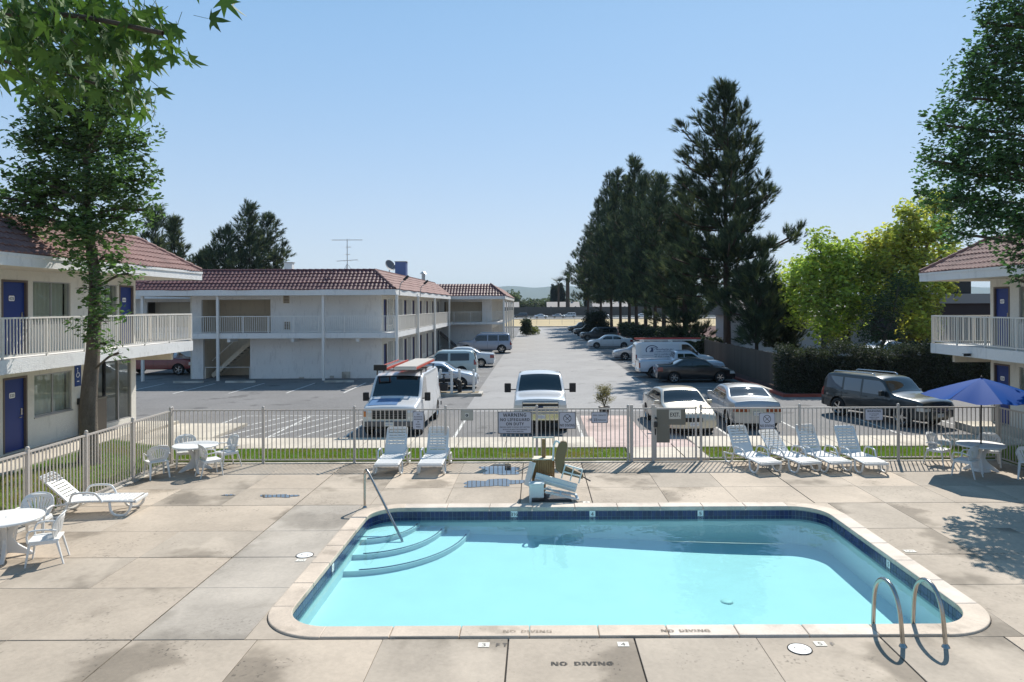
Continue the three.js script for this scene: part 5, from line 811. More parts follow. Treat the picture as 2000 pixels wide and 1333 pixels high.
  if (o.bumper) { const bm = o.bumperMat ?? paintM; const bp = (x0, sgn, y0, y1, out) => gridGeo(16, 3, (u, v) => { const f = lerp(-1, 1, u), x = sgn * (hl + out - 0.16 * Math.pow(Math.abs(f), 4)), w = hw(sgn * hl * 0.97, 0.5) + 0.03; return [x, lerp(y0, y1, v) , f * w * (sgn > 0 ? -1 : 1)]; });
    for (const sgn of [1, -1]) { const [y0, y1, out] = o.bumper; part('bumper', [bp(0, sgn, y0, y1, out), gridGeo(16, 2, (u, v) => { const f = lerp(-1, 1, u), x = sgn * (hl + out - 0.16 * Math.pow(Math.abs(f), 4) - v * 0.14), w = hw(sgn * hl * 0.97, 0.5) + 0.03; return [x, y1 + 0.005 * v, f * w * (sgn > 0 ? -1 : 1)]; })], bm, g); } }
  // lamps: patches wrapped round the corners
  const lampPatch = (name, sgn, x0, y0, y1, zin, mat) => { for (const s of [-1, 1]) { const side = gridGeo(5, 3, (u, v) => { const x = sgn * lerp(hl - x0, hl, s * sgn > 0 ? u : 1 - u); return sideP(x, Math.min(lerp(y0, y1, v), yt(x) - 0.03), s, 0.010); }), zo = hw(sgn * hl, (y0 + y1) / 2); const front = bx(sgn * hl - 0.01, sgn * hl + 0.014, y0, Math.min(y1, yt(sgn * hl) - 0.02), s * zin, s * (zo + 0.004)); part(name, [side, front], mat, g); } };
  if (o.head) lampPatch('headlight', 1, ...o.head, o.headMat ?? lampClear); if (o.rear) lampPatch('taillight', -1, ...o.rear, lampRed);
  if (o.grille) { const [y0, y1, z, bars, mat] = o.grille; const gr = part('grille', rbx(hl - 0.02, hl + 0.022, y0, y1, -z, z, 0.01), M.black, g); for (let k = 0; k < bars; k++) part('grille_bar', rbx(hl + 0.018, hl + 0.045, lerp(y0, y1, (k + 0.5) / bars) - 0.016, lerp(y0, y1, (k + 0.5) / bars) + 0.016, -z + 0.01, z - 0.01, 0.006, 1), mat ?? chrome, gr); }
  const out = (o.bumper?.[2] ?? 0) + 0.012; for (const [sgn, y] of [[1, o.plateF], [-1, o.plateR]]) if (y) part('license_plate', rbx(sgn * (hl + out) - 0.006, sgn * (hl + out) + 0.006, y - 0.07, y + 0.07, -0.155, 0.155, 0.003, 1), plateMat, g);
  // wheels
  const ww = o.ww ?? 0.2, [tg, rg, dg] = wheelGeos(wr, ww, o.spokes ?? 5), zw = W / 2 - ww / 2 - 0.015;
  for (const a of [axF, axR]) for (const s of [-1, 1]) { const w = new THREE.Group(); w.name = 'wheel'; w.position.set(a, wr, s * zw); if (s < 0) w.rotation.y = Math.PI; g.add(w); part('tyre', tg, M.rubber, w); part('rim', rg, o.rimMat ?? chrome, w); part('brake_disc', dg, M.darkMetal, w); }
  return g;
}
const sedanTop = (L, H, hood, deck) => { const h = L / 2; return [[-h, deck - 0.14], [-h + 0.06, deck - 0.02], [-h + 0.35, deck], [-h + L * 0.19, deck + 0.05], [-h + L * 0.34, H - 0.06], [-h + L * 0.45, H], [-h + L * 0.55, H - 0.015], [-h + L * 0.60, H - 0.06], [-h + L * 0.745, hood + 0.08], [-h + L * 0.80, hood + 0.03], [h - 0.3, hood - 0.10], [h - 0.06, hood - 0.21], [h, hood - 0.33]]; };
const sedan = (o) => { const L = o.L ?? 4.7, h = L / 2, H = o.H ?? 1.43; return vehicle({ name: o.name ?? 'sedan', cat: 'car', L, W: o.W ?? 1.78, top: sedanTop(L, H, o.hood ?? 0.92, o.deck ?? 1.02), belt: o.belt ?? 0.93, windshield: [-h + L * 0.612, -h + L * 0.742], backlight: [-h + L * 0.20, -h + L * 0.335], windows: [[-h + L * 0.265, -h + L * 0.44], [-h + L * 0.455, -h + L * 0.70]], seams: [-h + L * 0.447, -h + L * 0.715, -h + L * 0.27], handles: [-h + L * 0.30, -h + L * 0.49], mirror: { x: -h + L * 0.685, y: 1.0, h: 0.13, w: 0.2, out: 0.1 }, head: [0.32, 0.54, 0.70, 0.42], rear: [0.3, 0.68, 0.92, 0.4], grille: [0.46, 0.60, 0.32, 3], bumper: [0.28, 0.50, 0.02], plateF: 0.42, plateR: 0.62, wr: 0.315, ...o }); };
const suvTop = (L, H, hood) => { const h = L / 2; return [[-h, 0.95], [-h + 0.05, 1.05], [-h + 0.16, H - 0.22], [-h + 0.34, H - 0.04], [-h + L * 0.2, H], [-h + L * 0.55, H], [-h + L * 0.62, H - 0.07], [-h + L * 0.725, hood + 0.10], [-h + L * 0.77, hood + 0.04], [h - 0.3, hood - 0.05], [h - 0.05, hood - 0.14], [h, hood - 0.30]]; };
const suv = (o) => { const L = o.L ?? 4.8, h = L / 2, H = o.H ?? 1.72; return vehicle({ name: o.name ?? 'suv', cat: 'car', L, W: o.W ?? 1.82, top: suvTop(L, H, o.hood ?? 1.08), belt: o.belt ?? 1.05, roofW: 0.80, windshield: [-h + L * 0.625, -h + L * 0.72], backlight: [-h + 0.06, -h + 0.18], windows: [[-h + 0.28, -h + L * 0.235], [-h + L * 0.255, -h + L * 0.43], [-h + L * 0.45, -h + L * 0.67]], seams: [-h + L * 0.24, -h + L * 0.44, -h + L * 0.69], handles: [-h + L * 0.28, -h + L * 0.48], mirror: { x: -h + L * 0.66, y: 1.16, h: 0.19, w: 0.2, out: 0.11 }, head: [0.25, 0.66, 0.86, 0.45], rear: [0.16, 0.78, 1.12, 0.62], grille: [0.62, 0.84, 0.42, 4], bumper: [0.38, 0.62, 0.05], plateF: 0.5, plateR: 0.72, wr: 0.37, ww: 0.24, sill: 0.34, ...o }); };
const white = paint(0.62, 0.63, 0.64, 0.0), silver = paint(0.36, 0.38, 0.41, 0.55), blackP = paint(0.008, 0.008, 0.010, 0.2);
const S = Math.PI;

// --- white ladder van facing the pool
{
  const L = 5.4, h = L / 2, v = vehicle({ name: 'work_van', label: 'white work van with blue bonnet panel and ladders on the roof', cat: 'van', x: -5.0, d: 27.15, turn: -S / 2 - 0.015, L, W: 2.02, paint: white, roofW: 0.86, belt: 1.16, crown: 0.03, nose: 0.09, tail: 0.05,
    top: [[-h, 1.72], [-h + 0.05, 1.86], [-h + 0.15, 2.0], [-h + 0.5, 2.05], [h - 1.95, 2.05], [h - 1.68, 1.98], [h - 0.98, 1.30], [h - 0.86, 1.23], [h - 0.2, 1.10], [h - 0.05, 1.03], [h, 0.9]],
    windshield: [h - 1.63, h - 0.99], windows: [[h - 2.15, h - 1.15]], seams: [h - 2.25, h - 1.05, h - 3.2, h - 4.2], handles: [h - 2.1], mirror: { x: h - 1.2, y: 1.28, h: 0.3, w: 0.2, out: 0.16, mat: M.black }, wr: 0.36, ww: 0.24, sill: 0.36, axF: h - 0.85, axR: -h + 1.15,
    head: [0.02, 0.74, 0.93, 0.62], bumper: [0.42, 0.58, 0.1], bumperMat: std(lin(0.10, 0.10, 0.11), 0.5), plateF: 0.5, rear: [0.1, 1.0, 1.3, 0.8] });
  const gr = part('grille', rbx(h - 0.02, h + 0.02, 0.66, 0.97, -0.61, 0.61, 0.01), M.black, v); for (let k = 0; k < 3; k++) part('grille_bar', bx(h + 0.018, h + 0.03, 0.74 + k * 0.08, 0.755 + k * 0.08, -0.58, 0.58), std(lin(0.1, 0.1, 0.1), 0.5), gr);
  for (const s of [-1, 1]) part('indicator', rbx(h - 0.06, h + 0.016, 0.74, 0.93, s * 0.80, s * 0.885, 0.006), lampAmber, v);
  part('bonnet_panel', gridGeo(6, 8, (u, w) => { const x = lerp(h - 0.84, h - 0.16, u), z = lerp(0.80, -0.22, w); return [x, curveFn([[h - 0.98, 1.30], [h - 0.86, 1.23], [h - 0.2, 1.10], [h - 0.05, 1.03]])(x) + 0.03 * (1 - (z / 0.8) ** 2) + 0.012, z]; }), std(0xffffff, 0.4, { map: canvasTex(256, 128, (c, w, hh) => { c.fillStyle = '#56779f'; c.fillRect(0, 0, w, hh); c.fillStyle = '#dfe8f2'; c.fillRect(24, 28, 190, 16); c.beginPath(); c.moveTo(120, 58); c.lineTo(160, 58); c.lineTo(132, 92); c.fill(); }) }), v);
  // rack on the roof (fixed) and the ladders tied to it (things of their own)
  const rk = new THREE.Group(); rk.name = 'roof_rack'; v.add(rk); for (const x of [-1.7, 0.0, 1.05]) part('cross_bar', [bx(x - 0.03, x + 0.03, 2.17, 2.21, -0.86, 0.86), bx(x - 0.03, x + 0.03, 2.0, 2.17, -0.82, -0.78), bx(x - 0.03, x + 0.03, 2.0, 2.17, 0.78, 0.82)], M.darkMetal, rk);
  const fib = std(lin(0.50, 0.07, 0.04), 0.5), rung = std(lin(0.55, 0.55, 0.54), 0.4, { metalness: 0.6 });
  const ladder = (cx, len, wid, front, lab, extra) => { const l = thing('ladder', lab, 'ladder', [-5.0 + cx, 2.21, -26.2], -S / 2 - 0.015, 'fibreglass ladders on the van roof'); for (const s of [-1, 1]) part('stile', rbx(-len + front, front, 0.0, 0.085, s * wid - 0.018, s * wid + 0.018, 0.006), fib, l); for (let x = -len + front + 0.15; x < front; x += 0.305) part('rung', bx(x - 0.02, x + 0.02, 0.025, 0.06, -wid + 0.018, wid - 0.018), rung, l); if (extra) part('end_bar', [bx(front - 0.03, front + 0.05, 0.0, 0.20, -wid - 0.03, wid + 0.03)], M.black, l); else { part('plank_deck', rbx(-len + front + 0.05, front - 0.03, 0.0855, 0.12, -wid, wid, 0.006), std(lin(0.42, 0.38, 0.33), 0.6), l); part('end_bar', bx(front - 0.03, front + 0.02, -0.0, 0.09, -wid - 0.02, wid + 0.02), rung, l); } return l; };
  ladder(-0.62, 4.1, 0.20, 0.45, 'red ladder with black end blocks on the van roof, over the passenger side', true); ladder(0.25, 4.1, 0.38, 0.30, 'wide red-edged ladder carrying a grey deck on the van roof', false);
}
// --- white pickup facing the pool
{
  const L = 5.9, h = L / 2, v = vehicle({ name: 'pickup_truck', label: 'white pickup facing the pool behind the lifeguard sign', cat: 'pickup truck', x: 0.12, d: 28.0, turn: -S / 2, L, W: 2.03, paint: white, roofW: 0.79, belt: 1.28, nose: 0.07, tail: 0.03, sill: 0.45, wr: 0.40, ww: 0.26, spokes: 8,
    top: [[-h, 1.22], [-h + 0.04, 1.36], [-h + 0.4, 1.37], [h - 3.62, 1.37], [h - 3.5, 1.42], [h - 3.42, 1.86], [h - 3.2, 1.94], [h - 2.3, 1.95], [h - 2.05, 1.90], [h - 1.38, 1.36], [h - 1.26, 1.31], [h - 0.3, 1.25], [h - 0.04, 1.20], [h, 1.05]],
    windshield: [h - 2.02, h - 1.39], backlight: [h - 3.48, h - 3.43], windows: [[h - 3.3, h - 2.62], [h - 2.55, h - 1.65]], seams: [h - 2.58, h - 1.45], handles: [h - 2.4], mirror: { x: h - 1.62, y: 1.46, h: 0.34, w: 0.24, out: 0.28, mat: M.black }, axF: h - 0.95, axR: -h + 1.15,
    head: [0.06, 0.92, 1.14, 0.64], bumper: [0.52, 0.74, 0.1], bumperMat: chrome, plateF: 0.64, rear: [0.1, 0.8, 1.2, 0.85] });
  const gr = part('grille', rbx(h - 0.02, h + 0.03, 0.78, 1.16, -0.63, 0.63, 0.02), M.black, v); for (const y of [0.82, 0.97, 1.11]) part('grille_bar', rbx(h + 0.025, h + 0.07, y - 0.035, y + 0.035, -0.62, 0.62, 0.015), chrome, gr); part('badge', new THREE.SphereGeometry(0.1, 16, 10).scale(0.2, 0.45, 1).translate(h + 0.075, 0.97, 0), std(lin(0.02, 0.03, 0.08), 0.3), gr);
  part('bed', bx(-h + 0.12, h - 3.7, 1.374, 1.380, -0.82, 0.82), M.black, v);
}
sedan({ label: 'pale gold sedan facing the pool behind the gate', x: 5.25, d: 26.9, turn: -S / 2 + 0.06, paint: paint(0.50, 0.46, 0.38, 0.4), L: 4.7, grille: [0.50, 0.64, 0.30, 2, M.black], head: [0.42, 0.55, 0.74, 0.40] });
sedan({ label: 'silver sedan parked nose away behind the NO DIVING sign near the loungers', x: 7.95, d: 28.0, turn: S / 2 - 0.03, paint: silver, L: 4.9, W: 1.84, H: 1.42, deck: 1.05, rear: [0.12, 0.68, 0.86, 0.30] });
{ const v = suv({ label: 'dark green sport utility car with roof rails behind the umbrella', x: 13.55, d: 28.0, turn: -S / 2 + 0.40, paint: paint(0.012, 0.020, 0.024, 0.3), L: 4.8, H: 1.74, skyTintGlass: phys(lin(0.11, 0.14, 0.17), 0.04, { clearcoat: 1 }) }); for (const s of [-1, 1]) part('roof_rail', tube([V(-1.9, 1.70, s * 0.60), V(-1.8, 1.80, s * 0.60), V(0.0, 1.82, s * 0.60), V(0.15, 1.72, s * 0.60)], 0.022, 24, 6, false, 0.2), chrome, v); }  // side windows tinted paler: the sky's reflection is painted into the glass colour
sedan({ label: 'black sedan parked across the shade beside the hedge', x: 9.25, d: 42.3, turn: 0, paint: blackP, L: 4.5, H: 1.40, rimMat: chrome, spokes: 6, hood: 0.90, deck: 1.0 });
{ // pickup between black sedan and the lettered van
  const L = 5.3, h = L / 2, v = vehicle({ name: 'pickup_truck', label: 'pale blue-grey pickup between the black sedan and the lettered van', cat: 'pickup truck', x: 8.95, d: 45.0, turn: 0, L, W: 1.84, paint: paint(0.48, 0.52, 0.58, 0.2), roofW: 0.78, belt: 1.05, sill: 0.40, wr: 0.36, nose: 0.1, tail: 0.04,
    top: [[-h, 1.0], [-h + 0.04, 1.13], [-h + 0.4, 1.14], [-0.55, 1.14], [-0.48, 1.2], [-0.36, 1.58], [-0.15, 1.66], [0.5, 1.66], [0.68, 1.60], [1.32, 1.16], [1.45, 1.10], [h - 0.35, 1.03], [h - 0.06, 0.94], [h, 0.82]], windshield: [0.72, 1.3], backlight: [-0.47, -0.37], windows: [[-0.25, 0.12], [0.16, 0.98]], seams: [0.14, 1.1], handles: [0.3], mirror: { x: 0.95, y: 1.15, h: 0.2, w: 0.2, out: 0.12 }, rear: [0.08, 0.66, 0.98, 0.72], head: [0.2, 0.62, 0.8, 0.5], bumper: [0.42, 0.58, 0.08], bumperMat: chrome, plateR: 0.5 });
  part('bed', bx(-h + 0.12, -0.65, 1.144, 1.150, -0.74, 0.74), M.black, v);
}
{ // lettered service van
  const L = 5.2, h = L / 2, v = vehicle({ name: 'work_van', label: 'white service van with dark lettering and red ladder, in the shade of the pines', cat: 'van', x: 9.15, d: 48.3, turn: 0, L, W: 2.0, paint: white, roofW: 0.86, belt: 1.16, crown: 0.03, nose: 0.09, tail: 0.05, sill: 0.36, wr: 0.36, axF: h - 0.85, axR: -h + 1.15,
    top: [[-h, 1.7], [-h + 0.05, 1.9], [-h + 0.15, 2.02], [-h + 0.5, 2.06], [h - 1.95, 2.06], [h - 1.68, 1.98], [h - 0.98, 1.30], [h - 0.86, 1.23], [h - 0.2, 1.10], [h - 0.05, 1.03], [h, 0.9]], windshield: [h - 1.63, h - 0.99], windows: [[h - 2.15, h - 1.15]], seams: [h - 2.25, h - 1.05, h - 3.4], handles: [h - 2.1], mirror: { x: h - 1.2, y: 1.28, h: 0.3, w: 0.2, out: 0.14, mat: M.black }, bumper: [0.4, 0.56, 0.08], bumperMat: chrome, plateR: 0.7, rear: [0.08, 0.9, 1.25, 0.82] });
  const lg = canvasTex(1024, 512, (c, w, hh) => { c.fillStyle = '#c9ccd1'; c.fillRect(0, 0, w, hh); c.fillStyle = '#1b2a52'; c.strokeStyle = '#1b2a52'; c.lineWidth = 30; c.beginPath(); c.arc(300, 210, 165, Math.PI * 0.85, Math.PI * 1.85); c.stroke(); c.lineWidth = 14; c.beginPath(); c.arc(320, 230, 120, Math.PI * 1.2, Math.PI * 1.95); c.stroke(); c.beginPath(); c.moveTo(215, 280); c.lineTo(330, 280); c.lineTo(330, 130); c.lineTo(265, 130); c.lineTo(275, 200); c.fill(); const rr = rng(66), script = (x, y, w, hgt) => { let q = x; while (q < x + w) { const k = 8 + rr() * 22; c.fillRect(q, y - hgt * (0.5 + 0.5 * rr()), k * 0.75, hgt * (0.35 + 0.3 * rr())); c.fillRect(q, y - hgt * 0.3, k * 0.5, hgt * 0.3); q += k + 3 + (rr() < 0.18 ? 14 : 0); } }; script(355, 205, 520, 50); script(375, 275, 470, 46); c.fillRect(230, 312, 690, 7); script(355, 385, 430, 44); script(365, 460, 410, 42); c.fillRect(30, 400, 300, 8); });
  part('lettering', gridGeo(8, 6, (u, w) => [lerp(-h + 0.35, h - 2.35, u), lerp(1.02, 1.92, w), lerp(0.985, 0.90, Math.max(0, (w - 0.2) / 0.8)) * 1.0 + 0.004]).clone(), std(0xffffff, 0.4, { map: lg }), v).geometry.setAttribute('uv', new THREE.Float32BufferAttribute((() => { const a = []; for (let i = 0; i <= 8; i++) for (let j = 0; j <= 6; j++) a.push(i / 8, j / 6); return a; })(), 2));
  const l = thing('ladder', 'red ladder lying along the roof of the lettered van', 'ladder', [9.0, 2.16, -48.3], 0, 'fibreglass ladders on the van roof'); for (const s of [-1, 1]) part('stile', rbx(-2.4, 2.0, 0.06, 0.16, s * 0.22 - 0.02, s * 0.22 + 0.02, 0.006), std(lin(0.42, 0.05, 0.04), 0.5), l); for (let x = -2.3; x < 2; x += 0.31) part('rung', bx(x - 0.02, x + 0.02, 0.09, 0.125, -0.2, 0.2), M.alu, l); part('rack', [bx(-2.2, 1.9, 0.0, 0.05, -0.7, -0.66), bx(-2.2, 1.9, 0.0, 0.05, 0.66, 0.7), ...[-1.9, 0, 1.6].map((x) => bx(x - 0.03, x + 0.03, -0.1, 0.055, -0.655, 0.655))], M.whitePaint, l);
}
sedan({ label: 'silver hatchback coupe beside the lettered van', x: 8.6, d: 59.6, turn: S, paint: silver, L: 4.5, H: 1.36 });
sedan({ label: 'white sedan parked between pine shadows in the right row', x: 7.75, d: 76, turn: S, paint: white, L: 4.7 });
suv({ label: 'dark estate car next past the white sedan in the shaded row', x: 8.1, d: 93, turn: S, paint: paint(0.02, 0.022, 0.028), L: 4.9 });
suv({ label: 'black utility car before the round dark bush, second from the row end', x: 7.9, d: 107, turn: S, paint: blackP, L: 4.8 });
suv({ label: 'dark utility car at the very end of the shaded row', x: 7.7, d: 121, turn: S, paint: paint(0.03, 0.03, 0.035), L: 4.8 });
sedan({ label: 'pale silver sedan behind the white bollards', x: -5.55, d: 39.6, turn: 0, paint: paint(0.46, 0.50, 0.55, 0.35), L: 4.6 });
suv({ name: 'boxy_wagon', label: 'pale green-grey boxy wagon beside the gallery columns', x: -5.85, d: 46.3, turn: S, paint: paint(0.36, 0.44, 0.44, 0.15), L: 4.0, W: 1.7, H: 1.66, wr: 0.33, sill: 0.28, hood: 1.02, belt: 1.0, windows: [[-1.55, -0.35], [-0.2, 0.72]], seams: [-0.28, 0.9], handles: [-0.1], bumper: [0.3, 0.55, 0.03] });
sedan({ label: 'white sedan beyond the boxy wagon', x: -5.6, d: 53.6, turn: S, paint: paint(0.52, 0.55, 0.58, 0.15), L: 4.9, H: 1.46, spokes: 10 });
{ const v = suv({ label: 'large silver sport utility car before the farther motel wing', x: -5.0, d: 69.2, turn: S, paint: paint(0.27, 0.29, 0.35, 0.5), L: 5.2, W: 1.98, H: 1.88, hood: 1.18, belt: 1.14, wr: 0.40 }); for (const s of [-1, 1]) part('roof_rail', bar(V(-2.1, 1.93, s * 0.65), V(0.4, 1.93, s * 0.65), 0.025), chrome, v); }
vehicle({ name: 'pickup_truck', label: 'dark red pickup in shade behind the gallery of the long block', cat: 'pickup truck', x: -25.6, d: 48.5, turn: 0, L: 5.3, W: 1.9, paint: paint(0.16, 0.015, 0.018), belt: 1.1, roofW: 0.78, sill: 0.42, wr: 0.37, top: [[-2.65, 1.05], [-2.6, 1.18], [-0.55, 1.19], [-0.48, 1.25], [-0.36, 1.65], [-0.15, 1.74], [0.5, 1.74], [0.68, 1.68], [1.32, 1.22], [1.45, 1.16], [2.3, 1.08], [2.6, 0.96], [2.65, 0.85]], windshield: [0.72, 1.3], windows: [[-0.25, 0.12], [0.16, 0.98]], seams: [0.14, 1.1], bumper: [0.42, 0.6, 0.08], bumperMat: chrome, head: [0.2, 0.66, 0.86, 0.5], rear: [0.08, 0.7, 1.0, 0.75] });
// traffic on the road far beyond the lot
[[7.5, 244, silver, 0, 'pale car on the far road, middle of three close together'], [11.5, 252, white, S, 'white car on the far road, last of three close together'], [1.5, 240, paint(0.55, 0.6, 0.66, 0.2), 0, 'white and silver car leading on the far road'], [22.5, 246, silver, 0, 'pale car on the far road below the palms'], [-14.5, 240, white, 0, 'white car half hidden past the farther motel wing'], [-5.5, 252, paint(0.05, 0.05, 0.06), S, 'dark car on the far road against the long wall'], [36, 244, white, 0, 'pale car on the far road glimpsed between pine trunks']].forEach(([x, d, p, t, label], i) => { (i % 2 ? suv : sedan)({ name: 'road_car', label, x, d, y: 0.35, turn: t, paint: p, group: 'cars on the far road' }); });
// ================================================================ trees and shrubs
const leafMat = phys(0xffffff, 0.9, { transmission: 0.6, thickness: 0, specularIntensity: 0.6 });
const needleMat = phys(0xffffff, 0.95, { transmission: 0.25, thickness: 0, specularIntensity: 0.4 });
function leafClump(seed, n, radius, len, wid, flat = 0.5) {             // a spray of folded leaves
  const r = rng(seed), v = [], q = new THREE.Quaternion(), e = new THREE.Euler();
  for (let i = 0; i < n; i++) {
    const c = V(r() - 0.5, r() - 0.5, r() - 0.5).multiplyScalar(2 * radius); if (c.length() > radius) c.setLength(radius * Math.cbrt(r()));
    e.set((r() - 0.5) * 3.0 * flat + 0.5, r() * 6.283, (r() - 0.5) * 3.0 * flat); q.setFromEuler(e); const k = 0.7 + r() * 0.6, l = len * k, w = wid * k;
    const P = [V(0, 0, -l / 2), V(w / 2, 0.22 * w, -l * 0.05), V(0, 0, l / 2), V(-w / 2, 0.22 * w, -l * 0.05)].map((p) => p.applyQuaternion(q).add(c));
    v.push(...P[0].toArray(), ...P[2].toArray(), ...P[1].toArray(), ...P[0].toArray(), ...P[3].toArray(), ...P[2].toArray());
  }
  const g = new THREE.BufferGeometry(); g.setAttribute('position', new THREE.Float32BufferAttribute(v, 3)); g.computeVertexNormals(); return g;
}
function needleTuft(seed, n, len, spread = 1.15, w = 0.022) {            // bottle brush of needles round +y
  const r = rng(seed), v = []; for (let i = 0; i < n; i++) { const a = r() * 6.283, t = spread * Math.sqrt(r()), d = V(Math.sin(t) * Math.cos(a), Math.cos(t), Math.sin(t) * Math.sin(a)), b = V(0, (r() - 0.35) * len * 0.9, 0), s = V(Math.cos(a + 1.57), 0.2, Math.sin(a + 1.57)).multiplyScalar(w * (0.7 + r() * 0.6)), tip = b.clone().addScaledVector(d, len * (0.6 + 0.5 * r())); v.push(...b.clone().add(s).toArray(), ...b.clone().sub(s).toArray(), ...tip.toArray()); }
  const g = new THREE.BufferGeometry(); g.setAttribute('position', new THREE.Float32BufferAttribute(v, 3)); g.computeVertexNormals(); return g;
}
function instanced(name, geo, mat, list, parent) {                       // list of [Matrix4, Color]
  const im = new THREE.InstancedMesh(geo, mat, list.length); list.forEach(([m, c], i) => { im.setMatrixAt(i, m); im.setColorAt(i, c); }); im.name = name; im.castShadow = im.receiveShadow = true; im.userData.kind = 'stuff'; parent.add(im); return im;
}
const px = (u, v, d) => V((u - 1048) * d / 1400, 4.5 - (v - 598 + 0.0044 * (u - 1048)) * d / 1400, -d);   // layout aid: a place at a known distance
function trunkMesh(parent, pts, r0, r1, mat, name = 'trunk') {
  const c = new THREE.CatmullRomCurve3(pts), n = 24, m = 12, rr = rng(pts.length * 31 + Math.round(pts[0].x * 10)), pos = [], uv = [], idx = [], fr = c.computeFrenetFrames(n), len = c.getLength();
  for (let i = 0; i <= n; i++) { const t = i / n, p = c.getPointAt(t), R = lerp(r0, r1, Math.pow(t, 0.8)) * (1 + (t < 0.06 ? 0.5 * (1 - t / 0.06) : 0)); for (let j = 0; j <= m; j++) { const a = j / m * 6.28319, k = R * (1 + 0.10 * Math.sin(3 * a + i * 0.25) + 0.05 * Math.sin(7 * a + i)); const d = fr.normals[i].clone().multiplyScalar(Math.cos(a) * k).addScaledVector(fr.binormals[i], Math.sin(a) * k).add(p); pos.push(d.x, d.y, d.z); uv.push(j / m * 6.28 * r0, t * len); } }
  for (let i = 0; i < n; i++) for (let j = 0; j < m; j++) { const a = i * (m + 1) + j, b = a + m + 1; idx.push(a, a + 1, b + 1, a, b + 1, b); }
  const g = new THREE.BufferGeometry(); g.setAttribute('position', new THREE.Float32BufferAttribute(pos, 3)); g.setAttribute('uv', new THREE.Float32BufferAttribute(uv, 2)); g.setIndex(idx); g.computeVertexNormals(); return part(name, g, mat, parent);
}
// broadleaf tree: blobs = [centre (world), rx, ry, rz]
function broadleaf(o) {
  const g = thing('broadleaf_tree', o.label, 'tree', o.base, 0, o.group), B = V(...o.base), r = rng(o.seed), L = (p) => p.clone().sub(B);
  const tp = o.trunk.map((p) => L(p)); trunkMesh(g, tp, o.r0, o.r1, o.bark ?? M.bark); const curve = new THREE.CatmullRomCurve3(tp), list = [], m4 = new THREE.Matrix4(), q = new THREE.Quaternion(), e = new THREE.Euler(), limbs = [];
  for (const [c, rx, ry, rz, dens = 1] of o.blobs) {
    const cl = L(c); let best = 0, bd = 1e9; for (let t = 0.15; t <= 1; t += 0.05) { const p = curve.getPointAt(t), d = p.distanceTo(cl) + Math.max(0, p.y - cl.y + 0.3) * 2; if (d < bd) { bd = d; best = t; } }
    const a = curve.getPointAt(best), mid = a.clone().lerp(cl, 0.5).add(V((r() - 0.5) * 0.3, 0.15, (r() - 0.5) * 0.3)); if (a.distanceTo(cl) > 0.5) { limbs.push(tube([a, mid, cl], Math.min(o.r1 * 0.9, 0.03 + rx * 0.018), 10, 5)); for (let k = 0; k < 5; k++) { const tip = cl.clone().add(V((r() - 0.5) * 1.5 * rx, (r() - 0.5) * 1.5 * ry, (r() - 0.5) * 1.5 * rz)); limbs.push(bar(mid.clone().lerp(cl, 0.3 + 0.6 * r()), tip, 0.014 + rx * 0.004, 0.005, 4)); } }
    const n = Math.round(o.density * dens * rx * ry * rz * 4.19), ph = [r() * 6, r() * 6];
    for (let i = 0; i < n; i++) {
      const d = V(r() - 0.5, r() - 0.5, r() - 0.5).normalize(), rad = Math.pow(r(), 0.45) * (0.86 + 0.22 * Math.sin(d.x * 5 + ph[0]) * Math.cos(d.y * 5 + ph[1]));
      const p = cl.clone().add(V(d.x * rx * rad, d.y * ry * rad, d.z * rz * rad)); e.set((r() - 0.5) * 0.9, r() * 6.283, (r() - 0.5) * 0.9); const s = (0.65 + r() * 0.7); m4.compose(p, q.setFromEuler(e), V(s, s, s)); list.push([m4.clone(), o.color(r)]);
    }
  }
  if (limbs.length) part('limbs', limbs, o.bark ?? M.bark, g);
  instanced('crown', o.clump, leafMat, list, g); return g;
}
const tint = (r, g, b, v, yel = 0) => (rand) => { const k = 1 - v / 2 + rand() * v, y = yel && rand() < yel ? 1 : 0; return lin((r + y * 0.14) * k, (g + y * 0.05) * k, b * k); };
const clumpA = leafClump(3, 16, 0.30, 0.14, 0.07), clumpB = leafClump(5, 14, 0.46, 0.26, 0.16), clumpS = leafClump(9, 16, 0.26, 0.10, 0.06);
const bl = (u, v, ru, rv, d, rz, dens) => [px(u, v, d), ru * d / 1400, rv * d / 1400, rz ?? Math.max(0.5, ru * d / 1400 * 0.9), dens];
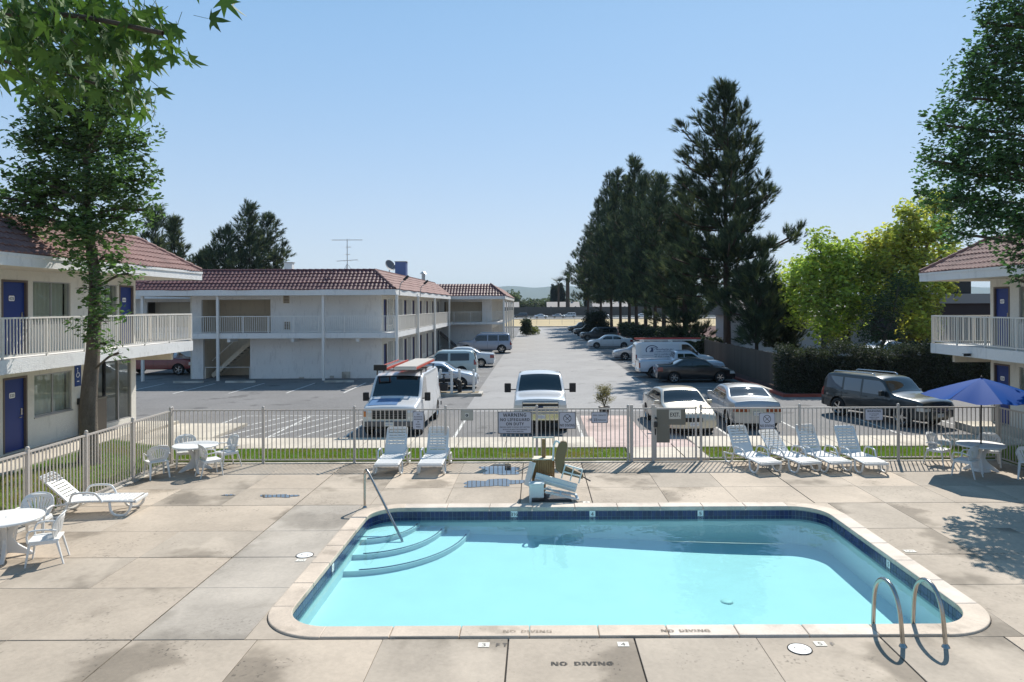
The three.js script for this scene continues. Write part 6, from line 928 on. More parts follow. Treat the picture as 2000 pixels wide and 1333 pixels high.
// tall tree by the west wing
{
  const d = 19.7;
  broadleaf({ label: 'tall leafy tree with a bare lower trunk before the west wing', seed: 41, base: [-12.3, 0.04, -d], trunk: [V(-12.3, -0.05, -d), V(-12.32, 1.6, -d), V(-12.22, 3.4, -d - 0.05), V(-12.15, 5.2, -d), V(-12.3, 7, -d + 0.1), V(-12.35, 9.2, -d)], r0: 0.26, r1: 0.07, density: 26, clump: clumpA, color: tint(0.095, 0.18, 0.038, 1.2),
    blobs: [bl(165, 150, 62, 60, d), bl(120, 205, 75, 55, d + 0.5), bl(215, 200, 75, 60, d - 0.3), bl(75, 265, 60, 60, d), bl(160, 275, 95, 75, d + 0.3), bl(255, 280, 58, 60, d), bl(45, 350, 42, 45, d - 0.2), bl(115, 360, 85, 65, d), bl(210, 360, 85, 65, d - 0.3), bl(275, 350, 38, 50, d), bl(25, 400, 34, 28, d), bl(-10, 385, 40, 45, d), bl(70, 385, 50, 40, d + 0.3), bl(75, 425, 62, 38, d), bl(160, 440, 80, 48, d - 0.2), bl(240, 425, 55, 48, d), bl(285, 410, 30, 28, d), bl(165, 505, 48, 45, d - 0.2), bl(215, 500, 38, 40, d), bl(250, 535, 24, 18, d), bl(180, 560, 36, 45, d - 0.3), bl(200, 620, 32, 40, d - 0.35), bl(165, 640, 18, 40, d - 0.3), bl(205, 672, 32, 22, d - 0.35), bl(230, 690, 14, 9, d - 0.35)] });
}
// big tree past the east edge of the picture
{
  const d = 21.2;
  broadleaf({ label: 'big dark leafy tree over the east wing, cut by the right edge', seed: 43, base: [16.3, 0.04, -d], trunk: [V(14.2, -0.05, -d), V(14.25, 2.5, -d), V(14.4, 4.8, -d), V(14.9, 7.5, -d), V(15.4, 10.2, -d), V(15.4, 12.5, -d)].map((p) => V(p.x + 1.7, p.y, p.z)), r0: 0.27, r1: 0.08, density: 26, clump: clumpA, color: tint(0.07, 0.16, 0.044, 1.1),
    blobs: [bl(1985, 25, 70, 55, d), bl(1935, 90, 45, 45, d), bl(1990, 110, 60, 60, d), bl(1925, 160, 62, 45, d), bl(1880, 190, 45, 40, d), bl(1985, 210, 75, 70, d), bl(1845, 245, 42, 42, d), bl(1905, 265, 65, 55, d), bl(1825, 315, 45, 38, d), bl(1890, 340, 72, 50, d), bl(1980, 320, 80, 70, d), bl(1840, 385, 48, 38, d), bl(1910, 415, 75, 48, d), bl(1985, 430, 75, 60, d), bl(1870, 455, 45, 26, d), bl(1985, 500, 30, 30, d), bl(2080, 60, 90, 90, d), bl(2090, 190, 90, 80, d), bl(2090, 330, 90, 80, d), bl(2080, 450, 80, 60, d), bl(1984, 545, 14, 18, d), bl(1900, 125, 38, 38, d), bl(1970, -60, 75, 60, d), bl(2070, -80, 90, 80, d), bl(1930, 45, 34, 36, d)] });
}
// sunlit yellow-green trees behind the hedge
{
  const yg = tint(0.40, 0.52, 0.09, 1.1, 0.12), d = 44;
  broadleaf({ label: 'sunlit yellow-green tree behind the hedge, nearer the pines', seed: 47, base: [17.5, 0, -d], trunk: [V(17.5, -0.1, -d), V(17.6, 2, -d), V(17.8, 4, -d), V(17.9, 6.5, -d)], r0: 0.2, r1: 0.06, density: 9, clump: clumpB, color: yg, group: 'yellow-green trees behind the hedge',
    blobs: [bl(1597, 472, 26, 34, d), bl(1622, 500, 50, 34, d), bl(1575, 530, 46, 40, d), bl(1640, 545, 62, 46, d), bl(1600, 585, 55, 45, d), bl(1665, 600, 44, 44, d), bl(1560, 610, 34, 40, d + 2), bl(1545, 560, 34, 40, d + 2), bl(1625, 640, 50, 34, d), bl(1690, 530, 40, 40, d), bl(1660, 505, 34, 34, d)] });
  broadleaf({ label: 'sunlit yellow-green tree with yellowing leaves beside the east wing', seed: 53, base: [22.6, 0, -d], trunk: [V(21.2, -0.1, -d), V(21.3, 2, -d), V(21.8, 4, -d), V(22.4, 7, -d)].map((p) => V(p.x + 1.4, p.y, p.z)), r0: 0.2, r1: 0.06, density: 9, clump: clumpB, color: tint(0.42, 0.49, 0.09, 1.1, 0.28), group: 'yellow-green trees behind the hedge',
    blobs: [bl(1715, 490, 46, 42, d), bl(1765, 460, 45, 34, d), bl(1778, 420, 34, 34, d), bl(1820, 455, 48, 38, d), bl(1735, 545, 56, 48, d), bl(1790, 530, 50, 52, d), bl(1812, 590, 36, 46, d - 1), bl(1790, 645, 44, 38, d - 1), bl(1820, 650, 26, 34, d - 1), bl(1840, 500, 40, 30, d + 3), bl(1700, 580, 40, 40, d), bl(1765, 595, 44, 40, d - 1), bl(1845, 560, 30, 36, d), bl(1830, 400, 40, 34, d + 2), bl(1760, 500, 50, 44, d + 1)] });
  broadleaf({ label: 'dark green shade tree between the two sunlit ones', seed: 59, base: [20.6, 0, -41.5], trunk: [V(19.2, -0.1, -41.5), V(19.6, 2, -41.5), V(20.3, 4, -41.5)].map((p) => V(p.x + 0.4, p.y, p.z)), r0: 0.16, r1: 0.06, density: 9, clump: leafClump(15, 18, 0.42, 0.2, 0.06), color: tint(0.05, 0.10, 0.03, 0.7), blobs: [bl(1722, 600, 48, 44, 41.5), bl(1755, 560, 34, 34, 41.5), bl(1700, 640, 36, 36, 41.5), bl(1745, 660, 42, 34, 41.5)] });
}
// pines
const tuftA = needleTuft(21, 28, 0.46, 0.85, 0.02), tuftFar = needleTuft(23, 20, 0.66, 0.9, 0.034);
function pine(o) {                               // o: u (trunk), d, top and bottom of the crown in metres, half width, seed
  const base = px(o.u, 598, o.d); base.y = 0; const g = thing('pine_tree', o.label, 'pine tree', [base.x, 0, base.z], 0, o.group ?? 'pines along the lot edge'), r = rng(o.seed), H = o.top, lean = (r() - 0.5) * 0.8;
  const tp = [V(0, -0.1, 0), V(lean * 0.2, H * 0.3, 0), V(lean * 0.6, H * 0.6, 0.1), V(lean, H * 0.97, 0)]; trunkMesh(g, tp, o.r0 ?? H * 0.014, 0.04, M.pineBark); const curve = new THREE.CatmullRomCurve3(tp), limbs = [], list = [], m4 = new THREE.Matrix4(), q = new THREE.Quaternion(), upv = V(0, 1, 0), far = o.d > 75, T = far ? tuftFar : tuftA;
  const lev = Math.max(5, Math.round((H - o.bot) / (far ? 1.5 : 1.25))), lop = r() * 6, puffR = far ? 0.85 : 0.56, per = far ? 9 : 12;
  const puff = (c, dir, n, R) => { for (let i = 0; i < n; i++) { const v = V(r() - 0.5, r() - 0.42, r() - 0.5).normalize(), p = c.clone().addScaledVector(v, R * (0.35 + 0.65 * r())), up = V(v.x * 0.7 + dir.x * 0.5, v.y * 0.5 + 0.8, v.z * 0.7 + dir.z * 0.5).normalize(), z = 0.7 + r() * 0.6; m4.compose(p, q.setFromUnitVectors(upv, up), V(z, z, z)); const kk = 0.6 + r() * 0.8, sun = r() < 0.14 ? 1 : 0; list.push([m4.clone(), lin((0.062 + 0.11 * sun) * kk, (0.092 + 0.11 * sun) * kk, (0.048 + 0.03 * sun) * kk)]); } };  // random tufts paler: sunlit tips are painted into the needle colour
  for (let k = 0; k <= lev; k++) {
    const t = k / lev, y = lerp(o.bot, H - 0.8, t), prof = (t < 0.3 ? lerp(0.72, 1, t / 0.3) : Math.pow(1 - (t - 0.3) / 0.7, 0.62)) * o.hw, nb = Math.max(4, Math.round(prof * 1.15 + 2.5)), a0 = r() * 6;
    for (let b = 0; b < nb; b++) {
      const a = a0 + b / nb * 6.283 + (r() - 0.5) * 0.9, len = Math.max(0.4, prof * (0.38 + 0.78 * r()) * (0.9 + 0.2 * Math.sin(a + lop + y * 0.4))), A = curve.getPointAt(clamp((y + (r() - 0.5) * 0.8) / H, 0, 1)), dir = V(Math.cos(a), 0, Math.sin(a)), rise = lerp(0.02, 0.6, t) * len + 0.25, E = A.clone().addScaledVector(dir, len).add(V(0, rise, 0)), mid = A.clone().addScaledVector(dir, len * 0.6).add(V(0, rise * 0.18, 0));
      if (len > 0.7) limbs.push(tube([A, mid, E], 0.024 + len * 0.009, 6, 4));
      puff(E, dir, per, puffR); puff(E.clone().add(V(0, puffR * 0.7, 0)), dir, Math.round(per * 0.5), puffR * 0.6);
      const inner = Math.round(len / (puffR * 1.3)); for (let i = 0; i < inner; i++) { const s = lerp(0.25, 0.85, (i + r()) / inner), p = mid.clone().lerp(s < 0.6 ? A : E, s < 0.6 ? 1 - s / 0.6 : (s - 0.6) / 0.4); puff(p.add(V((r() - 0.5) * len * 0.35, 0.2 * r(), (r() - 0.5) * len * 0.35)), dir, Math.round(per * 0.75), puffR * (0.7 + 0.4 * r())); }
    }
  }
  puff(V(lean, H - 0.4, 0), V(0, 0.5, 0), per, puffR * 0.7);
  if (limbs.length) part('limbs', limbs, M.pineBark, g); instanced('crown', T, needleMat, list, g);
}
const hAt = (v, d) => 4.5 + (598 - v) * d / 1400;
[[1420, 52, 160, 575, 142, 'tallest pine, with open spiky crown, standing apart at the row front'], [1338, 64, 350, 650, 82, 'broad pine just behind the tallest one, crown hanging low'], [1297, 76, 352, 585, 66, 'pine third from the tallest, with thin trunk'], [1279, 83, 365, 580, 56, 'pine fourth from the tallest'], [1261, 90, 345, 580, 52, 'pine fifth from the tallest, pale sunlit tips'], [1243, 97, 312, 585, 46, 'tall pointed pine in the middle of the row'], [1229, 105, 352, 580, 46, 'slim pine right behind the pointed one'], [1212, 114, 334, 578, 50, 'leaning pine at two thirds of the row'], [1194, 124, 342, 580, 50, 'pine third from the far end of the row'], [1174, 136, 392, 585, 48, 'pine second from the far end of the row'], [1148, 150, 455, 580, 44, 'low pine at the far end of the row']].forEach(([u, d, top, bot, hw, label], i) => pine({ u, d, top: hAt(top, d), bot: hAt(bot, d), hw: hw * d / 1400, seed: 200 + i, label, r0: i === 0 ? 0.32 : 0.28 }));
[[488, 100, 402, 540, 38, 'tallest of the dark pines behind the long motel roof'], [527, 104, 418, 540, 42, 'wide dark pine beside the antenna'], [438, 98, 446, 540, 48, 'round dark pine behind the near roof corner'], [405, 100, 492, 540, 28, 'low dark pine nearest the near roof corner']].forEach(([u, d, top, bot, hw, label], i) => pine({ u, d, top: hAt(top, d), bot: hAt(bot, d), hw: hw * d / 1400, seed: 240 + i, label, group: 'pines behind the long block' }));
[[300, 70, 405, 560, 42, 'pine behind the near roof, half covered by the leafy tree'], [345, 74, 428, 560, 30, 'pine showing at the hip of the near roof'], [10, 70, 408, 520, 20, 'pine tip at the left picture edge']].forEach(([u, d, top, bot, hw, label], i) => pine({ u, d, top: hAt(top, d), bot: hAt(bot, d), hw: hw * d / 1400, seed: 260 + i, label, group: 'pines behind the near wing' }));
pine({ u: 1478, d: 47, top: hAt(528, 47), bot: hAt(660, 47), hw: 2.6, seed: 280, label: 'young blue-green pine beside the tallest one', r0: 0.16 });
pine({ u: 1535, d: 50, top: hAt(575, 50), bot: hAt(690, 50), hw: 1.9, seed: 281, label: 'small dim pine behind the hedge', r0: 0.13 });
// hedge, bushes
function leafyMass(name, label, cat, box, n, color, clump, seed) {
  const [x0, x1, y0, y1, d0, d1] = box, g = thing(name, label, cat, [(x0 + x1) / 2, 0, -(d0 + d1) / 2]), r = rng(seed), list = [], m4 = new THREE.Matrix4(), q = new THREE.Quaternion(), e = new THREE.Euler(), P = g.position;
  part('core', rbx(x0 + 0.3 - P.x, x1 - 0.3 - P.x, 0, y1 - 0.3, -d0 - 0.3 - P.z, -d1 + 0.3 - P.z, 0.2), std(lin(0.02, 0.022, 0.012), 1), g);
  for (let i = 0; i < n; i++) { const f = r(), x = lerp(x0, x1, r()), top = y1 + 0.18 * Math.sin(x * 1.7) + 0.12 * Math.sin(x * 4.1 + 1); let p; if (f < 0.5) p = V(x, lerp(y0, top, r()), -d0 + (r() - 0.6) * 0.35); else if (f < 0.85) p = V(x, top + (r() - 0.6) * 0.3, -lerp(d0, d1, r())); else p = V(r() < 0.5 ? x0 : x1, lerp(y0, top, r()), -lerp(d0, d1, r())); e.set((r() - 0.5), r() * 6.28, (r() - 0.5)); const s = 0.7 + r() * 0.7; m4.compose(p.sub(P), q.setFromEuler(e), V(s, s, s)); list.push([m4.clone(), color(r)]); }
  instanced('foliage', clump, leafMat, list, g); return g;
}
leafyMass('ivy_hedge', 'long dark ivy hedge behind the right-hand cars', 'hedge', [12.6, 31, 0.0, 2.15, 35.8, 37.6], 3600, tint(0.035, 0.048, 0.018, 0.9), clumpS, 301);
leafyMass('low_bush', 'dark low bushes under the pine trunks', 'bush', [12.9, 14.6, 0, 1.5, 56, 112], 2400, tint(0.03, 0.045, 0.016, 0.9), clumpB, 303);
function bush(x, d, R, H, label, color, seed, y = 0, clump = clumpS, n = 260) {
  const g = thing('round_bush', label, 'bush', [x, y, -d]), r = rng(seed), list = [], m4 = new THREE.Matrix4(), q = new THREE.Quaternion(), e = new THREE.Euler();
  const st = []; for (let k = 0; k < 6; k++) { const a = r() * 6.28; st.push(bar(V(0, 0, 0), V(Math.cos(a) * R * 0.5, H * 0.6, Math.sin(a) * R * 0.5), 0.02, 0.008, 5)); } part('stems', st, M.bark, g);
  for (let i = 0; i < n; i++) { const d3 = V(r() - 0.5, r() - 0.5, r() - 0.5).normalize(), k = Math.pow(r(), 0.5); e.set(r() - 0.5, r() * 6.28, r() - 0.5); const s = 0.6 + r() * 0.6; m4.compose(V(d3.x * R * k, H * 0.55 + d3.y * H * 0.45 * k, d3.z * R * k), q.setFromEuler(e), V(s, s, s)); list.push([m4.clone(), color(r)]); }
  instanced('foliage', clump, leafMat, list, g); return g;
}
bush(8.4, 101, 2.1, 4.0, 'round dark clipped bush at the end of the shaded car row', tint(0.025, 0.035, 0.014, 0.8), 311, 0, clumpB, 420);
bush(-1.6, 108, 0.9, 2.6, 'narrow dark bush at the far motel corner', tint(0.03, 0.05, 0.018, 0.8), 313, 0, clumpB, 160);
bush(-1.0, 112, 1.5, 1.0, 'low sunlit bush by the far motel corner', tint(0.16, 0.18, 0.04, 0.8), 317, 0, clumpB, 120);
{ // potted shrub on the pink landing
  const g = bush(2.72, 29.0, 0.42, 0.95, 'wispy shrub in a dark pot on the pink landing', tint(0.22, 0.20, 0.07, 0.8), 319, 0.42, leafClump(27, 14, 0.16, 0.12, 0.025), 110);
  part('pot', lathe([[0, -0.42], [0.16, -0.42], [0.22, -0.05], [0.24, -0.03], [0.24, 0], [0.2, 0], [0.18, -0.05], [0, -0.05]], 20), M.darkMetal, g);
}
// ---------------------------------------------------------------- branch of a near tree hanging into view
{
  const g = thing('overhanging_tree', 'near tree whose bright star-shaped leaves hang into the top corner', 'tree', [-5.3, 0, -3.9]), B = V(-5.3, 0, -3.9), r = rng(77), d0 = 3.55, L = (p) => p.clone().sub(B);
  trunkMesh(g, [V(0, -0.05, 0), V(0.05, 2.4, 0), V(-0.05, 4.8, 0.05), V(0.1, 7.4, 0), V(0, 9.5, 0)], 0.2, 0.08, M.bark);
  part('limb', tube([V(0.05, 6.3, 0), L(px(-300, -60, 3.7)), L(px(-60, 20, 3.6)), L(px(140, 30, 3.55)), L(px(320, 65, 3.5))], 0.012, 40, 7), M.bark, g);
  part('limb', tube([L(px(-300, -60, 3.7)), L(px(-80, 90, 3.8)), L(px(110, 140, 3.7)), L(px(270, 190, 3.6))], 0.009, 30, 6), M.bark, g);
  part('limb', tube([V(0.1, 7.2, 0), L(px(-100, -260, 3.4)), L(px(250, -160, 3.4)), L(px(440, -8, 3.4))], 0.010, 30, 6), M.bark, g);
  const leafShape = (seed) => { const q = rng(seed), s = new THREE.Shape(), lobes = 5, pts = []; for (let k = 0; k < lobes; k++) { const a = lerp(-1.75, 1.75, k / (lobes - 1)), ln = [0.62, 0.9, 1.12, 0.9, 0.62][k] * (0.92 + 0.16 * q()); const a1 = a + 1.75 / 4 * 0.97; pts.push([Math.sin(a - 0.19) * ln * 0.6, Math.cos(a - 0.19) * ln * 0.6], [Math.sin(a) * ln, Math.cos(a) * ln], [Math.sin(a + 0.19) * ln * 0.6, Math.cos(a + 0.19) * ln * 0.6]); if (k < lobes - 1) pts.push([Math.sin(a1) * 0.34, Math.cos(a1) * 0.34]); } s.moveTo(0, -0.2); s.lineTo(-0.1, -0.12); for (const p of pts) s.lineTo(p[0], p[1]); s.lineTo(0.1, -0.12);
    const gg = new THREE.ShapeGeometry(s), p = gg.attributes.position; for (let i = 0; i < p.count; i++) { const x = p.getX(i), y = p.getY(i), rr = x * x + y * y; p.setZ(i, -0.28 * rr + 0.10 * Math.abs(x) + 0.05 * Math.sin(6 * Math.atan2(x, y))); } gg.scale(0.074, 0.074, 0.074); gg.computeVertexNormals(); return merge([gg, bar(V(0, -0.017, 0), V(0.006, -0.075, 0.015), 0.0012, 0.0012, 4)]); };
  const shapes = [1, 2, 3, 4].map(leafShape), mats = [[0.06, 0.13, 0.02], [0.08, 0.165, 0.024], [0.045, 0.10, 0.02], [0.10, 0.20, 0.028]].map((c) => phys(lin(...c), 0.8, { transmission: 0.4, thickness: 0, specularIntensity: 0.6 }));
  const cl = [[25, 25, 18], [85, 20, 18], [150, 25, 18], [215, 20, 18], [265, 40, 14], [20, 95, 16], [80, 85, 18], [145, 85, 18], [210, 85, 18], [255, 110, 12], [315, 70, 9], [338, 92, 7], [45, 150, 12], [110, 135, 14], [185, 140, 14], [230, 165, 10], [265, 190, 10], [215, 205, 5], [85, 175, 7], [10, 60, 14], [60, 55, 14], [180, 55, 14], [440, 2, 5], [5, 130, 9]];
  for (const [u, v, n] of cl) { const c = px(u, v, d0 + (r() - 0.5) * 0.5); part('twig', bar(L(c).add(V(-0.05, 0.06, 0.02)), L(c).add(V(0.02, -0.01, 0)), 0.0035, 0.002, 5), M.bark, g);
    for (let i = 0; i < n; i++) { const m = part('leaf', shapes[Math.floor(r() * 4)], mats[Math.floor(r() * 4)], g); m.position.copy(L(c)).add(V((r() - 0.5) * 0.19, (r() - 0.5) * 0.16, (r() - 0.5) * 0.5)); m.rotation.set(r() * 1.6 - 0.3, r() * 6.28, Math.PI * (0.6 + 0.8 * r())); m.scale.setScalar(0.75 + r() * 0.55); } }
  const more = []; for (const [u, v, n] of cl.filter((q) => q[2] > 10)) for (let i = 0; i < n; i++) { const c = L(px(u + (r() - 0.5) * 90, v - 10 + (r() - 0.5) * 70, d0 + 0.25 + r() * 0.7)), gg = shapes[Math.floor(r() * 4)].clone(); gg.applyMatrix4(new THREE.Matrix4().compose(c, new THREE.Quaternion().setFromEuler(new THREE.Euler(r() * 1.6 - 0.3, r() * 6.28, Math.PI * (0.6 + 0.8 * r()))), V(1, 1, 1).multiplyScalar(0.75 + r() * 0.5))); more.push(gg); }
  part('leaves', more, mats[0], g).userData.kind = 'stuff';
}
// ================================================================ planter, bollards, edges and the distance
{
  const k = structGroup('kerb'); wpart('kerb_stone', bx(12.0, 12.18, -0.2, 0.14, -37, -150), M.kerb, k); wpart('kerb_stone', bx(12.0, 34, -0.2, 0.14, -34.9, -35.08), M.redKerb, k); wpart('kerb_stone', bx(12.0, 12.18, -0.2, 0.14, -35.08, -37), M.redKerb, k);
  for (let d = 39; d < 60; d += 2.4) wpart('kerb_stone', bx(11.99, 12.185, 0.0, 0.143, -d, -d - 2.36), M.redKerb, k);
  struct('planting_bed', metreUV(bx(12.18, 60, -0.2, 0.09, -35.08, -150)), M.mulch);
  const isl = structGroup('traffic_island'); wpart('kerb_stone', rbx(-8.3, -2.75, -0.1, 0.15, -36.75, -35.7, 0.03), M.kerb, isl); wpart('soil', bx(-8.1, -2.95, 0.1, 0.158, -36.6, -35.85), M.earth, isl);
  [[-4.92, 36.55, 'rearmost but one of the white bollards round the pipes'], [-4.28, 35.95, 'white bollard in front of the pipes'], [-3.95, 36.5, 'white bollard behind the pipes, beside the pale sedan bonnet'], [-3.2, 36.2, 'white bollard at the island end']].forEach(([x, d, l]) => { const b = thing('bollard', l, 'bollard', [x, 0.15, -d], 0, 'white bollards on the island'); part('post', cyl(0.065, 0.065, 1.1, 14), M.whitePaint, b); part('cap', new THREE.SphereGeometry(0.066, 14, 6, 0, 6.3, 0, 1.57).translate(0, 1.1, 0), M.whitePaint, b); });
  const bf = thing('backflow_valve', 'dark lagged pipes and valves between the white bollards', 'pipework', [-5.0, 0.15, -36.2]); part('pipe', [tube([V(-1.4, 0, 0), V(-1.4, 0.5, 0), V(-1.2, 0.62, 0), V(0.9, 0.62, 0), V(1.1, 0.5, 0), V(1.1, 0, 0)], 0.1, 40, 10, false, 0.15)], M.black, bf); for (const x of [-0.9, -0.3, 0.3, 0.7]) part('valve', [new THREE.CylinderGeometry(0.15, 0.15, 0.1, 14).rotateZ(Math.PI / 2).translate(x, 0.62, 0), bar(V(x, 0.62, 0), V(x, 0.92, 0), 0.03), new THREE.TorusGeometry(0.13, 0.018, 6, 18).rotateX(Math.PI / 2).translate(x, 0.92, 0)], M.darkMetal, bf); part('cage', [rbx(-1.0, 0.5, 0.1, 0.5, -0.2, 0.2, 0.05)], M.darkMetal, bf);
}
{ // slatted side fence under the pines
  const f = thing('board_fence', 'brown board fence between the tallest pine and the hedge', 'fence', [13.0, 0, -37.4]), bm = [0.9, 1.1, 1.0].map((k) => std(lin(0.10 * k, 0.075 * k, 0.055 * k), 0.9)), r = rng(81);
  for (let i = 0; i < 60; i++) { const d = 37.5 + i * 0.3; wpart('board', bx(12.96, 12.99, 0.12, 1.85 + r() * 0.04, -d, -d - 0.285), bm[Math.floor(r() * 3)], f); }
  for (const y of [0.4, 1.6]) wpart('rail', bx(12.992, 13.04, y, y + 0.09, -37.5, -55.5), bm[0], f); for (let d = 37.5; d < 56; d += 3) wpart('post', bx(13.042, 13.13, 0, 1.9, -d, -d - 0.09), M.alu, f);
}
{ // neighbouring buildings beyond the hedge
  let g = thing('neighbour_house', 'white house with a latticed window glimpsed behind the trees', 'house', [22, 0, -60]); const wm = stucco([0.66, 0.65, 0.64], 901);
  wpart('wall', wallWith('x', -60, -0.25, 17.5, 34, 0, 3.6, [[24.2, 26.4, 1.2, 2.9], [19, 20.6, 0.9, 2.8]]), wm, g); wpart('wall', bx(17.5, 17.75, 0, 3.6, -60.25, -70), wm, g); wpart('wall', bx(33.75, 34, 0, 3.6, -60.25, -70), wm, g); wpart('core', bx(18, 33.5, 0, 3.4, -61.6, -69.8), M.interior, g);
  for (const [a, b, c, e] of [[24.2, 26.4, 1.2, 2.9], [19, 20.6, 0.9, 2.8]]) { const w = new THREE.Group(); w.name = 'window'; g.add(w); wpart('pane', bx(a, b, c, e, -60.1, -60.106), M.glass, w, false); for (let i = 0; i <= 5; i++) wpart('glazing_bar', bx(lerp(a, b - 0.05, i / 5), lerp(a, b - 0.05, i / 5) + 0.05, c, e, -60.06, -60.1), M.whitePaint, w, false); for (let i = 0; i <= 3; i++) wpart('glazing_bar', bx(a + 0.051, b - 0.051, lerp(c, e - 0.05, i / 3), lerp(c, e - 0.05, i / 3) + 0.05, -60.065, -60.095), M.whitePaint, w, false); }
  const rf = new THREE.Shape([[-0.8, 3.55], [5, 5.4], [10.8, 3.55]].map((p) => new THREE.Vector2(...p))); wpart('roof', new THREE.ExtrudeGeometry(rf, { depth: 17.5, bevelEnabled: false }).rotateY(Math.PI / 2).translate(17, 0, -60), std(lin(0.28, 0.26, 0.25), 0.9), g);
  g = thing('neighbour_shop', 'flat dark brown building with grey parapet beyond the east balcony', 'building', [32, 0, -52]);
  wpart('wall', bx(28, 40, 0, 4.55, -52, -64), std(lin(0.055, 0.042, 0.042), 0.9), g); wpart('parapet', bx(27.8, 40.2, 4.55, 5.25, -51.8, -64.2), M.roofFlat, g); wpart('roof_unit', rbx(31, 34, 5.25, 6.5, -56, -59, 0.05), M.black, g); wpart('roof_unit', rbx(28.6, 30.4, 5.25, 6.1, -54, -56, 0.05), M.alu, g);
  const c = sedan({ label: 'pale car roof showing above the hedge', x: 24.5, d: 50, turn: 0.4, paint: silver, L: 4.7, y: 0.55 });
}
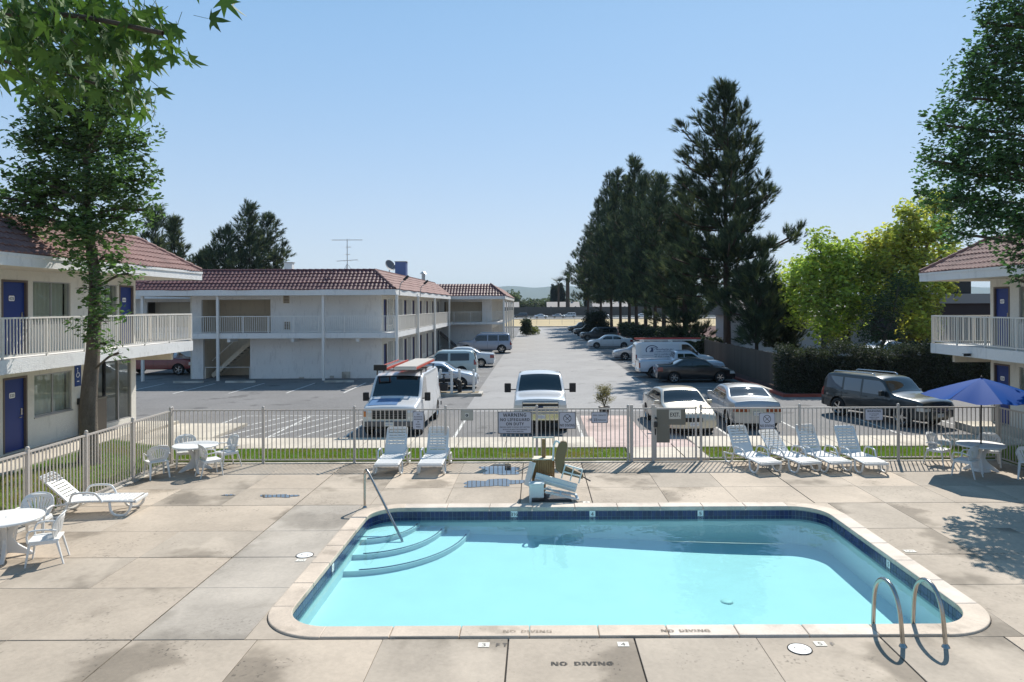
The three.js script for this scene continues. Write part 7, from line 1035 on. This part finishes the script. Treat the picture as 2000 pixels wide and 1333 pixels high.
// dry field, road, wall, houses, far trees, hills
struct('dry_field', metreUV(bx(-160, 200, -0.4, 0.1, -152, -236)), M.dryGrass);
struct('far_road', metreUV(bx(-220, 260, -0.4, 0.3, -236, -258)), std(lin(0.27, 0.26, 0.25), 0.95));
struct('field_kerb', metreUV(merge([bx(-60, 12, -0.3, 0.22, -150.6, -152), bx(-220, 260, 0.3, 0.95, -258, -258.5)])), M.kerb);
{
  const w = thing('boundary_wall', 'long dark grey wall behind the far road', 'wall', [0, 0, -262]); wpart('panel', bx(-220, 260, 0, 4.1, -262, -262.4), std(lin(0.085, 0.08, 0.075), 0.95), w); for (let x = -220; x < 260; x += 9) wpart('pier', bx(x, x + 0.5, 0, 4.3, -261.9, -262.45), std(lin(0.10, 0.095, 0.09), 0.95), w);
  const cf = thing('wire_fence', 'thin wire fence along the dry field', 'fence', [0, 0, -170]); for (let x = -30; x < 60; x += 3) wpart('post', bx(x, x + 0.06, 0, 2.0, -170, -170.06), M.alu, cf); for (const y of [0.7, 1.3, 1.95]) wpart('wire', bx(-30, 60, y, y + 0.02, -170.02, -170.04), M.alu, cf);
  [[4, 17, 'grey-roofed house behind the far wall, under the cypresses'], [22, 36, 'grey-roofed house behind the far wall, past the palm'], [-18, -7, 'low roof half hidden past the motel corner']].forEach(([a, b, l]) => { const h = thing('far_house', l, 'house', [(a + b) / 2, 0, -282], 0, 'houses behind the far wall'); wpart('wall', bx(a + 0.6, b - 0.6, 0, 3.9, -281, -292), M.stuccoWarm, h); const s = new THREE.Shape([[-1, 3.8], [6, 6.1], [13, 3.8]].map((p) => new THREE.Vector2(...p))); wpart('roof', new THREE.ExtrudeGeometry(s, { depth: b - a, bevelEnabled: false }).rotateY(Math.PI / 2).translate(a, 0, -280.5), std(lin(0.33, 0.30, 0.28), 0.9), h); wpart('chimney', bx(b - 3, b - 2.2, 5, 7, -286, -287), M.kerb, h); });
  // tree belt: reads as one mass
  const r = rng(401), list = [], m4 = new THREE.Matrix4(), q = new THREE.Quaternion(), e = new THREE.Euler(), big = leafClump(31, 26, 1.5, 0.9, 0.7);
  for (let t = 0; t < 120; t++) { const x = lerp(-200, 230, r()), d = 300 + r() * 60, R = 2.5 + r() * 3.2, H = 6 + r() * 4.5 + (x > -22 && x < -8 ? 3 : 0), tone = 0.7 + r() * 0.7; for (let i = 0; i < 42; i++) { const v = V(r() - 0.5, r() - 0.5, r() - 0.5).normalize().multiplyScalar(Math.pow(r(), 0.4)); e.set(r() - 0.5, r() * 6.28, r() - 0.5); const s = 0.7 + r() * 0.7; m4.compose(V(x + v.x * R, H * 0.58 + v.y * H * 0.42, -d + v.z * R), q.setFromEuler(e), V(s, s, s)); const k = tone * (0.8 + r() * 0.4); list.push([m4.clone(), lin(0.075 * k, 0.10 * k, 0.045 * k)]); } }
  const im = instanced('treeline', big, leafMat, list, scene); tag(im, 'belt of mixed trees far beyond the houses', 'trees', null, 'stuff');
  // cypresses and palms
  [[1080, 559, 'leftmost of the four thin cypresses'], [1087, 562, 'second of the four thin cypresses'], [1096, 557, 'third thin cypress, under the fan palm'], [1100, 566, 'last of the four thin cypresses'], [1147, 553, 'lone thin cypress between the pine trunks']].forEach(([u, v, l], i) => { const d = 305, p = px(u, 598, d), H = hAt(v, d), g = thing('cypress', l, 'cypress', [p.x, 0, p.z], 0, 'thin far cypresses'), rr = rng(420 + i), li = []; part('trunk', cyl(0.3, 0.1, H * 0.9, 6), M.pineBark, g); for (let k = 0; k < 150; k++) { const t = rr(), R = 1.0 * Math.pow(Math.sin(Math.PI * clamp(t * 0.9 + 0.08, 0, 1)), 0.6), a = rr() * 6.28; e.set(rr() - 0.5, rr() * 6.28, rr() - 0.5); m4.compose(V(Math.cos(a) * R * rr(), t * H, Math.sin(a) * R * rr()), q.setFromEuler(e), V(0.5, 0.8, 0.5)); li.push([m4.clone(), lin(0.022, 0.034, 0.016)]); } instanced('crown', big, leafMat, li, g); });
  [[1091, 549, 'fan palm rising above the cypresses'], [1109, 538, 'stout palm before the last pine']].forEach(([u, v, l], i) => { const d = 280, p = px(u, 598, d), H = hAt(v, d), g = thing('fan_palm', l, 'palm tree', [p.x, 0, p.z], 0, 'far palms'), rr = rng(440 + i); part('trunk', cyl(i ? 0.9 : 0.5, i ? 0.7 : 0.38, H - 1, 10), M.pineBark, g); const fr = new THREE.Group(); fr.name = 'crown'; fr.position.y = H - 1; g.add(fr);
    for (let k = 0; k < 26; k++) { const a = rr() * 6.28, el = lerp(-0.9, 1.3, rr()), dir = V(Math.cos(a) * Math.cos(el), Math.sin(el), Math.sin(a) * Math.cos(el)), side = V(-Math.sin(a), 0, Math.cos(a)), len = 3.4 + rr() * 1.4, v = [], c = dir.clone().multiplyScalar(len * 0.55); for (let f = -4; f <= 4; f++) { const b = f / 4 * 1.1, t = dir.clone().multiplyScalar(Math.cos(b) * len * 0.75).addScaledVector(side, Math.sin(b) * len * 0.75).add(c.clone().multiplyScalar(0.5)), n = side.clone().multiplyScalar(0.12); v.push(...c.clone().multiplyScalar(0.5).add(n).toArray(), ...c.clone().multiplyScalar(0.5).sub(n).toArray(), ...t.toArray()); } const gg = new THREE.BufferGeometry(); gg.setAttribute('position', new THREE.Float32BufferAttribute(v, 3)); gg.computeVertexNormals(); part('frond', merge([gg, bar(V(0, 0, 0), c.clone().multiplyScalar(0.5), 0.05, 0.05, 4)]), std(lin(0.05, 0.065, 0.03), 0.9), fr); } });
  const sg = thing('road_sign', 'small pale road sign beyond the palm', 'sign', [20.5, 0, -275]); part('post', cyl(0.12, 0.12, 9.2, 8), M.alu, sg); part('panel', rbx(-1.6, 1.9, 8.3, 9.5, -0.1, 0.1, 0.05), M.whitePaint, sg);
}
{
  const prof = fbm(501, 5, 4), N = 220, v = [], idx = [];
  for (let i = 0; i <= N; i++) { const x = lerp(-7500, 7500, i / N), h = 125 + 85 * prof(i / N, 0.3) + 30 * Math.sin(i * 0.05 + 0.9) + 16 * Math.sin(i * 0.9) * prof(i / N * 2, 0.7); for (let j = 0; j <= 8; j++) { const t = j / 8; v.push(x, h * Math.pow(t, 0.8) * (0.92 + 0.16 * prof(i / N * 3, t)), -5200 - t * 1600); } }
  for (let i = 0; i < N; i++) for (let j = 0; j < 8; j++) { const a = i * 9 + j, b = a + 9; idx.push(a, b, b + 1, a, b + 1, a + 1); }
  const g = new THREE.BufferGeometry(); g.setAttribute('position', new THREE.Float32BufferAttribute(v, 3)); g.setIndex(idx); g.computeVertexNormals();
  struct('hills', g, std(lin(0.11, 0.12, 0.075), 1));
}
scene.fog = new THREE.FogExp2(new THREE.Color(0.60, 0.82, 1.0), 0.00009);
renderer.render(scene, camera);
